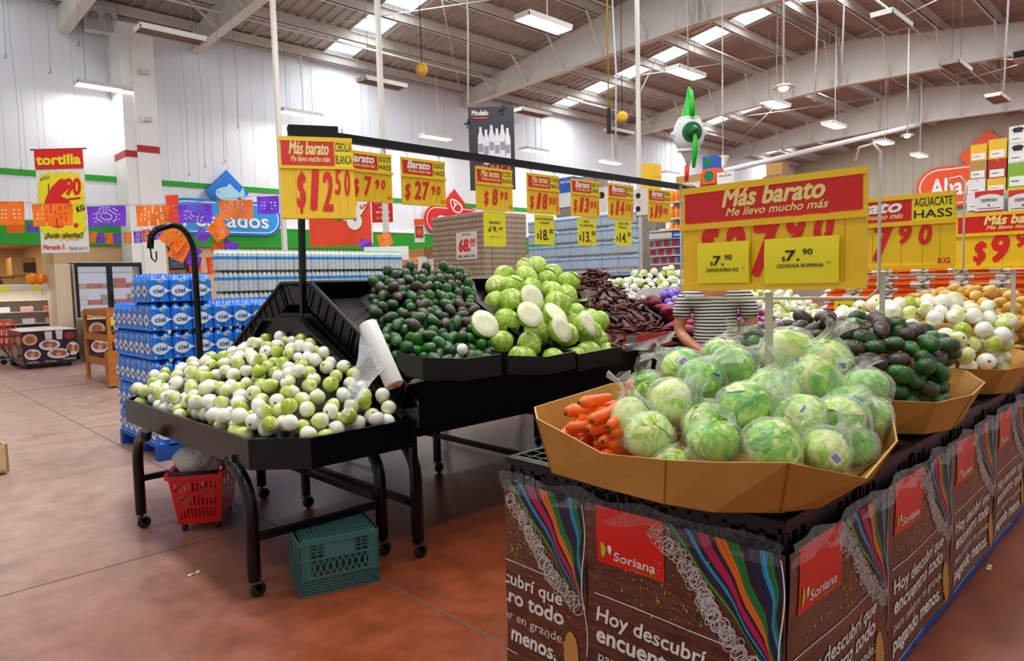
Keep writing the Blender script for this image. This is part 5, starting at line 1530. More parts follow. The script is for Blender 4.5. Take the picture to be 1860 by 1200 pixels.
# 68.00 card on the can wall
def wall_card(name, label, px0, py0, px1, py1, plane, m_bg, parts, cat='sign', lift=.02, mats=None):
    """flat card on the x-plane ('X', value) or y-plane ('Y', value); parts draw in card coordinates 0..1 from top left"""
    f = (lambda a, b_: onX(a, b_, plane[1])) if plane[0] == 'X' else (lambda a, b_: onY(a, b_, plane[1]))
    tl, tr, bl = f(px0, py0), f(px1, py0), f(px0, py1)
    w = abs(tr.y - tl.y) if plane[0] == 'X' else abs(tr.x - tl.x); h = tl.z - bl.z
    t = thing(name, label, cat, tl, (0, 0, -PI / 2 if plane[0] == 'X' else 0))
    MB().box((0, 0, -h), (w, .006, 0)).build('panel', m_bg, t)
    parts(t, w, h); return t
def prt_68(t, w, h):
    m = MB(); m.text('68.', .40 * w, -.70 * h, .42 * h, 0, -.004, .1, .05, 'CENTER', .52 * w); m.text('00', .80 * w, -.44 * h, .16 * h, 0, -.004, .1, .05, 'CENTER', .26 * w)
    m.flat([(.66 * w, -.50 * h), (.93 * w, -.47 * h), (.93 * w, -.51 * h), (.66 * w, -.54 * h)], 0, -.004)
    m.build('price_digits', mInkR, t)
    m = MB(); m.text('EN SMU', .5 * w, -.13 * h, .07 * h, 0, -.004, 0, .02, 'CENTER', .38 * w); m.text('3REL A600 SA NO', .5 * w, -.93 * h, .09 * h, 0, -.004, 0, .03, 'CENTER', .82 * w); m.build('lettering', mInkB, t)
mPaper = mat('white_paper', 'eceae6', .6)
wall_card('price_card', 'white hand-painted 68.00 card on the wall of beer cans', 828, 423, 866, 472, ('X', c0.x - .02), mPaper, prt_68, 'price card')

# second water stack, right of the cans
WC = [mat('second_water_blue', '9fc6e6', .2, var=.1, vscale=20, coat=.4)]
WP2 = shrink_pack(6, 2, .036, .292, [(0, .08, 1), (.08, .62, 0), (.62, .74, 2), (.74, .99, 0)], .36, 3, .78, scal=.9, res=4)
WP2M = WP2.build('bottles', [mat('bluish_water_bottle', 'b4c8dc', .2, var=.15, vscale=30, coat=.5), mat('water_pack_base', '6f8aa8', .4), mat('sky_label', '5f9fd6', .4), mat('white_cap', 'e6eef5', .4)], data_only=True)
w0 = deep(957, 400, 16.2); y1_ = onX(1180, 392, w0.x).y
nW = int((w0.y - y1_) / .437)
for l in range(5):
    for j in range(nW):
        o = put('water_pack', WP2M, None, (w0.x + .08, w0.y - .22 - j * .437, w0.z - (l + 1) * .298), (0, 0, PI / 2))
        tag(o, 'pale blue water pack in the big stack behind the garlic signs, %s tier' % ('top', 'second', 'third', 'fourth', 'fifth')[l], 'water pack', 'pale blue water packs behind the signs')
o = MB().box((w0.x, w0.y - nW * .437, 0), (w0.x + .5, w0.y, w0.z - 5 * .298)).build('pallet_load', mat('wrapped_pallet_load', '9aa6aa')); tag(o, 'wrapped lower load beneath the pale blue water packs', 'pallet load')

# ================================================================ cartons on top of and around the stacks
FOOT = []
def foot(X, p, q): return min([z for x, y, z in FOOT if abs(x - X) < .1 and q.y - .1 < y < p.y + .1] or [1]) - .004
mTape = mat('packing_tape', 'c9a26a', .3)
def carton_box(label, px0, py0, px1, py1, X, depth, m_body, face=None, ink=None, txt=None, group=None, name='carton', label_white=False):
    a, b_ = onX(px0, py0, X), onX(px1, py0, X); c = onX((px0 + px1) / 2, py1, X); zt = (a.z + b_.z) / 2
    w, h = a.y - b_.y, zt - c.z
    t = thing(name, label, 'carton', (X, a.y, c.z), (0, 0, -PI / 2), group)
    FOOT.append((X, t.location.y - w / 2, c.z)); MB().box((0, 0, 0), (w, depth, h)).build('box', m_body, t)
    MB().box((w * .47, -.002, h * .86), (w * .53, 0, h)).box((w * .47, -.002, h), (w * .53, depth, h + .002)).build('tape', mTape, t)
    m = MB()
    if face: face(m, w, h)
    if label_white: m.box((.1 * w, -.004, .06 * h), (.9 * w, -.002, .45 * h), 1); m.box((.2 * w, -.0055, .24 * h), (.6 * w, -.004, .28 * h), 0)
    if txt: m.text(txt, .5 * w, .62 * h, .16 * h, 0, -.004, 0, .01, 'CENTER', .7 * w)
    if m.v: m.build('print', [ink or mInkB, mPaper, mSgR, mGreen], t)
    return t
ring = lambda cx, cz, r_: (lambda m, w, h: m.flat([(cx * w + r_ * h * math.cos(k * PI / 8), cz * h + r_ * h * math.sin(k * PI / 8)) for k in range(16)], 0, -.003))
mBoxW = mat('white_carton', 'e2e1df', .6); mBoxK = mat('kraft_carton', 'b98c4f', .7); mBoxY = mat('yellow_carton', 'e8b923', .55); mBoxR = mat('red_carton', 'b92a1c', .55); mBoxG = mat('green_carton', '7fb02c', .55); mBoxB = mat('blue_carton', '2456b8', .55)
carton_box('white carton with round black seal on the water stack, left one', 1085, 340, 1101, 388, w0.x + .05, .3, mBoxW, ring(.5, .7, .13))
for k, (a, b_, c, d, mm, lb) in enumerate(((1148, 343, 1176, 367, mBoxW, 'white carton with round black seal, upper one right of the 14.50 sign'), (1148, 367, 1176, 391, mBoxW, 'white carton with round black seal, lower one right of the 14.50 sign'))):
    carton_box(lb, a, b_, c, d, w0.x + .05, .3, mm, ring(.4, .5, .22))
carton_box('kraft carton topmost of the pair on top of the far stack by the third pole', 1156, 298, 1184, 321, 14.6, .4, mBoxY, None, None, None)
carton_box('kraft carton lower of the pair on top of the far stack by the third pole', 1156, 321, 1184, 346, 14.6, .4, mBoxY)
carton_box('white and blue carton on the stack behind the 13.00 sign', 1014, 322, 1040, 350, 13.2, .4, mBoxB, None, mPaper, 'FRAGIL')
carton_box('white carton below the blue one behind the 13.00 sign', 1014, 350, 1042, 376, 13.2, .4, mBoxW)
carton_box('small white carton on the ledge above the rail', 1056, 308, 1080, 320, 15, .3, mBoxW)
carton_box('brown carton in the pile above the blank white board, left', 742, 453, 755, 478, 13, .4, mBoxK)
carton_box('brown carton in the pile above the blank white board, middle', 755, 451, 770, 478, 13, .4, mBoxK)
carton_box('dark brown carton in the pile beside the can wall', 770, 449, 785, 470, 13, .4, mat('dark_kraft', '8d6238', .7))
carton_box('white wine carton with black print beside the can wall, left', 762, 470, 772, 500, 12.9, .3, mBoxW, ring(.5, .6, .12))
carton_box('white wine carton with black print beside the can wall, right', 774, 470, 785, 500, 12.9, .3, mBoxW, ring(.5, .6, .12))
# plinth that carries the far cartons
for x, ya, yb, z, lb in ((14.6, 1150, 1190, 346, 'far stack'), (13.2, 1010, 1046, 376, 'blue carton stack'), (12.98, 740, 786, 478, 'brown carton pile'), (15, 1050, 1085, 320, 'ledge carton')):
    p, q = onX(ya, z, x), onX(yb, z, x)
    o = MB().box((x + .01, q.y, 0), (x + .45, p.y, foot(x, p, q))).build('pallet_load', mat('grey_carton_load', '8c857b', .6, var=.2, vscale=5)); tag(o, 'grey wrapped load carrying the ' + lb, 'pallet load')
# orange juice bottles shelf behind the blank board
mJuice = mat('orange_drink', 'f0671a', .2, coat=.4); mJuiceR = mat('red_drink', 'e33a22', .2, coat=.4)
JB = MB().lathe([(.03, 0), (.034, .01), (.034, .13), (.03, .16), (.012, .2), (.012, .22)], 9).build('drink_bottle', mJuice, data_only=True)
JR = MB().lathe([(.03, 0), (.034, .01), (.034, .13), (.03, .16), (.012, .2), (.012, .22)], 9).build('drink_bottle', mJuiceR, data_only=True)
for row, (yy, me) in enumerate(((480, JB), (499, JR))):
    a = onX(706, yy, 12.4); b_ = onX(758, yy, 12.4)
    for k in range(11):
        o = put('drink_bottle', me, None, a.lerp(b_, k / 10)); tag(o, ('orange drink bottle on the upper shelf' if row == 0 else 'red drink bottle on the lower shelf') + ' behind the white cross board', 'bottle', 'orange and red drinks behind the white board')
a, b_ = onX(700, 482, 12.45), onX(762, 482, 12.45)
t = thing('drink_shelf', 'white drinks shelf behind the blank white board', 'shelf', (0, 0, 0))
for yy in (481, 500): 
    a, b_ = onX(700, yy, 12.35), onX(762, yy, 12.35); MB().box((12.3, b_.y, a.z - .03), (12.6, a.y, a.z - .005)).build('shelf_board', mSteelW, t)
MB().box((12.58, b_.y, 0), (12.6, a.y, 2.3)).build('back_panel', mBeige, t)
for y in (a.y, b_.y): MB().box((12.3, y - .02, 0), (12.6, y, 2.3)).build('side_panel', mSteelW, t)
# blank white board on the second pole
pb = deep(702, 460, 11.3)
o = MB().box((-.36, -.01, -.11), (.36, .01, .11)).build('blank_board', mPaper, None, pb, (0, 0, YAW - PI / 2)); tag(o, 'blank white board fixed across the second white pole', 'board')

# ================================================================ signs and banners on and before the left wall
mBlue = mat('sign_blue', '1173dc', .4); mBlueL = mat('sign_light_blue', '2a9be8', .4); mPaleB = mat('fish_pale_blue', 'a9def2', .4); mSignW = mat('sign_white', 'f2f2f2', .4); mOrS = mat('sign_orange', 'f0551c', .4)
def pill(w, h, n=10):
    r_ = h / 2
    return [(w / 2 - r_ + r_ * math.cos(a), r_ * math.sin(a)) for a in [-PI / 2 + PI * k / n for k in range(n + 1)]] + [(-w / 2 + r_ + r_ * math.cos(a), r_ * math.sin(a)) for a in [PI / 2 + PI * k / n for k in range(n + 1)]]
def dia(s, cx=0, cz=0): return [(cx, cz - s), (cx + s, cz), (cx, cz + s), (cx - s, cz)]
# fish department sign
a, b_ = onY(299, 380, 19.9), onY(508, 385, 19.9)
t = thing('department_sign', 'blue rounded Pescados wall sign with a fish in a diamond', 'wall sign', ((a.x + b_.x) / 2, 19.82, 3.52)); w = b_.x - a.x
m = MB(); m.prism(pill(w, .98), .06, 0); m.build('board', mBlue, t)
MB().prism(dia(.62, .05, .72), .05, 0, Matrix.Translation((0, -.02, 0))).build('diamond', mBlue, t)
m = MB(); m.flat(pill(w - .16, .84), 0, -.012); m.flat(pill(w - .22, .78), 1, -.014); m.flat(dia(.53, .05, .72), 1, -.03); m.flat(dia(.50, .05, .72), 2, -.032)
m.build('border_print', [mSignW, mBlueL, mBlue], t)
f = [(.05 + .36 * math.cos(q) * (1 if math.cos(q) < .2 else .9), .66 + .20 * math.sin(q)) for q in [2 * PI * k / 24 for k in range(24)]]
m = MB(); m.prism(f, .03, 0, Matrix.Translation((0, -.06, 0))); m.prism([(.33, .66), (.50, .88), (.54, .60), (.44, .52)], .03, 0, Matrix.Translation((0, -.058, 0))); m.prism([(-.02, .82), (.1, .96), (.22, .86), (.2, .80)], .03, 0, Matrix.Translation((0, -.055, 0)))
m.box((-.23, -.065, .69), (-.20, -.06, .72), 1); m.build('fish', [mPaleB, mInkB], t)
m = MB().text('Pescados', 0, -.26, .40, 0, -.03, 0, .02, 'CENTER', w * .74); m.build('lettering', mSignW, t)
# meat department sign
a, b_ = onY(769, 395, 19.9), onY(868, 395, 19.9)
t = thing('department_sign', 'red rounded Carnes wall sign with a steak in a diamond behind the cans', 'wall sign', ((a.x + b_.x) / 2, 19.82, onY(815, 400, 19.9).z)); w = b_.x - a.x
MB().prism(pill(w, 1.0), .06, 0).build('board', mSgR, t); MB().prism(dia(.52, .1, .62), .05, 0, Matrix.Translation((0, -.02, 0))).build('diamond', mSgR, t)
m = MB(); m.flat(pill(w - .14, .88), 0, -.012); m.flat(pill(w - .2, .82), 1, -.014); m.text('Carnes', 0, -.2, .34, 0, -.02, 0, .02, 'CENTER', w * .6)
m.flat([(.1 + .30 * math.cos(q) * (1 + .25 * math.sin(q + 1)), .52 + .24 * math.sin(q) - .1 * math.cos(q)) for q in [2 * PI * k / 16 for k in range(16)]], 0, -.03)
m.flat([(.1 + .24 * math.cos(q) * (1 + .25 * math.sin(q + 1)), .52 + .18 * math.sin(q) - .1 * math.cos(q)) for q in [2 * PI * k / 16 for k in range(16)]], 1, -.032)
m.flat([(.0, .42), (.04, .42), (.13, .55), (.22, .58), (.20, .62), (.10, .60), (.07, .70), (.03, .68), (.06, .56)], 0, -.034); m.build('print', [mSignW, mSgR], t)
# hanging banners, facing the camera aisle
def banner(name, label, tl, tr, bl, k, cat='banner', rod=True, mb=None, tilt=True):
    """flat hanging sheet whose top left is at depth k; local x right, z down"""
    A, B_, C_ = deep(*tl, k), deep(*tr, k), deep(*bl, k)
    d = Vector((B_.x - A.x, B_.y - A.y, 0)); w = (B_ - A).length; h = A.z - C_.z
    t = thing(name, label, cat, A, (0, 0, math.atan2(d.y, d.x)))
    MB().grid(lambda u, v: (w * u, .012 * math.sin(u * 6 + v * 4) * v, -h * v), 8, 8).build('sheet', mb or mPaper, t)
    if rod: MB().tube([(-.08 * w, 0, 0), (1.08 * w, 0, 0)], .012, 6).build('rod', mDark, t)
    for x in (.1 * w, .9 * w): MB().tube([(x, 0, 0), (x, 0, ROOF(A.y) - A.z - .1)], .002, 4).build('hanging_line', mWire, t)
    return t, w, h
t, w, h = banner('price_banner', 'tall tortilla price banner hanging over the bakery aisle', (62, 272), (150, 284), (70, 459), 12)
Z = -.022
m = MB(); m.flat([(0, 0), (w, 0), (w, -.19 * h), (0, -.19 * h)], 0, -.014)
n = 44; star = []
for q in range(n):
    a = 2 * PI * q / n; s = 1.0 if q % 2 == 0 else .90; c_, s_ = math.cos(a), math.sin(a); e_ = (abs(c_) ** 5 + abs(s_) ** 5) ** (-.2)
    star.append((w * (.5 + .50 * s * c_ * min(e_, 1.25)), -h * (.545 + .34 * s * s_ * min(e_, 1.3))))
m.flat(star, 1, -.016)
m.text('tortilla', .5 * w, -.145 * h, .088 * h, 1, Z, .0, .05, 'CENTER', .90 * w)
m.text('6', .42 * w, -.72 * h, .40 * h, 2, Z, .12, .07, 'CENTER', .46 * w); m.text('90', .76 * w, -.44 * h, .15 * h, 2, Z, .1, .05, 'CENTER', .30 * w)
m.flat([(.64 * w, -.475 * h), (.9 * w, -.465 * h), (.9 * w, -.485 * h), (.64 * w, -.497 * h)], 2, Z); m.flat([(.77 * w + .05 * w * math.cos(k), -.74 * h + .05 * w * math.sin(k)) for k in [q * .63 for q in range(10)]], 2, Z)
m.text('KG', .9 * w, -.60 * h, .05 * h, 3, Z, .1, .05, 'CENTER', .17 * w, rot=.35); m.text('el SOLO', .2 * w, -.29 * h, .032 * h, 3, Z, 0, .01, 'CENTER', .2 * w, rot=.25)
m.flat([(.25 * w, -.33 * h), (.27 * w, -.33 * h), (.26 * w, -.50 * h), (.24 * w, -.50 * h)], 3, Z)
m.text('¡¡Recién calientitas!!', .5 * w, -.855 * h, .05 * h, 3, Z, .15, .025, 'CENTER', .80 * w)
m.text('Mercado S.', .28 * w, -.965 * h, .045 * h, 2, Z, .2, .03, 'CENTER', .46 * w); m.text('Pasión por ti', .78 * w, -.975 * h, .032 * h, 3, Z, .2, .01, 'CENTER', .38 * w)
m.build('print', [mInkR, mat('banner_yellow', 'f4e11b', .5), mInkR, mInkB], t)
# orange and white banner with loose letters
t, w, h = banner('promotion_banner', 'orange and white banner with loose coloured letters behind the first price signs', (556, 292), (672, 292), (560, 447), 13, rod=False, mb=mat('banner_orange', 'e8431a', .5, var=.12, vscale=3))
m = MB(); m.flat([(w * (.62 + .36 * math.cos(a)), -h * (.32 + .36 * math.sin(a) * (1.1 if math.sin(a) > 0 else .9))) for a in [2 * PI * k / 20 for k in range(20)]], 0, -.012)
m.flat([(w * (.72 + .12 * math.cos(a)), -h * (.72 + .10 * math.sin(a))) for a in [2 * PI * k / 14 for k in range(14)]], 0, -.0125); m.flat([(.98 * w, 0), (w, 0), (w, -h), (.98 * w, -.98 * h)], 0, -.012)
for s_, x, z, c_, mi, r_ in (('N', .62, .36, .10, 1, -.3), ('M', .78, .34, .10, 1, -1.0), ('E', .80, .45, .08, 2, -1.2), ('S', .82, .56, .08, 3, -1.3), ('G', .66, .55, .14, 2, -.3), ('A', .66, .70, .13, 4, -.2), ('O', .96, .44, .15, 4, -.1), ('V', .93, .27, .08, 5, -.4), ('U', .50, .70, .12, 5, .2), ('C', .40, .36, .12, 3, .2)):
    m.text(s_, x * w, -z * h, c_ * h, mi, -.016, 0, .03, 'CENTER', rot=r_)
m.build('print', [mPaper, mat('letter_navy', '2a2f6e', .5), mat('letter_yellow', 'f0b21a', .5), mat('letter_red', 'dd3a2a', .5), mat('letter_blue', '2f7ec4', .5), mat('letter_green', '2a8a3c', .5)], t)
t, w, h = banner('promotion_banner', 'small red banner with white lines of text beside the second white pole', (673, 350), (712, 351), (676, 404), 16, rod=False, mb=mSgR)
m = MB()
for i, s_ in enumerate(('Día de', 'hoy más vida', 'en tu', 'del mundo')): m.text(s_, .55 * w, -(.18 + .17 * i) * h, .075 * h, 0, -.014, 0, .02, 'CENTER', (.5, .78, .35, .66)[i] * w)
m.text('Soriana', .64 * w, -.88 * h, .075 * h, 0, -.014, 0, .03, 'CENTER', .42 * w); m.flat([(.30 * w + .05 * w * math.cos(k), -.85 * h + .05 * h * math.sin(k)) for k in [q * .63 for q in range(10)]], 1, -.014)
m.build('lettering', [mPaper, mGrn], t)
t, w, h = banner('promotion_banner', 'white and orange food poster hanging at the left edge of the can wall', (752, 398), (770, 398), (753, 440), 14.5, rod=False)
m = MB(); m.flat([(0, 0), (w, 0), (w, -.25 * h), (0, -.25 * h)], 0, -.014); m.flat([(.1 * w, -.3 * h), (.9 * w, -.3 * h), (.9 * w, -.8 * h), (.1 * w, -.8 * h)], 1, -.014); m.flat([(w * (.5 + .3 * math.cos(k)), -h * (.55 + .15 * math.sin(k))) for k in [q * .63 for q in range(10)]], 0, -.016)
m.build('print', [mOrS, mat('poster_brown', '8b4a2a', .5)], t)
# black beer banner
t, w, h = banner('beer_banner', 'black hanging beer banner with a white six pack of bottles', (850, 195), (932, 207), (851, 345), 15, rod=False, mb=mat('banner_black', '24242c', .4, var=.2, vscale=3))
m = MB()
m.text('Modelo', .26 * w, -.10 * h, .06 * h, 0, -.016, .1, .03, 'CENTER', .36 * w); m.flat([(.10 * w, -.125 * h), (.42 * w, -.125 * h), (.42 * w, -.14 * h), (.10 * w, -.14 * h)], 1, -.016)
for i, (cx, dz) in enumerate(((.26, .02), (.38, .05), (.50, .0), (.62, .04), (.74, .0), (.85, .04))):
    x0 = cx * w; zt = -(.22 + dz) * h; r_ = .062 * w
    m.flat([(x0 - .4 * r_, zt), (x0 + .4 * r_, zt), (x0 + .5 * r_, zt - .06 * h), (x0 + r_, zt - .12 * h), (x0 + r_, zt - .42 * h), (x0 - r_, zt - .42 * h), (x0 - r_, zt - .12 * h), (x0 - .5 * r_, zt - .06 * h)], 2, -.016)
    m.flat([(x0 - .8 * r_, zt - .2 * h), (x0 + .8 * r_, zt - .2 * h), (x0 + .8 * r_, zt - .3 * h), (x0 - .8 * r_, zt - .3 * h)], 3, -.018)
m.text('SIX PACK', .54 * w, -.80 * h, .10 * h, 1, -.016, 0, .03, 'CENTER', .8 * w)
m.build('print', [mPaper, mat('banner_red_ink', 'e2553a', .5), mat('bottle_white_print', 'd8d6de', .4), mat('bottle_grey_print', '8d8c9c', .4)], t)
for px, py, lb in ((848, 226, 'left'), (912, 201, 'right')):
    c = deep(px, py, 14.98); o = MB().bar((-.07, 0, .0), (.07, 0, .05), .05, .02).bar((-.0, 0, -.09), (.03, 0, .12), .05, .02).build('adhesive_tape', mDark, None, c, (0, 0, YAW - PI / 2)); tag(o, 'black tape cross at the %s edge of the black beer banner' % lb, 'tape')

# papel picado: cut paper flags
mPP = {'o': mat('orange_tissue_paper', 'ff7a10', .7), 'p': mat('purple_tissue_paper', '7a35d6', .7), 'r': mat('red_orange_tissue_paper', 'f0441a', .7)}
def flag_mesh(c, s):
    NX, NY = 26, 18
    def skip(i, j):
        x, y = (i - NX / 2 + .5) / NX * 2, (j - NY / 2 + .5) / NY * 2; r_ = math.hypot(x, y * .8); a = math.atan2(y, x)
        if s % 3 == 0: return .18 < r_ < .72 and (i + j) % 2 == 0 and int(r_ * 9) % 2 == 0
        if s % 3 == 1: return .2 < r_ < .85 and int((a + PI) / PI * 9) % 2 == 0 and (i * 7 + j * 3) % 3 == 0
        return abs(abs(x) - .5) < .32 and abs(y) < .6 and (i % 4 < 2) and (j % 3 == 0)
    m = MB().grid(lambda u, v: (u - .5, .02 * math.sin(u * 7 + v * 3), -v), NX, NY, skip=skip)
    return m.build('paper', mPP[c], data_only=True)
FLG = {(c, s): flag_mesh(c, s) for c in 'opr' for s in range(3)}
def pflag(c, s, x0, y0, x1, y1, k, label, rot=0, group=None):
    A, B_ = deep(x0, y0, k), deep(x1, y0, k); d = B_ - A; w = d.length; h = (y1 - y0) * k / FPX
    o = put('papel_picado_flag', FLG[(c, s)], None, (A + B_) / 2, (0, rot, math.atan2(d.y, d.x))); o.scale = (w, .6, h)
    tag(o, label, 'paper flag', group)
big = [('o', 2, -8, 366, 42, 408, 'orange cut-paper flag at the left edge of the picture'), ('o', 1, 57, 370, 130, 410, 'orange cut-paper flag crossing the tortilla banner'), ('p', 0, 157, 374, 227, 411, 'purple cut-paper flag left of the white column'), ('o', 1, 246, 373, 311, 410, 'orange cut-paper flag in front of the white column'),
       ('r', 2, 300, 354, 323, 407, 'narrow red-orange paper flag hanging at the right of the column'), ('p', 0, 323, 371, 384, 404, 'purple cut-paper flag before the blue fish sign'), ('o', 1, 397, 363, 458, 398, 'orange cut-paper flag before the blue fish sign'), ('p', 2, 466, 356, 506, 388, 'purple cut-paper flag next to the big onion sign')]
for c, s, a, b_, d, e, lb in big: pflag(c, s, a, b_, d, e, 8.5, lb)
pts = [deep(x, y, 8.5) for x, y in ((-30, 364), (60, 369), (157, 373), (246, 372), (323, 370), (397, 363), (466, 355), (540, 345))]
o = MB().tube(pts, .003, 4).build('flag_string', mWire); tag(o, 'thin string carrying the large cut-paper flags', 'string')
small = [('o', 2, 11, 407, 43, 423, 'left of the tortilla banner, orange'), ('p', 0, 48, 407, 68, 422, 'left edge of the tortilla banner, purple'), ('p', 1, 152, 419, 163, 435, 'on the green fascia, first purple from the left'), ('o', 0, 160, 421, 177, 440, 'on the green fascia, first orange from the left'), ('p', 1, 173, 422, 190, 441, 'on the green fascia, second purple'), ('o', 0, 189, 423, 205, 442, 'on the green fascia, second orange'),
         ('p', 1, 204, 424, 218, 442, 'on the green fascia, third purple'), ('o', 0, 224, 422, 238, 442, 'on the green fascia, third orange'), ('p', 0, 242, 420, 257, 441, 'on the green fascia beside the column, purple'), ('r', 0, 258, 417, 273, 439, 'on the column face, red-orange'), ('p', 1, 277, 413, 301, 435, 'on the column, purple starburst')]
for c, s, a, b_, d, e, lb in small: pflag(c, s, a, b_, d, e, 15.5, 'small cut-paper flag ' + lb)
o = MB().tube([deep(x, y, 15.5) for x, y in ((0, 405), (70, 408), (150, 419), (205, 424), (258, 418), (310, 408))], .003, 4).build('flag_string', mWire); tag(o, 'thin string carrying the small cut-paper flags', 'string')
clus = [('o', 1, 306, 415, 350, 455, .7), ('o', 0, 318, 436, 350, 475, .5), ('p', 0, 340, 445, 372, 480, .8), ('p', 1, 362, 420, 385, 440, .7), ('o', 2, 371, 405, 402, 438, -.6), ('o', 0, 390, 390, 404, 412, -.1), ('r', 1, 390, 440, 410, 460, .5), ('p', 2, 408, 438, 436, 458, .5), ('r', 0, 373, 466, 398, 497, -.1), ('p', 0, 345, 465, 366, 485, .2)]
MB_ = [deep((a + d) / 2, b_, 12.5 + .05 * i) for i, (c, s, a, b_, d, e, r_) in enumerate(clus)]
o = MB().tube([Vector((5.62, 19.0, 3.2))] + sorted(MB_, key=lambda p: p.x) , .003, 4).build('flag_string', mWire); tag(o, 'thin string carrying the loose flags behind the hooked pole', 'string')
wh = ('large orange one at the left', 'orange one beside the dark stand', 'purple one in the middle', 'small purple one on the right of the pole', 'orange diamond below the blue sign', 'small upper orange one', 'tilted red-orange one above the water packs', 'tilted purple one above the water packs', 'red-orange one left of the water packs', 'low purple one')
for i, (c, s, a, b_, d, e, r_) in enumerate(clus): pflag(c, s, a, b_, d, e, 12.5 + .05 * i, 'loose cut-paper flag behind the hooked pole, ' + wh[i], r_)
for c, s, a, b_, d, e, r_, lb in (('p', 2, 656, 437, 678, 452, .5, 'small purple cut-paper flag behind the blank white board'), ('o', 0, 683, 424, 708, 447, -.3, 'orange cut-paper flag behind the second white pole')): pflag(c, s, a, b_, d, e, 11.35, lb, r_)

# ================================================================ bakery corner, far left
mFrW = mat('fridge_white', 'e6d8c6', .45); mFrB = mat('fridge_black', '15181a', .3); mGl = mat('clear_glass', 'ffffff', .03, alpha=.06, spec=.8)
mSh = mat('lit_fridge_interior', 'd9dbe6', .5, emit='dfe6ff', es=.5)
FY = 18.2
xa, xm, xb = onY(113, 520, FY).x, onY(137, 520, FY).x, onY(259, 520, FY).x; zt = onY(200, 477, FY).z
t = thing('display_fridge', 'tall two-door glass fridge with black frame and packed shelves beside the column', 'fridge', (xm, FY, 0)); w = xb - xm
MB().box((xm - xa - .9, .02, 0), (xm - xa - .85, .8, zt - .1)).build('side_panel', mFrW, t) if False else None
MB().box((-.02, .02, 0), (.0, .8, zt)).box((w, .02, 0), (w + .02, .8, zt)).box((-.02, .78, 0), (w + .02, .82, zt)).box((-.02, .02, zt - .02), (w + .02, .82, zt + .02)).box((-.02, .02, 0), (w + .02, .8, .35)).build('cabinet', mFrW, t)
MB().box((.0, .74, .35), (w, .77, zt - .03)).build('interior', mSh, t)
for i in range(5):
    MB().box((.02, .12, .45 + i * .38), (w - .02, .72, .465 + i * .38)).build('shelf', mSteelW, t)
for i in range(2):
    x0 = i * w / 2; x1 = x0 + w / 2
    d = MB().box((x0, -.03, .35), (x0 + .06, .02, zt)).box((x1 - .06, -.03, .35), (x1, .02, zt)).box((x0 + .06, -.03, zt - .09), (x1 - .06, .02, zt)).box((x0 + .06, -.03, .35), (x1 - .06, .02, .43)).build('door', mFrB, t)
    MB().box((x0 + .06, -.01, .43), (x1 - .06, .0, zt - .09)).build('pane', mGl, d)
    MB().box((x1 - .05 if i == 0 else x0 + .02, -.06, 1.1), (x1 - .03 if i == 0 else x0 + .04, -.03, 1.5)).build('handle', mFrB, d)
o = MB().box((0, 0, 0), (.30, .9, zt - .02)).build('fridge_end_cabinet', mat('cream_panel', 'd9c3a4', .5), None, (xm - .37, FY + .05, 0)); tag(o, 'cream end cabinet standing against the left side of the glass fridge', 'cabinet')
rc = random.Random(17)
pk = [mat('food_tray_' + n_, c, .4) for n_, c in (('white', 'e2dce4'), ('pink', 'd89a9a'), ('red', 'c8553c'), ('lilac', 'b8a8c8'), ('tan', 'c8a57e'))]
PKM = [MB().rbox((-.125, -.10, 0), (.125, .10, .115), .03).build('food_pack', q, data_only=True) for q in pk]
for s in range(4):
    for i in range(5):
        for st2 in range(2):
            if st2 and rc.random() < .45: continue
            ci = 2 if (s == 3 and i > 2) else rc.randrange(5)
            o = put('food_pack', PKM[ci], None, (xm + .14 + i * (w - .28) / 4, FY + .27, .845 + (s - 1) * .38 + st2 * .117 + .0), (0, 0, rc.uniform(-.1, .1)))
            tag(o, '%s food pack in the glass fridge, %s shelf' % (('white', 'pink', 'red', 'lilac', 'tan')[ci], ('lowest', 'second', 'third', 'top')[s]), 'food pack', 'packs in the glass fridge')
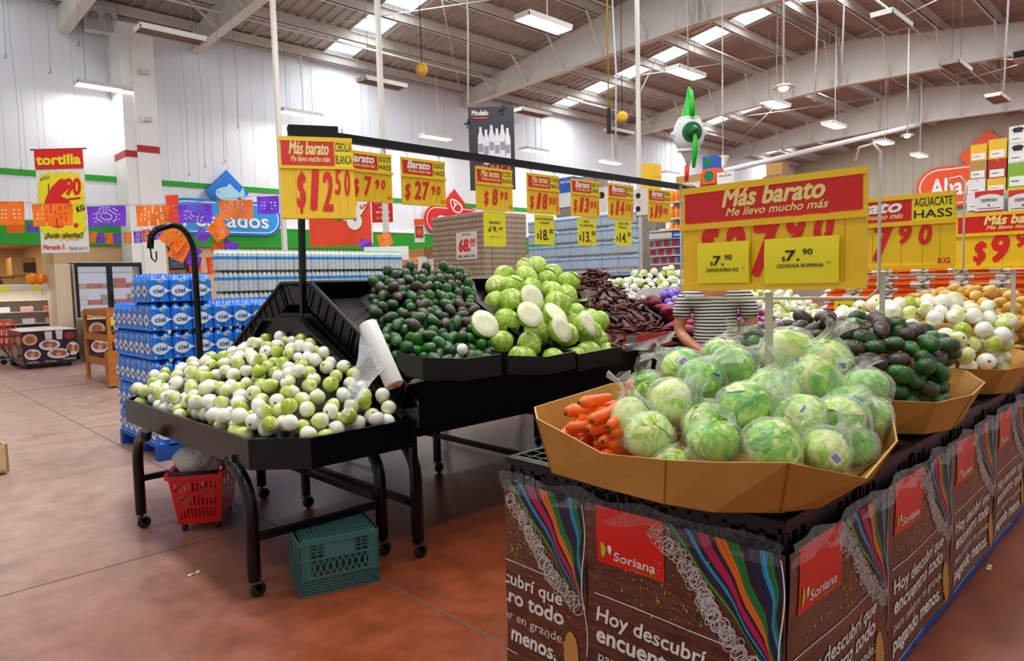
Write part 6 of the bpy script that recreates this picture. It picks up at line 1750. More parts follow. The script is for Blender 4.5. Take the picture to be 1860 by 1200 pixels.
# bread bins with printed sides
mPr = mat('bread_print_dark', '2a1826', .3, coat=.4); mPlate = mat('bread_print_plate', 'd8cfd6', .4); mBread = mat('bread_print_brown', '9a5a38', .45, var=.35, vscale=22); mBread2 = mat('bread_print_pale', 'c79a78', .45, var=.25, vscale=25); mPrR = mat('bread_print_red', '8e2a2a', .4)
def bread_bin(label, x0, y0, x1, d, zt, zb=.09):
    t = thing('bread_bin', label, 'display bin', (x0, y0, 0)); w = x1 - x0; h = zt - zb
    MB().box((0, 0, zb), (w, d, zt - .015)).build('bin', mPr, t)
    MB().box((-.01, -.01, zt - .015), (w + .01, d + .01, zt)).build('lid', mat('bin_top_white', 'e9e3e2', .4), t)
    for x in (.12, w - .12):
        for y in (.12, d - .12): MB().lathe([(.01, -.03), (.045, -.03), (.045, .03), (.01, .03)], 10, T=Matrix.Translation((x, y, .045)) @ Matrix.Rotation(PI / 2, 4, 'X')).build('wheel', mDark, t)
    m = MB(); E = lambda cx, cz, rx, rz, mi, l: m.flat([(cx * w + rx * w * math.cos(q), zb + cz * h + rz * h * math.sin(q)) for q in [2 * PI * k / 16 for k in range(16)]], mi, -.002 - l)
    for cx, cz, rx, rz in ((.5, .55, .20, .16), (.18, .30, .15, .16), (.66, .28, .22, .15), (.93, .40, .12, .2)):
        E(cx, cz, rx, rz, 1, 0); E(cx - .05, cz + .02, rx * .45, rz * .6, 2, .001); E(cx + .06, cz + .0, rx * .4, rz * .55, 2, .0015); E(cx, cz - .02, rx * .25, rz * .4, 3, .002)
    E(.15, .74, .14, .17, 3, 0); E(.15, .74, .09, .11, 2, .001); E(.88, .8, .1, .12, 4, 0)
    m.flat([(.43 * w, zb + .72 * h), (.55 * w, zb + .72 * h), (.56 * w, zb + .95 * h), (.42 * w, zb + .95 * h)], 1, -.003); m.flat([(.64 * w, zb + .70 * h), (.74 * w, zb + .70 * h), (.76 * w, zb + .97 * h), (.62 * w, zb + .97 * h)], 1, -.003)
    m.text('Chocolate', .18 * w, zb + .05 * h, .04 * h, 1, -.003, 0, .02, 'CENTER', .2 * w); m.text('Relleno de cajeta', .5 * w, zb + .05 * h, .04 * h, 1, -.003, 0, .02, 'CENTER', .22 * w); m.text('Tradicional', .85 * w, zb + .08 * h, .05 * h, 1, -.003, 0, .02, 'CENTER', .24 * w)
    m.build('front_print', [mPr, mPlate, mBread, mBread2, mPrR], t)
    m = MB()
    for cy, cz, r_ in ((.2, .7, .15), (.5, .35, .2), (.75, .65, .16), (.85, .2, .12)):
        m.add([(-.003, cy * d + r_ * d * math.cos(q), zb + cz * h + r_ * h * math.sin(q)) for q in [2 * PI * k / 12 for k in range(12)]], [tuple(reversed(range(12)))])
    m.build('side_print', mBread2, t)
    return t
bread_bin('low wheeled bread bin with pastry photographs and a white top, nearest the camera', 2.62, 16.75, 3.56, 1.6, .78)
bread_bin('second bread bin with a pastry heap on top, in front of the fridge', 3.85, 17.0, 5.0, .9, .95)
BR = [tuber(s, .085, .055).build('bread_roll', mat('bread_crust', 'd8a868', .6, var=.2, vscale=20), data_only=True) for s in (31, 32)]
for i in range(26):
    o = put('bread_roll', BR[i % 2], None, (3.95 + rc.random() * .95, 17.08 + rc.random() * .6, 1.0 + .05 * (i // 12)), (rc.uniform(-.3, .3), 0, rc.uniform(0, 6))); tag(o, 'golden bread roll heaped on top of the second bread bin', 'bread roll', 'rolls on the bread bin')
o = MB().box((0, 0, 0), (.62, .02, .16)).build('price_strip', mYelP, None, (4.2, 16.97, .78)); tag(o, 'yellow price strip on the second bread bin', 'price strip')
# cold counter with curved glass
cy = 19.0; x0, x1 = 1.2, onY(115, 540, cy).x
t = thing('cold_counter', 'white open cold counter with lit shelves and yellow tags at the far left', 'counter', (x0, cy, 0)); w = x1 - x0
MB().box((0, .3, 0), (w, 1.0, .75)).box((0, .9, .75), (w, 1.0, 1.75)).build('cabinet', mFrW, t)
MB().box((0, .0, 1.62), (w, 1.0, 1.72)).build('canopy', mSteelW, t)
for i in range(4): MB().box((.0, .12 + .1 * i, .55 + i * .27), (w, .9, .565 + i * .27)).build('shelf', mSteelW, t)
m = MB()
for k in range(8): m.grid(lambda u, v: (w - .01, .0 + .3 * (1 - math.cos(v * PI / 2)) * .6, .75 + .9 * (1 - v)), 1, 1) if k == 0 else None
m.grid(lambda u, v: (w, .95 * u, .75 + .9 * v * (1 - .3 * u)), 6, 6); m.build('end_glass', mGl, t)
MB().box((0, .05, .42), (w, .3, .62)).build('kick_panel', mFrW, t)
for i in range(4): MB().box((.25 + i * w / 4.4, -.006, 1.60), (.42 + i * w / 4.4, 0, 1.71)).build('yellow_tag', mYelP, t)
for s in range(3):
    for i in range(6):
        o = put('food_pack', PKM[(i + s) % 5], None, (x0 + .2 + i * (w - .4) / 5, cy + .32 + .1 * s, .566 + (s) * .27)); tag(o, 'food tray on the cold counter at far left, %s shelf' % ('lower', 'middle', 'upper')[s], 'food tray', 'trays on the cold counter')
area('cold_counter_lamp', (x0 + w / 2, cy + .35, 1.6), w * .9, .1, 18, (1, .97, .9))
# balloons
for px, py, lb in ((60, 530, 'left'), (76, 533, 'right')):
    c = onY(px, py, 19.2); c.z = 1.86; t = thing('balloon', 'orange balloon resting over the cold counter, %s of the pair' % lb, 'balloon', c); m = MB().sphere((0, 0, 0), (.125, .125, .135), 16, 12); m.build('balloon_body', mat('balloon_orange', 'ff8a12', .25, coat=.3), t); MB().lathe([(.012, -.155), (.004, -.135)], 8).build('knot', mat('balloon_orange', 'ff8a12'), t)
    MB().tube([(0, 0, -.15), (.02, 0, -.4)], .003, 4).build('string', mWire, t)
# kitchen machines in the recess
mMach = mat('cream_machine', 'b99a62', .5); mMachD = mat('dark_panel', '3a2a1c', .4)
c = onY(20, 500, 21.2); d_ = onY(76, 468, 21.2)
t = thing('tortilla_oven', 'cream bakery oven with dark window in the yellow kitchen recess', 'oven', (c.x, 21.0, 0)); w = d_.x - c.x
MB().box((0, 0, c.z), (w, .8, d_.z)).build('housing', mMach, t); MB().box((.35 * w, -.02, c.z + .15 * (d_.z - c.z)), (.9 * w, 0, c.z + .7 * (d_.z - c.z))).build('window', mMachD, t)
for x in (.08, w - .1): MB().box((x, .1, 0), (x + .06, .6, c.z)).build('leg', mMach, t)
MB().box((-.2, 0, c.z - .25), (w + .3, .6, c.z - .08)).build('conveyor', mMach, t)
c = onY(38, 520, 20.6)
t = thing('dough_mixer', 'dark domed dough mixer behind the cold counter', 'mixer', (c.x - .4, 21.4, 0))
MB().sphere((0, 0, 1.75), (.75, .4, .22), 18, 10).build('dome', mat('dark_dome', '2a2622', .35), t); MB().box((-.6, -.35, 0), (.6, .35, 1.65)).build('base', mat('mixer_grey', '6a655c', .5), t)
m = MB()
for q in (-.28, .02): m.tube([(q, -.365, 1.62), (q + .02, -.365, 1.5), (q + .1, -.365, 1.46), (q + .18, -.365, 1.5), (q + .2, -.365, 1.62)], .02, 6)
m.build('emblem', mPaper, t)
for i, px in enumerate((86, 97, 108)):
    c = onY(px, 500, 21.8); o = MB().tube([(c.x, 21.8, 0), (c.x, 21.8, 2.78)], .05, 8).build('kitchen_pipe', mMach); tag(o, 'vertical pipe in the kitchen recess, %s from the left' % ('first', 'second', 'third')[i], 'pipe')
# red shopping cart
mCart = mat('cart_red_plastic', 'd02a22', .4)
c = onz(18, 662, 0)
t = thing('shopping_cart', 'red shopping cart cut off by the left edge of the picture', 'shopping cart', (c.x - .35, c.y - .2, 0), (0, 0, .3))
m = MB()
for i in range(9):
    x = -.4 + .1 * i
    for y in (-.26, .26): m.bar((x * .9, y * .85, .45), (x, y, .95), .018, .018)
for z, k in ((.45, .86), (.62, .9), (.79, .95), (.95, 1)):
    for a, b_ in (((-.4, -.26), (.4, -.26)), ((.4, -.26), (.4, .26)), ((.4, .26), (-.4, .26)), ((-.4, .26), (-.4, -.26))): m.bar((a[0] * k, a[1] * k, z), (b_[0] * k, b_[1] * k, z), .022, .03)
m.build('basket', mCart, t)
MB().bar((-.35, -.2, .18), (.35, -.2, .18), .03, .03).bar((-.35, .2, .18), (.35, .2, .18), .03, .03).bar((-.35, -.2, .18), (-.3, -.2, .45), .03, .03).bar((-.35, .2, .18), (-.3, .2, .45), .03, .03).bar((.35, 0, .18), (.2, 0, .45), .03, .03).build('chassis', mChrome, t)
for x in (-.33, .33):
    for y in (-.2, .2): MB().lathe([(.01, -.02), (.06, -.02), (.06, .02), (.01, .02)], 10, T=Matrix.Translation((x, y, .061)) @ Matrix.Rotation(PI / 2, 4, 'X')).build('wheel', mDark, t)
# wooden shelf stand
mWd = ramp_mat('honey_wood', [(.3, 'c47a32'), (.6, 'a85f20'), (.8, 'd08c44')], (2, 2, 12), 3, 4, .45, .1, dist=1)
p = onz(162, 690); q = onz(205, 703); az = .3
t = thing('wooden_shelf', 'honey-coloured wooden shelf stand between the bread bins and the blue water packs', 'shelf', (p.x, p.y, 0))
Q = Vector((q.x - p.x, q.y - p.y, 0)); N = Vector((1.0, .35, 0)).normalized() * .75; H_ = 1.22
cs = [Vector((0, 0, 0)), Q, Q + N, N]
for k, c in enumerate(cs): MB().bar(c + Vector((0, 0, .03 if k != 1 else 0)), c + Vector((0, 0, H_)), .055, .055).build('leg', mWd, t)
for z in (.38, .78, 1.19):
    m = MB().bar(cs[0] + Vector((0, 0, z)), cs[1] + Vector((0, 0, z)), .03, .11).bar(cs[1] + Vector((0, 0, z)), cs[2] + Vector((0, 0, z)), .03, .11).bar(cs[2] + Vector((0, 0, z)), cs[3] + Vector((0, 0, z)), .03, .11).bar(cs[3] + Vector((0, 0, z)), cs[0] + Vector((0, 0, z)), .03, .11)
    m.add([tuple(c + Vector((0, 0, z - .04))) for c in cs] , [(0, 1, 2, 3), (3, 2, 1, 0)]); m.build('shelf_board', mWd, t)
m = MB().bar(cs[1] + Vector((.04, -.02, .03)), cs[1] + Vector((.04, -.02, .58)), .22, .22)
m.build('lower_panel', mWd, t)
# dark rack with orange packs beside the column
c = deep(322, 490, 13.5)
t = thing('snack_rack', 'dark narrow rack with poster beside the column under the paper flags', 'rack', (c.x, c.y, 0), (0, 0, YAW - PI / 2))
MB().box((-.16, 0, 0), (.16, .3, 2.45)).build('body', mat('rack_dark', '1d1714', .4), t); MB().box((-.13, -.01, 1.95), (.14, 0, 2.42)).build('poster', mat('rack_poster', '4a5674', .4, var=.5, vscale=9), t)
for z in (1.55, 1.85): MB().box((-.16, -.02, z), (.17, 0, z + .06)).build('shelf_edge', mWd, t)
for i in range(5):
    c = deep(341 + i * 5.5, 494, 13.3)
    o = MB().rbox((-.026, -.03, 0), (.026, .03, .20), .01).build('snack_pack', mat('snack_orange', 'f06a12', .35) if i else mat('snack_brown', '4a2a1c', .35), None, c); tag(o, ('orange upright snack pack in the row beside the dark rack' if i else 'brown upright pack at the left end of the orange packs'), 'snack pack', 'orange packs by the dark rack' if i else None)
a, b_ = deep(335, 494.5, 13.3), deep(372, 494.5, 13.3)
o = MB().bar((*a.xy, a.z - .02), (*b_.xy, b_.z - .02), .3, .03).bar((*a.xy, a.z - .05), (*a.xy, 0), .05, .05).bar((*b_.xy, b_.z - .05), (*b_.xy, 0), .05, .05).build('snack_table', mWd); tag(o, 'narrow wooden table carrying the orange snack packs', 'table')
# pale crate cut by the left edge
c = onz(21, 862)
t = thing('wooden_box', 'pale wooden box with goods cut off by the left edge of the picture', 'box', (c.x - .5, c.y, 0), (0, 0, .12))
MB().box((0, 0, .02), (.5, .02, .26)).box((.48, 0, .02), (.5, .6, .26)).box((0, .58, .02), (.5, .6, .26)).box((0, 0, .02), (.5, .6, .04)).build('box_sides', mat('pale_wood', 'd9b48a', .6, var=.1, vscale=9), t)
o = MB().rbox((0, 0, 0), (.34, .3, .5), .03).build('carton', mat('pale_blue_pack', 'c8d4da', .4, var=.1, vscale=10), None, (c.x - .40, c.y + .1, .04)); tag(o, 'pale blue package standing in the wooden box at the left edge', 'package')

# ================================================================ right-hand background
# orange grocery department sign on the back wall
a = onX(1665, 330, 45.8); 
t = thing('department_sign', 'orange Abarrotes wall sign with a melon slice, partly hidden by stacked cartons', 'wall sign', (45.75, a.y - 2.9, a.z - .45), (0, 0, -PI / 2)); w = 5.8
MB().prism(pill(w, 2.3), .1).build('board', mOrS, t); MB().prism(dia(1.35, .55, 1.55), .1, 0, Matrix.Translation((0, -.04, 0))).build('diamond', mOrS, t)
m = MB(); m.flat(pill(w - .3, 2.0), 0, -.02); m.flat(pill(w - .44, 1.86), 1, -.03); m.text('Abarrotes', -.1, -.5, .95, 0, -.04, 0, .03, 'CENTER', 4.1)
sl = lambda s: [(.55 + s * .75 * math.cos(q), 1.85 - s * .9 * max(-.1, math.sin(q))) for q in [PI * k / 12 for k in range(13)]]
m.flat(sl(1.0), 2, -.06); m.flat(sl(.86), 0, -.065); m.flat(sl(.76), 3, -.07); m.build('print', [mSignW, mOrS, mat('melon_green', '1c7a4a', .4), mSgR], t)
# stacked cartons, far right
XS = 15.4
cw = lambda m, w, h: (m.flat([(.25 * w, .62 * h), (.75 * w, .62 * h), (.7 * w, .9 * h), (.3 * w, .9 * h)], 0, -.003), m.flat([(.15 * w, .78 * h), (.3 * w, .9 * h), (.3 * w, .7 * h)], 0, -.003), m.flat([(.85 * w, .78 * h), (.7 * w, .9 * h), (.7 * w, .7 * h)], 0, -.003))
bx = [(1763, 262, 1793, 292, mBoxY, 'yellow carton with a white label, top of the leftmost stack'), (1761, 292, 1792, 325, mBoxK, 'kraft carton with a white label in the leftmost stack'), (1758, 325, 1790, 352, mBoxW, 'white carton in the leftmost stack'), (1756, 352, 1790, 382, mBoxW, 'white carton at the foot of the leftmost stack'),
      (1796, 252, 1829, 288, mBoxY, 'yellow carton with a white label, top of the middle stack'), (1795, 288, 1828, 323, mBoxR, 'red carton with a white label in the middle stack'), (1793, 323, 1827, 347, mBoxY, 'yellow carton low in the middle stack'), (1793, 347, 1827, 382, mBoxW, 'white carton at the foot of the middle stack'),
      (1833, 228, 1866, 260, mBoxW, 'white carton with a black cow, top of the right stack'), (1832, 260, 1866, 295, mBoxW, 'white carton with a black cow, second of the right stack'), (1831, 295, 1866, 340, mBoxG, 'green carton in the right stack'), (1830, 340, 1866, 382, mBoxY, 'yellow carton at the foot of the right stack')]
for a, b_, c, d, mm, lb in bx:
    carton_box(lb + ' at far right', a, b_, c, d, XS, .45, mm, cw if 'cow' in lb else None, mInkB if mm is not mBoxY else mInkR, None, label_white=True)
def desp(m, w, h):
    m.flat([(0, .66 * h), (0, h), (w, h), (w, .66 * h), (.75 * w, .80 * h), (.5 * w, .84 * h), (.25 * w, .80 * h)], 2, -.003)
    m.text('DESPENSA', .5 * w, .45 * h, .15 * h, 0, -.004, 0, .02, 'CENTER', .55 * w); m.flat([(.1 * w, .1 * h), (.9 * w, .1 * h), (.9 * w, .13 * h), (.1 * w, .13 * h)], 0, -.003); m.flat([(.45 * w, .22 * h), (.55 * w, .22 * h), (.5 * w, .34 * h)], 0, -.003)
for a, b_, c, d, lb in ((1771, 346, 1823, 382, 'upper left'), (1832, 344, 1886, 382, 'upper right'), (1771, 383, 1823, 420, 'second row left'), (1832, 383, 1886, 420, 'second row right'), (1771, 420, 1823, 456, 'third row left'), (1832, 420, 1886, 456, 'third row right'), (1770, 456, 1823, 491, 'fourth row left'), (1830, 456, 1886, 491, 'fourth row right'), (1770, 492, 1824, 527, 'visible below the sign, left'), (1828, 492, 1886, 527, 'visible below the sign, right')):
    carton_box('white and red DESPENSA carton in the far right block, ' + lb, a, b_, c, d, XS - 1.3, .5, mBoxW, desp, mInkB)
p, q = onX(1768, 528, XS - 1.3), onX(1886, 528, XS - 1.3)
o = MB().box((XS - 1.29, q.y, 0), (XS - .8, p.y, foot(XS - 1.3, p, q))).build('pallet_load', mat('grey_carton_load', '8c857b')); tag(o, 'grey wrapped load under the DESPENSA cartons', 'pallet load')
p, q = onX(1754, 384, XS), onX(1868, 384, XS)
o = MB().box((XS, q.y, 0), (XS + .5, p.y, foot(XS, p, q))).build('pallet_load', mat('grey_carton_load', '8c857b')); tag(o, 'grey wrapped load under the mixed cartons at far right', 'pallet load')
# rice bags
mBag = mat('rice_bag_film', 'efe6dc', .3, coat=.3); mBagO = mat('rice_bag_orange', 'f5641a', .35)
def bagmesh():
    m = MB(); W_, D_, H_ = .42, .30, .11
    def shell(x, y): 
        k = (1 - (2 * x / W_) ** 4) * (1 - (2 * y / D_) ** 4); return max(0.004, H_ / 2 * max(0, k) ** .5)
    for sg in (1, -1):
        n = 10; fs = []
        vs = [(W_ * (i / n - .5), D_ * (j / 6 - .5), sg * shell(W_ * (i / n - .5), D_ * (j / 6 - .5))) for j in range(7) for i in range(n + 1)]
        b0 = len(m.v); m.v.extend(vs)
        for j in range(6):
            for i in range(n):
                q_ = (b0 + j * (n + 1) + i, b0 + j * (n + 1) + i + 1, b0 + (j + 1) * (n + 1) + i + 1, b0 + (j + 1) * (n + 1) + i)
                m.f.append(q_ if sg > 0 else q_[::-1]); m.m.append(1 if 3 <= i <= 7 else 0); m.sm.append(True)
    return m
RB = bagmesh().build('rice_bag', [mBag, mBagO], data_only=True)
XR = 9.6
pz = onX(1560, 568, XR).z
for l in range(8):
    for i in range(6):
        if l == 7 and i in (0, 5): continue
        y = onX(1490, 560, XR).y - .2 - i * .41 - (.05 if l % 2 else 0) - (.12 * max(0, l - 3) if i == 0 else 0)
        o = put('rice_bag', RB, None, (XR + .15 + .02 * (l % 2), y, pz + .05 + l * .078), (rnd.uniform(-.04, .04), rnd.uniform(-.05, .05), PI / 2 + rnd.uniform(-.08, .08))); tag(o, 'orange and white grain bag, %s of the bag pile behind the avocados' % ('lower part' if l < 3 else 'middle part' if l < 6 else 'top'), 'bag', 'grain bags in the pile')
a = onX(1485, 565, XR); b_ = onX(1740, 565, XR)
o = MB().box((XR - .05, b_.y, 0), (XR + .4, a.y, pz)).build('bag_platform', mat('platform_grey', '8d8c88', .5)); tag(o, 'grey platform under the orange and white grain bags', 'platform')
t = thing('price_card', 'yellow Barato card standing before the grain bags', 'price card', onX(1515, 546, XR - .3), (0, 0, -PI / 2))
k = .0062 * 1.0; MB().box((0, 0, -.20), (.26, .004, 0)).build('card', mYelP, t); MB().text('Barato', .13, -.08, .04, 0, -.002, .1, .02, 'CENTER', .16).text('$19.90', .13, -.16, .05, 0, -.002, 0, .02, 'CENTER', .18).build('lettering', mInkB, t); MB().box((.125, .004, -t.location.z), (.135, .01, -.1)).build('stick', mWireF, t)
# shelf gondola with small red and blue packs
XG = 13.6
ya, yb = onX(1180, 440, XG).y, onX(1250, 440, XG).y; z0, z1 = onX(1215, 478, XG).z, onX(1215, 432, XG).z
t = thing('store_shelf', 'grey shelf unit of red and blue packs behind the white onions', 'shelf', (XG, ya, 0), (0, 0, -PI / 2)); w = ya - yb
MB().box((0, .4, 0), (w, .43, z1 + .25)).build('back_panel', mSteelW, t)
for k in range(5):
    z = z0 + (z1 - z0) * k / 3.0
    if z < z1 + .3: MB().box((0, 0, z - .03), (w, .4, z)).build('shelf_board', mSteelW, t)
MB().box((0, -.02, z1 - .0), (w * .6, 0, z1 + .12)).build('header_strip', mSteelW, t); h2 = MB().box((w * .6, -.02, z1 - .0), (w, 0, z1 + .12)).build('header_strip', mBoxB, t); MB().text('ofertas', w * .8, z1 + .04, .05, 0, -.022, 0, .02, 'CENTER', w * .3).build('lettering', mPaper, h2)
pc = [mat('pack_red', 'b23a34', .4), mat('pack_blue', '1f5fc4', .4), mat('pack_lilac', '8c93c4', .4)]
PK2 = [MB().rbox((-.05, -.05, 0), (.05, .05, (z1 - z0) / 3 * .72), .015).build('grocery_pack', q, data_only=True) for q in pc]
for k in range(3):
    for i in range(14):
        u = (i + .5) / 14; ci = 1 if u > .68 else (0 if (i + k) % 3 else 2)
        o = put('grocery_pack', PK2[ci], None, (XG + .08, ya - u * w, z0 + (z1 - z0) * k / 3)); tag(o, '%s pack on the grey shelf unit, %s row' % (('red', 'blue', 'lilac')[ci], ('bottom', 'middle', 'top')[k]), 'pack', 'packs on the grey shelf unit')
# orange juice jugs on upper shelves
t = thing('store_shelf', 'upper shelves of orange jugs beside the largest yellow sign', 'shelf', (13.9, onX(1212, 400, 13.9).y, 0), (0, 0, -PI / 2))
w = onX(1212, 400, 13.9).y - onX(1256, 400, 13.9).y
for py in (365, 395, 426):
    z = onX(1230, py, 13.9).z; MB().box((0, 0, z - .03), (w, .4, z)).build('shelf_board', mSteelW, t)
MB().box((0, .38, 0), (w, .41, onX(1230, 330, 13.9).z)).build('back_panel', mSteelW, t)
JG = MB().lathe([(.055, 0), (.065, .02), (.065, .18), (.05, .23), (.022, .26), (.022, .29)], 10).build('juice_jug', mat('orange_jug', 'fa8a12', .25, coat=.3), data_only=True)
for r_, py in enumerate((365, 395, 426)):
    z = onX(1230, py, 13.9).z
    for i in range(5):
        o = put('juice_jug', JG, None, (14.0, onX(1212, 400, 13.9).y - (i + .5) * w / 5, z)); tag(o, 'orange jug on the %s upper shelf beside the largest sign' % ('top', 'middle', 'lowest')[r_], 'jug', 'orange jugs beside the largest sign')
carton_box('red and green carton with melon print above the largest sign', 1275, 306, 1300, 334, 14.2, .35, mOrS, ring(.5, .5, .36), mat('melon_green', '1c7a4a'))
carton_box('blue carton with fruit print on top of the red melon carton', 1276, 283, 1296, 306, 14.2, .35, mBoxB, ring(.5, .5, .36), mat('melon_green', '1c7a4a'))
carton_box('brown carton behind the piñata tail', 1228, 318, 1274, 340, 14.3, .35, mBoxK)
carton_box('white carton with grey print right of the melon carton', 1302, 312, 1333, 334, 14.2, .35, mBoxW, None, None, 'FRUTAS')
carton_box('brown carton on the far high shelf above the largest sign', 1392, 296, 1421, 318, 17, .35, mBoxK)
for x, ya, yb, z, lb in ((14.2, 1222, 1340, 341, 'melon carton row'), (17, 1386, 1426, 319, 'far high brown carton')):
    p, q = onX(ya, z, x), onX(yb, z, x); o = MB().box((x + .01, q.y, 0), (x + .4, p.y, foot(x, p, q))).build('pallet_load', mat('grey_carton_load', '8c857b')); tag(o, 'grey wrapped load carrying the ' + lb, 'pallet load')

# more produce along the far part of the long stand (white onions as a mass, purple netted garlic one by one)
rg = np.random.default_rng(77)
tt = lambda x, y: plane_z(y) + .10 * math.sin(PI * min(1, max(0, (x - 5.4) / 3.1))) + .03
ps = deposit([(5.55, 3.95), (8.45, 3.75), (8.5, 4.25), (5.35, 4.25)], lambda x, y: tt(x, y) - .15, tt, .045, rg, .012, 170)
m = MB()
for p in ps: m.sphere(p, (.045, .045, .041), 10, 7)
o = m.build('white_onions', onion_far); tag(o, 'mass of white onions on the far upper crates of the long stand', 'onion', None, 'stuff')
card_lip([(5.50, 3.92, 1.43), (5.62, 3.86, 1.44), (6.1, 3.84, 1.44), (6.25, 3.9, 1.43)], 'white card holding back the far white onions', .10).data.materials[0] = mPaper
GPB = MB().sphere((0, 0, 0), (.036, .036, .031), 10, 7, f=lambda d: 1 + .07 * math.cos(6 * math.atan2(d[1], d[0]))).build('garlic_bulb', garlic_m, data_only=True)
ps = deposit([(5.50, 3.52), (6.1, 3.38), (6.75, 3.80), (5.85, 3.86)], lambda x, y: plane_z(y) - .04, lambda x, y: plane_z(y) + .10, .035, rg, .012, 130)
for p in ps:
    o = put('garlic_bulb', GPB, None, p, R3(rnd)); tag(o, 'garlic bulb in purple netting, heaped on the stand behind the sweet potatoes', 'garlic', 'purple netted garlic')
# red and white onions farther along the stand, beside the person
R1 = [MB().sphere((0, 0, 0), (.042, .042, .038), 12, 9).lathe([(.012, .034), (.004, .05)], 7).build('red_onion', red_on, data_only=True)]
ps = deposit([(6.2, 3.14), (6.95, 3.14), (7.15, 3.5), (6.6, 3.5)], lambda x, y: plane_z(y) - .04, lambda x, y: plane_z(y) + .10, .041, rg, .01, 60)
for p in ps:
    o = put('red_onion', R1[0], None, p, R3(rnd)); tag(o, 'purple-red onion on the stand to the right of the striped shirt', 'onion', 'red onions on the stand')
ps = deposit([(7.0, 3.14), (8.45, 3.14), (8.45, 3.75), (7.2, 3.85)], lambda x, y: plane_z(y) - .04, lambda x, y: plane_z(y) + .12, .045, rg, .01, 150)
m = MB()
for p in ps: m.sphere(p, (.045, .045, .041), 10, 7)
o = m.build('white_onions', onion_far); tag(o, 'mass of white onions on the far stand beside the red onions', 'onion', None, 'stuff')

# ================================================================ star piñata
PC = deep(1251, 243, 9)
t = thing('star_pinata', 'white and green star piñata hanging above the largest sign', 'piñata', PC, (0, 0, YAW - PI / 2))
mPW = mat('pinata_white', 'e9ecee', .55, bump=.5, bscale=60); mPG = mat('pinata_green', '12c22a', .4, bump=.3, bscale=60); mPGd = mat('pinata_dark_green', '0c6a38', .45); mPR = mat('pinata_red', 'e8401e', .4)
MB().sphere((0, 0, 0), (.20, .20, .25), 20, 14).build('ball', mPW, t)
def cone(d, L_, r_, name, mt, inset=.13, ring=None):
    d = Vector(d).normalized(); q = d.to_track_quat('Z', 'Y').to_matrix().to_4x4()
    T = q @ Matrix.Translation((0, 0, inset)); c = MB().lathe([(r_ * 1.04, 0), (r_, .01), (r_ * .5, L_ * .5), (.012, L_)], 14, T=T).build(name, mt, t)
    if ring: MB().lathe([(r_ * 1.25, -.01), (r_ * 1.3, .01), (r_ * 1.25, .03), (r_, .03)], 16, T=T).build('collar', ring, c)
cone((0, -.05, 1), .42, .11, 'cone', mPG, .17, mPW); cone((.0, -1, -.05), .26, .10, 'cone', mPGd, .16, mPGd)
cone((-1, -.1, 0), .12, .10, 'cone', mPW, .12, mPR); cone((1, -.1, 0), .12, .10, 'cone', mPW, .12, mPG); cone((0, .1, -1), .22, .11, 'cone', mPW, .20, mPW)
m = MB(); m.tube([(0, -.30, -.02), (.0, -.31, -.25), (-.02, -.30, -.48)], [.015, .04, .022], 8).tube([(0, -.16, .52), (0, -.2, .32), (0, -.19, .18)], [.01, .035, .03], 8); m.build('streamer', mPG, t)
MB().tube([(-.05, -.1, -.42), (-.06, -.1, -.62)], [.035, .025], 8).build('tassel', mPR, t)
MB().tube([(0, 0, .55), (0, 0, ROOF(PC.y) - PC.z - .1)], .003, 4).build('cord', mWire, t)

# ================================================================ hanging bits under the roof
def hang(name, label, px, py, k, build, cat, top=True):
    c = deep(px, py, k); t = thing(name, label, cat, c, (0, 0, YAW - PI / 2)); build(t, ROOF(c.y) - c.z - .08); return t
def wirehook(t, L_): MB().tube([(0, 0, 0), (.03, 0, L_ * .25), (-.02, 0, L_ * .5), (0, 0, L_)], .004, 4).build('wire', mWire, t); MB().tube([(0, 0, .03), (.02, 0, -.03), (-.02, 0, -.06), (-.03, 0, -.03)], .006, 5).build('hook', mDark, t)
for px, py, k, lb in ((10, 100, 12, 'leftmost of all'), (38, 305, 14, 'long one left of the tortilla banner'), (91, 128, 13, 'short one near the top left corner'), (143, 78, 13, 'one ending above the first lit strip light'), (343, 315, 15, 'first long one right of the column'), (372, 300, 15, 'second one right of the column'), (407, 292, 15, 'one ending above the fish sign'), (432, 228, 15, 'short one right of the column')):
    hang('hook_wire', 'thin hooked wire by the white wall, ' + lb, px, py, k, wirehook, 'wire')
def pend(t, L_): MB().tube([(0, 0, .25), (0, 0, L_)], .012, 6).build('cord', mat('yellow_cord', 'c7a018', .5), t); MB().rbox((-.035, -.03, -.14), (.035, .03, .25), .02).build('switch_box', mDark, t)
hang('pendant_switch', 'black pendant control hanging on a yellow cable at top centre', 1106, 226, 11, pend, 'pendant switch')
def reel(t, L_): MB().lathe([(.05, -.05), (.13, -.05), (.13, .05), (.05, .05)], 16, T=Matrix.Rotation(PI / 2, 4, 'X')).build('reel', mat('reel_yellow', 'd9a514', .4), t); MB().tube([(0, 0, .1), (0, 0, L_)], .01, 5).build('bracket', mDark, t)
hang('cable_reel', 'yellow cable reel under the roof left of the girder', 766, 126, 15, reel, 'cable reel')
hang('cable_reel', 'dim yellow reel under the roof behind the third white pole', 1130, 212, 17, reel, 'cable reel')
def bell(t, L_): MB().lathe([(.19, -.02), (.20, .0), (.12, .04), (.02, .06)], 18).build('shade', mSteelW, t); MB().tube([(0, 0, .05), (0, 0, L_)], .02, 6).build('stem', mSteelW, t); MB().sphere((0, 0, -.03), (.09, .09, .05), 10, 6).build('bulb', mLamp, t)
hang('pendant_lamp', 'round pendant lamp on a long white stem right of centre', 1423, 158, 13, bell, 'pendant lamp')
hang('pendant_lamp', 'small far round pendant lamp above the grain sign', 1648, 246, 22, bell, 'pendant lamp')
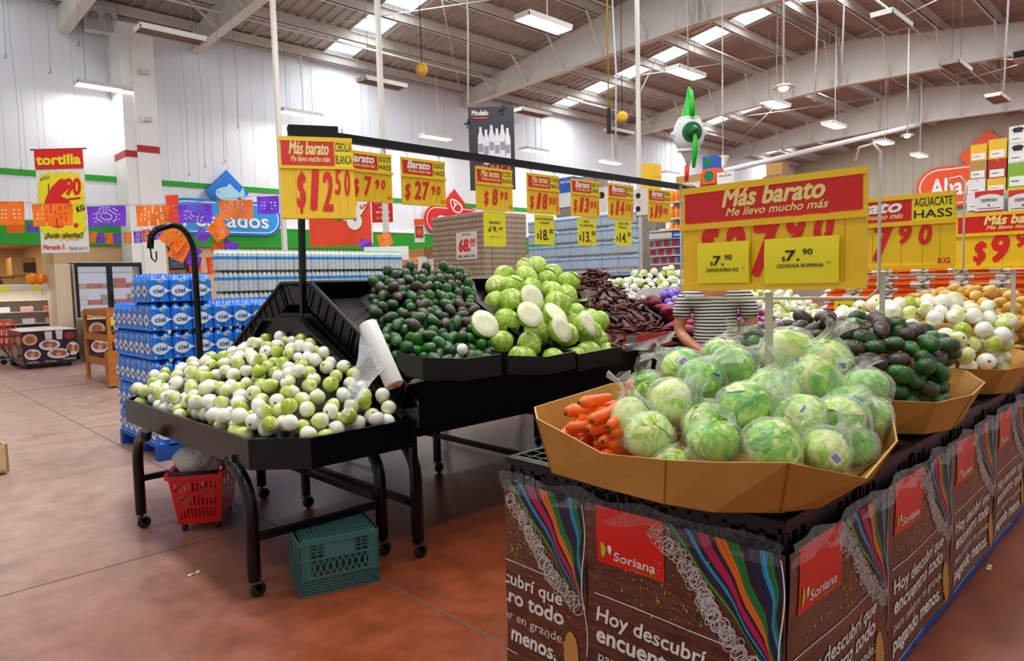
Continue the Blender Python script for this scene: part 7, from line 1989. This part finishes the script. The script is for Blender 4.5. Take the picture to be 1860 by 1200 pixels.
def horn(t, L_): MB().lathe([(.0, -.28), (.16, 0), (.15, .02), (.0, .03)], 4).build('horn', mSteelW, t); MB().tube([(0, 0, .02), (0, 0, L_)], .015, 5).build('stem', mSteelW, t)
hang('hanging_speaker', 'white pointed hanging speaker behind the piñata', 1313, 285, 17, horn, 'speaker')
def cordl(t, L_): MB().tube([(0, 0, 0), (.05, 0, L_ * .4), (-.03, 0, L_ * .8), (0, 0, L_)], .02, 6).build('cord', mSteelW, t)
for px, py, k, lb in ((1823, 165, 13, 'at the far right'), (1528, 150, 14, 'beside the ridge'), (1480, 185, 15, 'left of the ridge'), (850, 190, 15, 'above the black banner'), (1118, 285, 18, 'left of the third pole')):
    hang('power_cable', 'white power cable dropping from the roof, ' + lb, px, py, k, cordl, 'cord')
# wall speaker at top left
c = onY(183, 37, 19.6)
t = thing('wall_speaker', 'white boxy speaker mounted high on the wall at top left', 'speaker', c, (.15, 0, -.25))
MB().rbox((-.36, -.2, -.3), (.36, .2, .3), .03).build('cabinet', mSteelW, t); MB().box((-.33, -.21, -.27), (.33, -.2, .27)).build('grille', mat('speaker_grille', 'b9bcc0', .6), t); MB().box((-.1, .2, -.1), (.1, .62, .1)).build('bracket', mSteelW, t)
MB().text('x', 0, 0, .01).v
for x in (-.15, .15): MB().lathe([(.001, 0), (.11, 0), (.11, .004), (.001, .005)], 16, T=Matrix.Translation((x, -.214, .05)) @ Matrix.Rotation(PI / 2, 4, 'X')).build('driver', mat('speaker_driver', '9a9ca0', .6), t)
c = onY(930, 208, 19.7)
t = thing('wall_speaker', 'small white speaker high on the wall right of the black banner', 'speaker', c, (.15, 0, .2)); MB().rbox((-.3, -.2, -.3), (.3, .2, .3), .03).build('cabinet', mSteelW, t); MB().box((-.08, .2, -.08), (.08, .5, .08)).build('bracket', mSteelW, t)
# air handler at the right edge, duct along the far roof
c = deep(1862, 88, 16); t = thing('air_handler', 'white air handler box cut off by the right edge near the roof', 'air handler', c, (0, 0, -PI / 2)); MB().box((-.25, 0, -.2), (1.2, .6, .35)).build('casing', mSteelW, t); MB().box((-.22, -.01, -.18), (1.2, 0, -.03)).build('grille', mDark, t)
for x in (0, .9): MB().tube([(x, .3, .35), (x, .3, ROOF(c.y) - c.z - .1)], .012, 5).build('hanger_rod', mWire, t)
a, b_ = deep(1310, 312, 26), deep(1670, 226, 30)
o = MB().tube([a, a.lerp(b_, .5), b_], .10, 10).build('ceiling_duct', mat('duct_white', 'dfe0dd', .4)); tag(o, 'long white round duct under the far roof', 'duct')

# ================================================================ the person in the striped shirt
skin = ramp_mat('skin', [(.3, 'c98a64'), (.6, 'b87550'), (.8, 'a8643f')], (1, 1, 1), 9, 3, .5, 0, .03)
hairm = mat('dark_hair', '1c1512', .5, bump=.6, bscale=140)
shirt = bpy.data.materials.new('striped_jersey'); shirt.use_nodes = True
nt = shirt.node_tree; b = nt.nodes['Principled BSDF']; L = nt.links.new
tc = nt.nodes.new('ShaderNodeTexCoord'); sp = nt.nodes.new('ShaderNodeSeparateXYZ'); L(tc.outputs['Object'], sp.inputs[0])
nz = nt.nodes.new('ShaderNodeTexNoise'); nz.inputs['Scale'].default_value = 6; L(tc.outputs['Object'], nz.inputs['Vector'])
md = nt.nodes.new('ShaderNodeMath'); md.operation = 'MULTIPLY_ADD'; md.inputs[1].default_value = .012; L(nz.outputs[0], md.inputs[0]); L(sp.outputs['Z'], md.inputs[2])
ml = nt.nodes.new('ShaderNodeMath'); ml.operation = 'MULTIPLY'; ml.inputs[1].default_value = 42; L(md.outputs[0], ml.inputs[0])
fr = nt.nodes.new('ShaderNodeMath'); fr.operation = 'FRACT'; L(ml.outputs[0], fr.inputs[0])
gt = nt.nodes.new('ShaderNodeMath'); gt.operation = 'GREATER_THAN'; gt.inputs[1].default_value = .58; L(fr.outputs[0], gt.inputs[0])
mx = nt.nodes.new('ShaderNodeMixRGB'); mx.inputs[1].default_value = (*hexc('dedbd2'), 1); mx.inputs[2].default_value = (*hexc('1c1d22'), 1); L(gt.outputs[0], mx.inputs[0]); L(mx.outputs[0], b.inputs['Base Color']); b.inputs['Roughness'].default_value = .8
trm = mat('dark_trousers', '26282e', .8)
PP = Vector((4.62, 2.60, 0))
face = math.atan2(-PP.y, -PP.x)          # turned towards the aisle end
person = thing('person', 'person in a black and white striped T-shirt standing behind the lettuces, hands clasped in front', 'person', PP, (0, 0, face + PI / 2))
# local axes: -y is the front, +x is the person's left
def skinned(name, pts, edges, radii, mt, parent, root=0, sub=2):
    me = bpy.data.meshes.new(name); me.from_pydata([tuple(p) for p in pts], edges, [])
    o = bpy.data.objects.new(name, me); COL.objects.link(o)
    md_ = o.modifiers.new('s', 'SKIN'); md_.use_smooth_shade = True
    sv = me.skin_vertices[0].data if me.skin_vertices else None
    if sv is None:
        bm = bmesh.new(); bm.from_mesh(me); bm.verts.layers.skin.verify(); bm.to_mesh(me); bm.free(); sv = me.skin_vertices[0].data
    for i, r_ in enumerate(radii):
        sv[i].radius = r_ if isinstance(r_, tuple) else (r_, r_)
        sv[i].use_root = (i == root)
    s_ = o.modifiers.new('u', 'SUBSURF'); s_.levels = sub; s_.render_levels = sub
    dg = bpy.context.evaluated_depsgraph_get(); dg.update()
    nm_ = bpy.data.meshes.new_from_object(o.evaluated_get(dg)); bpy.data.objects.remove(o)
    for p_ in nm_.polygons: p_.use_smooth = True
    nm_.materials.clear(); nm_.materials.append(mt)
    return nm_
V = Vector
SHO, ELB, WRI = .185, (.265, -.02, 1.135), (.055, -.235, .985)
pts = [V((0, 0, .96)), V((0, 0, 1.12)), V((0, .0, 1.30)), V((0, .01, 1.42)), V((0, .01, 1.50)), V((0, -.01, 1.57))]
ed = [(0, 1), (1, 2), (2, 3), (3, 4), (4, 5)]; rd = [(.155, .11), (.145, .105), (.165, .115), (.13, .09), (.058, .058), (.055, .06)]
for s in (-1, 1):
    i = len(pts); pts += [V((s * SHO, .01, 1.41)), V((s * .235, .01, 1.28)), V((s * ELB[0], ELB[1], ELB[2])), V((s * .17, -.13, 1.05)), V((s * WRI[0], WRI[1], WRI[2]))]
    ed += [(3, i), (i, i + 1), (i + 1, i + 2), (i + 2, i + 3), (i + 3, i + 4)]; rd += [.075, .052, .043, .043, .030]
    i = len(pts); pts += [V((s * .095, 0, .88)), V((s * .10, -.01, .50)), V((s * .105, .02, .10)), V((s * .11, -.05, .04)), V((s * .12, -.16, .03))]
    ed += [(0, i), (i, i + 1), (i + 1, i + 2), (i + 2, i + 3), (i + 3, i + 4)]; rd += [.095, .065, .045, .045, .032]
body = skinned('body', pts, ed, rd, skin, person)
put('body', body, person)
# head with face
hd = MB()
def hf(d):
    x, y, z = d; k = 1.0
    k += .10 * math.exp(-((x / .16) ** 2 + ((z + .12) / .16) ** 2)) * (1 if y < 0 else 0)        # nose
    k -= .045 * (math.exp(-(((x - .36) / .14) ** 2 + ((z - .08) / .12) ** 2)) + math.exp(-(((x + .36) / .14) ** 2 + ((z - .08) / .12) ** 2))) * (1 if y < 0 else 0)
    k += .03 * math.exp(-((x / .26) ** 2 + ((z + .48) / .08) ** 2)) * (1 if y < 0 else 0); k -= .08 * max(0, -z - .3) * (1 if y > 0 else .2); return k
hd.sphere((0, -.02, 1.655), (.077, .095, .118), 30, 22, f=hf)
for s in (-1, 1): hd.sphere((s * .079, .0, 1.65), (.012, .022, .034), 10, 8)
hd.build('head', skin, person)
m = MB()
for s in (-1, 1): m.sphere((s * .029, -.101, 1.664), (.012, .007, .007), 10, 8)
m.build('eyes', mat('eye_white', 'e6e2dc', .3), person); m = MB()
for s in (-1, 1): m.sphere((s * .029, -.107, 1.664), (.005, .003, .0055), 8, 6); m.bar((s * .015, -.108, 1.684), (s * .045, -.102, 1.685), .006, .006)
m.build('brows_and_pupils', hairm, person); MB().sphere((0, -.106, 1.603), (.024, .007, .007), 12, 6).build('mouth', mat('lips', '9a5244', .5), person)
hr = MB().grid(lambda u, v: (.084 * math.sin(v * 1.75) * math.cos(u * 2 * PI) , .005 + .105 * math.sin(v * 1.75) * math.sin(u * 2 * PI) * (1 if math.sin(u * 2 * PI) > 0 else .86), 1.665 + .122 * math.cos(v * 1.75) + .02 * max(0, -math.sin(u * 2 * PI)) * v), 26, 10); hr.build('hair', hairm, person)
# T-shirt: torso shell with short sleeves
sp_ = [V((0, 0, .86)), V((0, 0, 1.0)), V((0, 0, 1.14)), V((0, .0, 1.31)), V((0, .01, 1.43)), V((0, .012, 1.475))]
se = [(0, 1), (1, 2), (2, 3), (3, 4), (4, 5)]; sr = [(.185, .128), (.178, .126), (.172, .124), (.186, .132), (.15, .105), (.078, .078)]
for s in (-1, 1):
    i = len(sp_); sp_ += [V((s * .19, .01, 1.405)), V((s * .232, .008, 1.30)), V((s * .25, .0, 1.215))]; se += [(4, i), (i, i + 1), (i + 1, i + 2)]; sr += [.092, .076, .076]
put('striped_shirt', skinned('striped_shirt', sp_, se, sr, shirt, person), person)
tp = [V((0, 0, .93)), V((0, 0, .88))]; te = [(0, 1)]; tr_ = [(.165, .118), (.165, .12)]
for s in (-1, 1):
    i = len(tp); tp += [V((s * .095, 0, .80)), V((s * .10, -.01, .50)), V((s * .105, .02, .11))]; te += [(1, i), (i, i + 1), (i + 1, i + 2)]; tr_ += [.105, .08, .068]
put('trousers', skinned('trousers', tp, te, tr_, trm, person), person)
m = MB()
for s in (-1, 1): put('shoe', MB().rbox((s * .12 - .05, -.22, 0), (s * .12 + .05, .08, .085), .045).build('shoe', mDark, data_only=True), person)
# hands clasped low in front: palm plus five curled fingers, right over left
def hand(s, off, curl):
    w_ = V((s * WRI[0], WRI[1], WRI[2])); fwd = V((-s * .62, -.35, -.70)).normalized(); side_ = V((0, -.9, .42)).normalized(); n_ = fwd.cross(side_) * s
    P_ = [w_, w_ + fwd * .035 + off, w_ + fwd * .078 + off]; E_ = [(0, 1), (1, 2)]; R_ = [(.026, .022), (.038, .018), (.040, .016)]
    for k, (q, l) in enumerate(((-.030, .062), (-.010, .072), (.010, .068), (.029, .052))):
        b0 = P_[2] + side_ * q; i = len(P_)
        P_ += [b0 + fwd * .014, b0 + fwd * (.014 + l * .42) + n_ * .006 * curl, b0 + fwd * (.014 + l * .72) + n_ * .022 * curl, b0 + fwd * (.014 + l * .82) + n_ * .042 * curl]
        E_ += [(2, i), (i, i + 1), (i + 1, i + 2), (i + 2, i + 3)]; R_ += [.0095, .009, .0085, .007]
    i = len(P_); b0 = P_[1] - side_ * -.036
    P_ += [P_[1] + side_ * .036, P_[1] + side_ * .056 + fwd * .03, P_[1] + side_ * .058 + fwd * .058 + n_ * .008]; E_ += [(1, i), (i, i + 1), (i + 1, i + 2)]; R_ += [.013, .0105, .008]
    put('hand', skinned('hand', P_, E_, R_, skin, person), person)
hand(1, V((0, 0, 0)), 1); hand(-1, V((0, -.022, -.006)), 1)
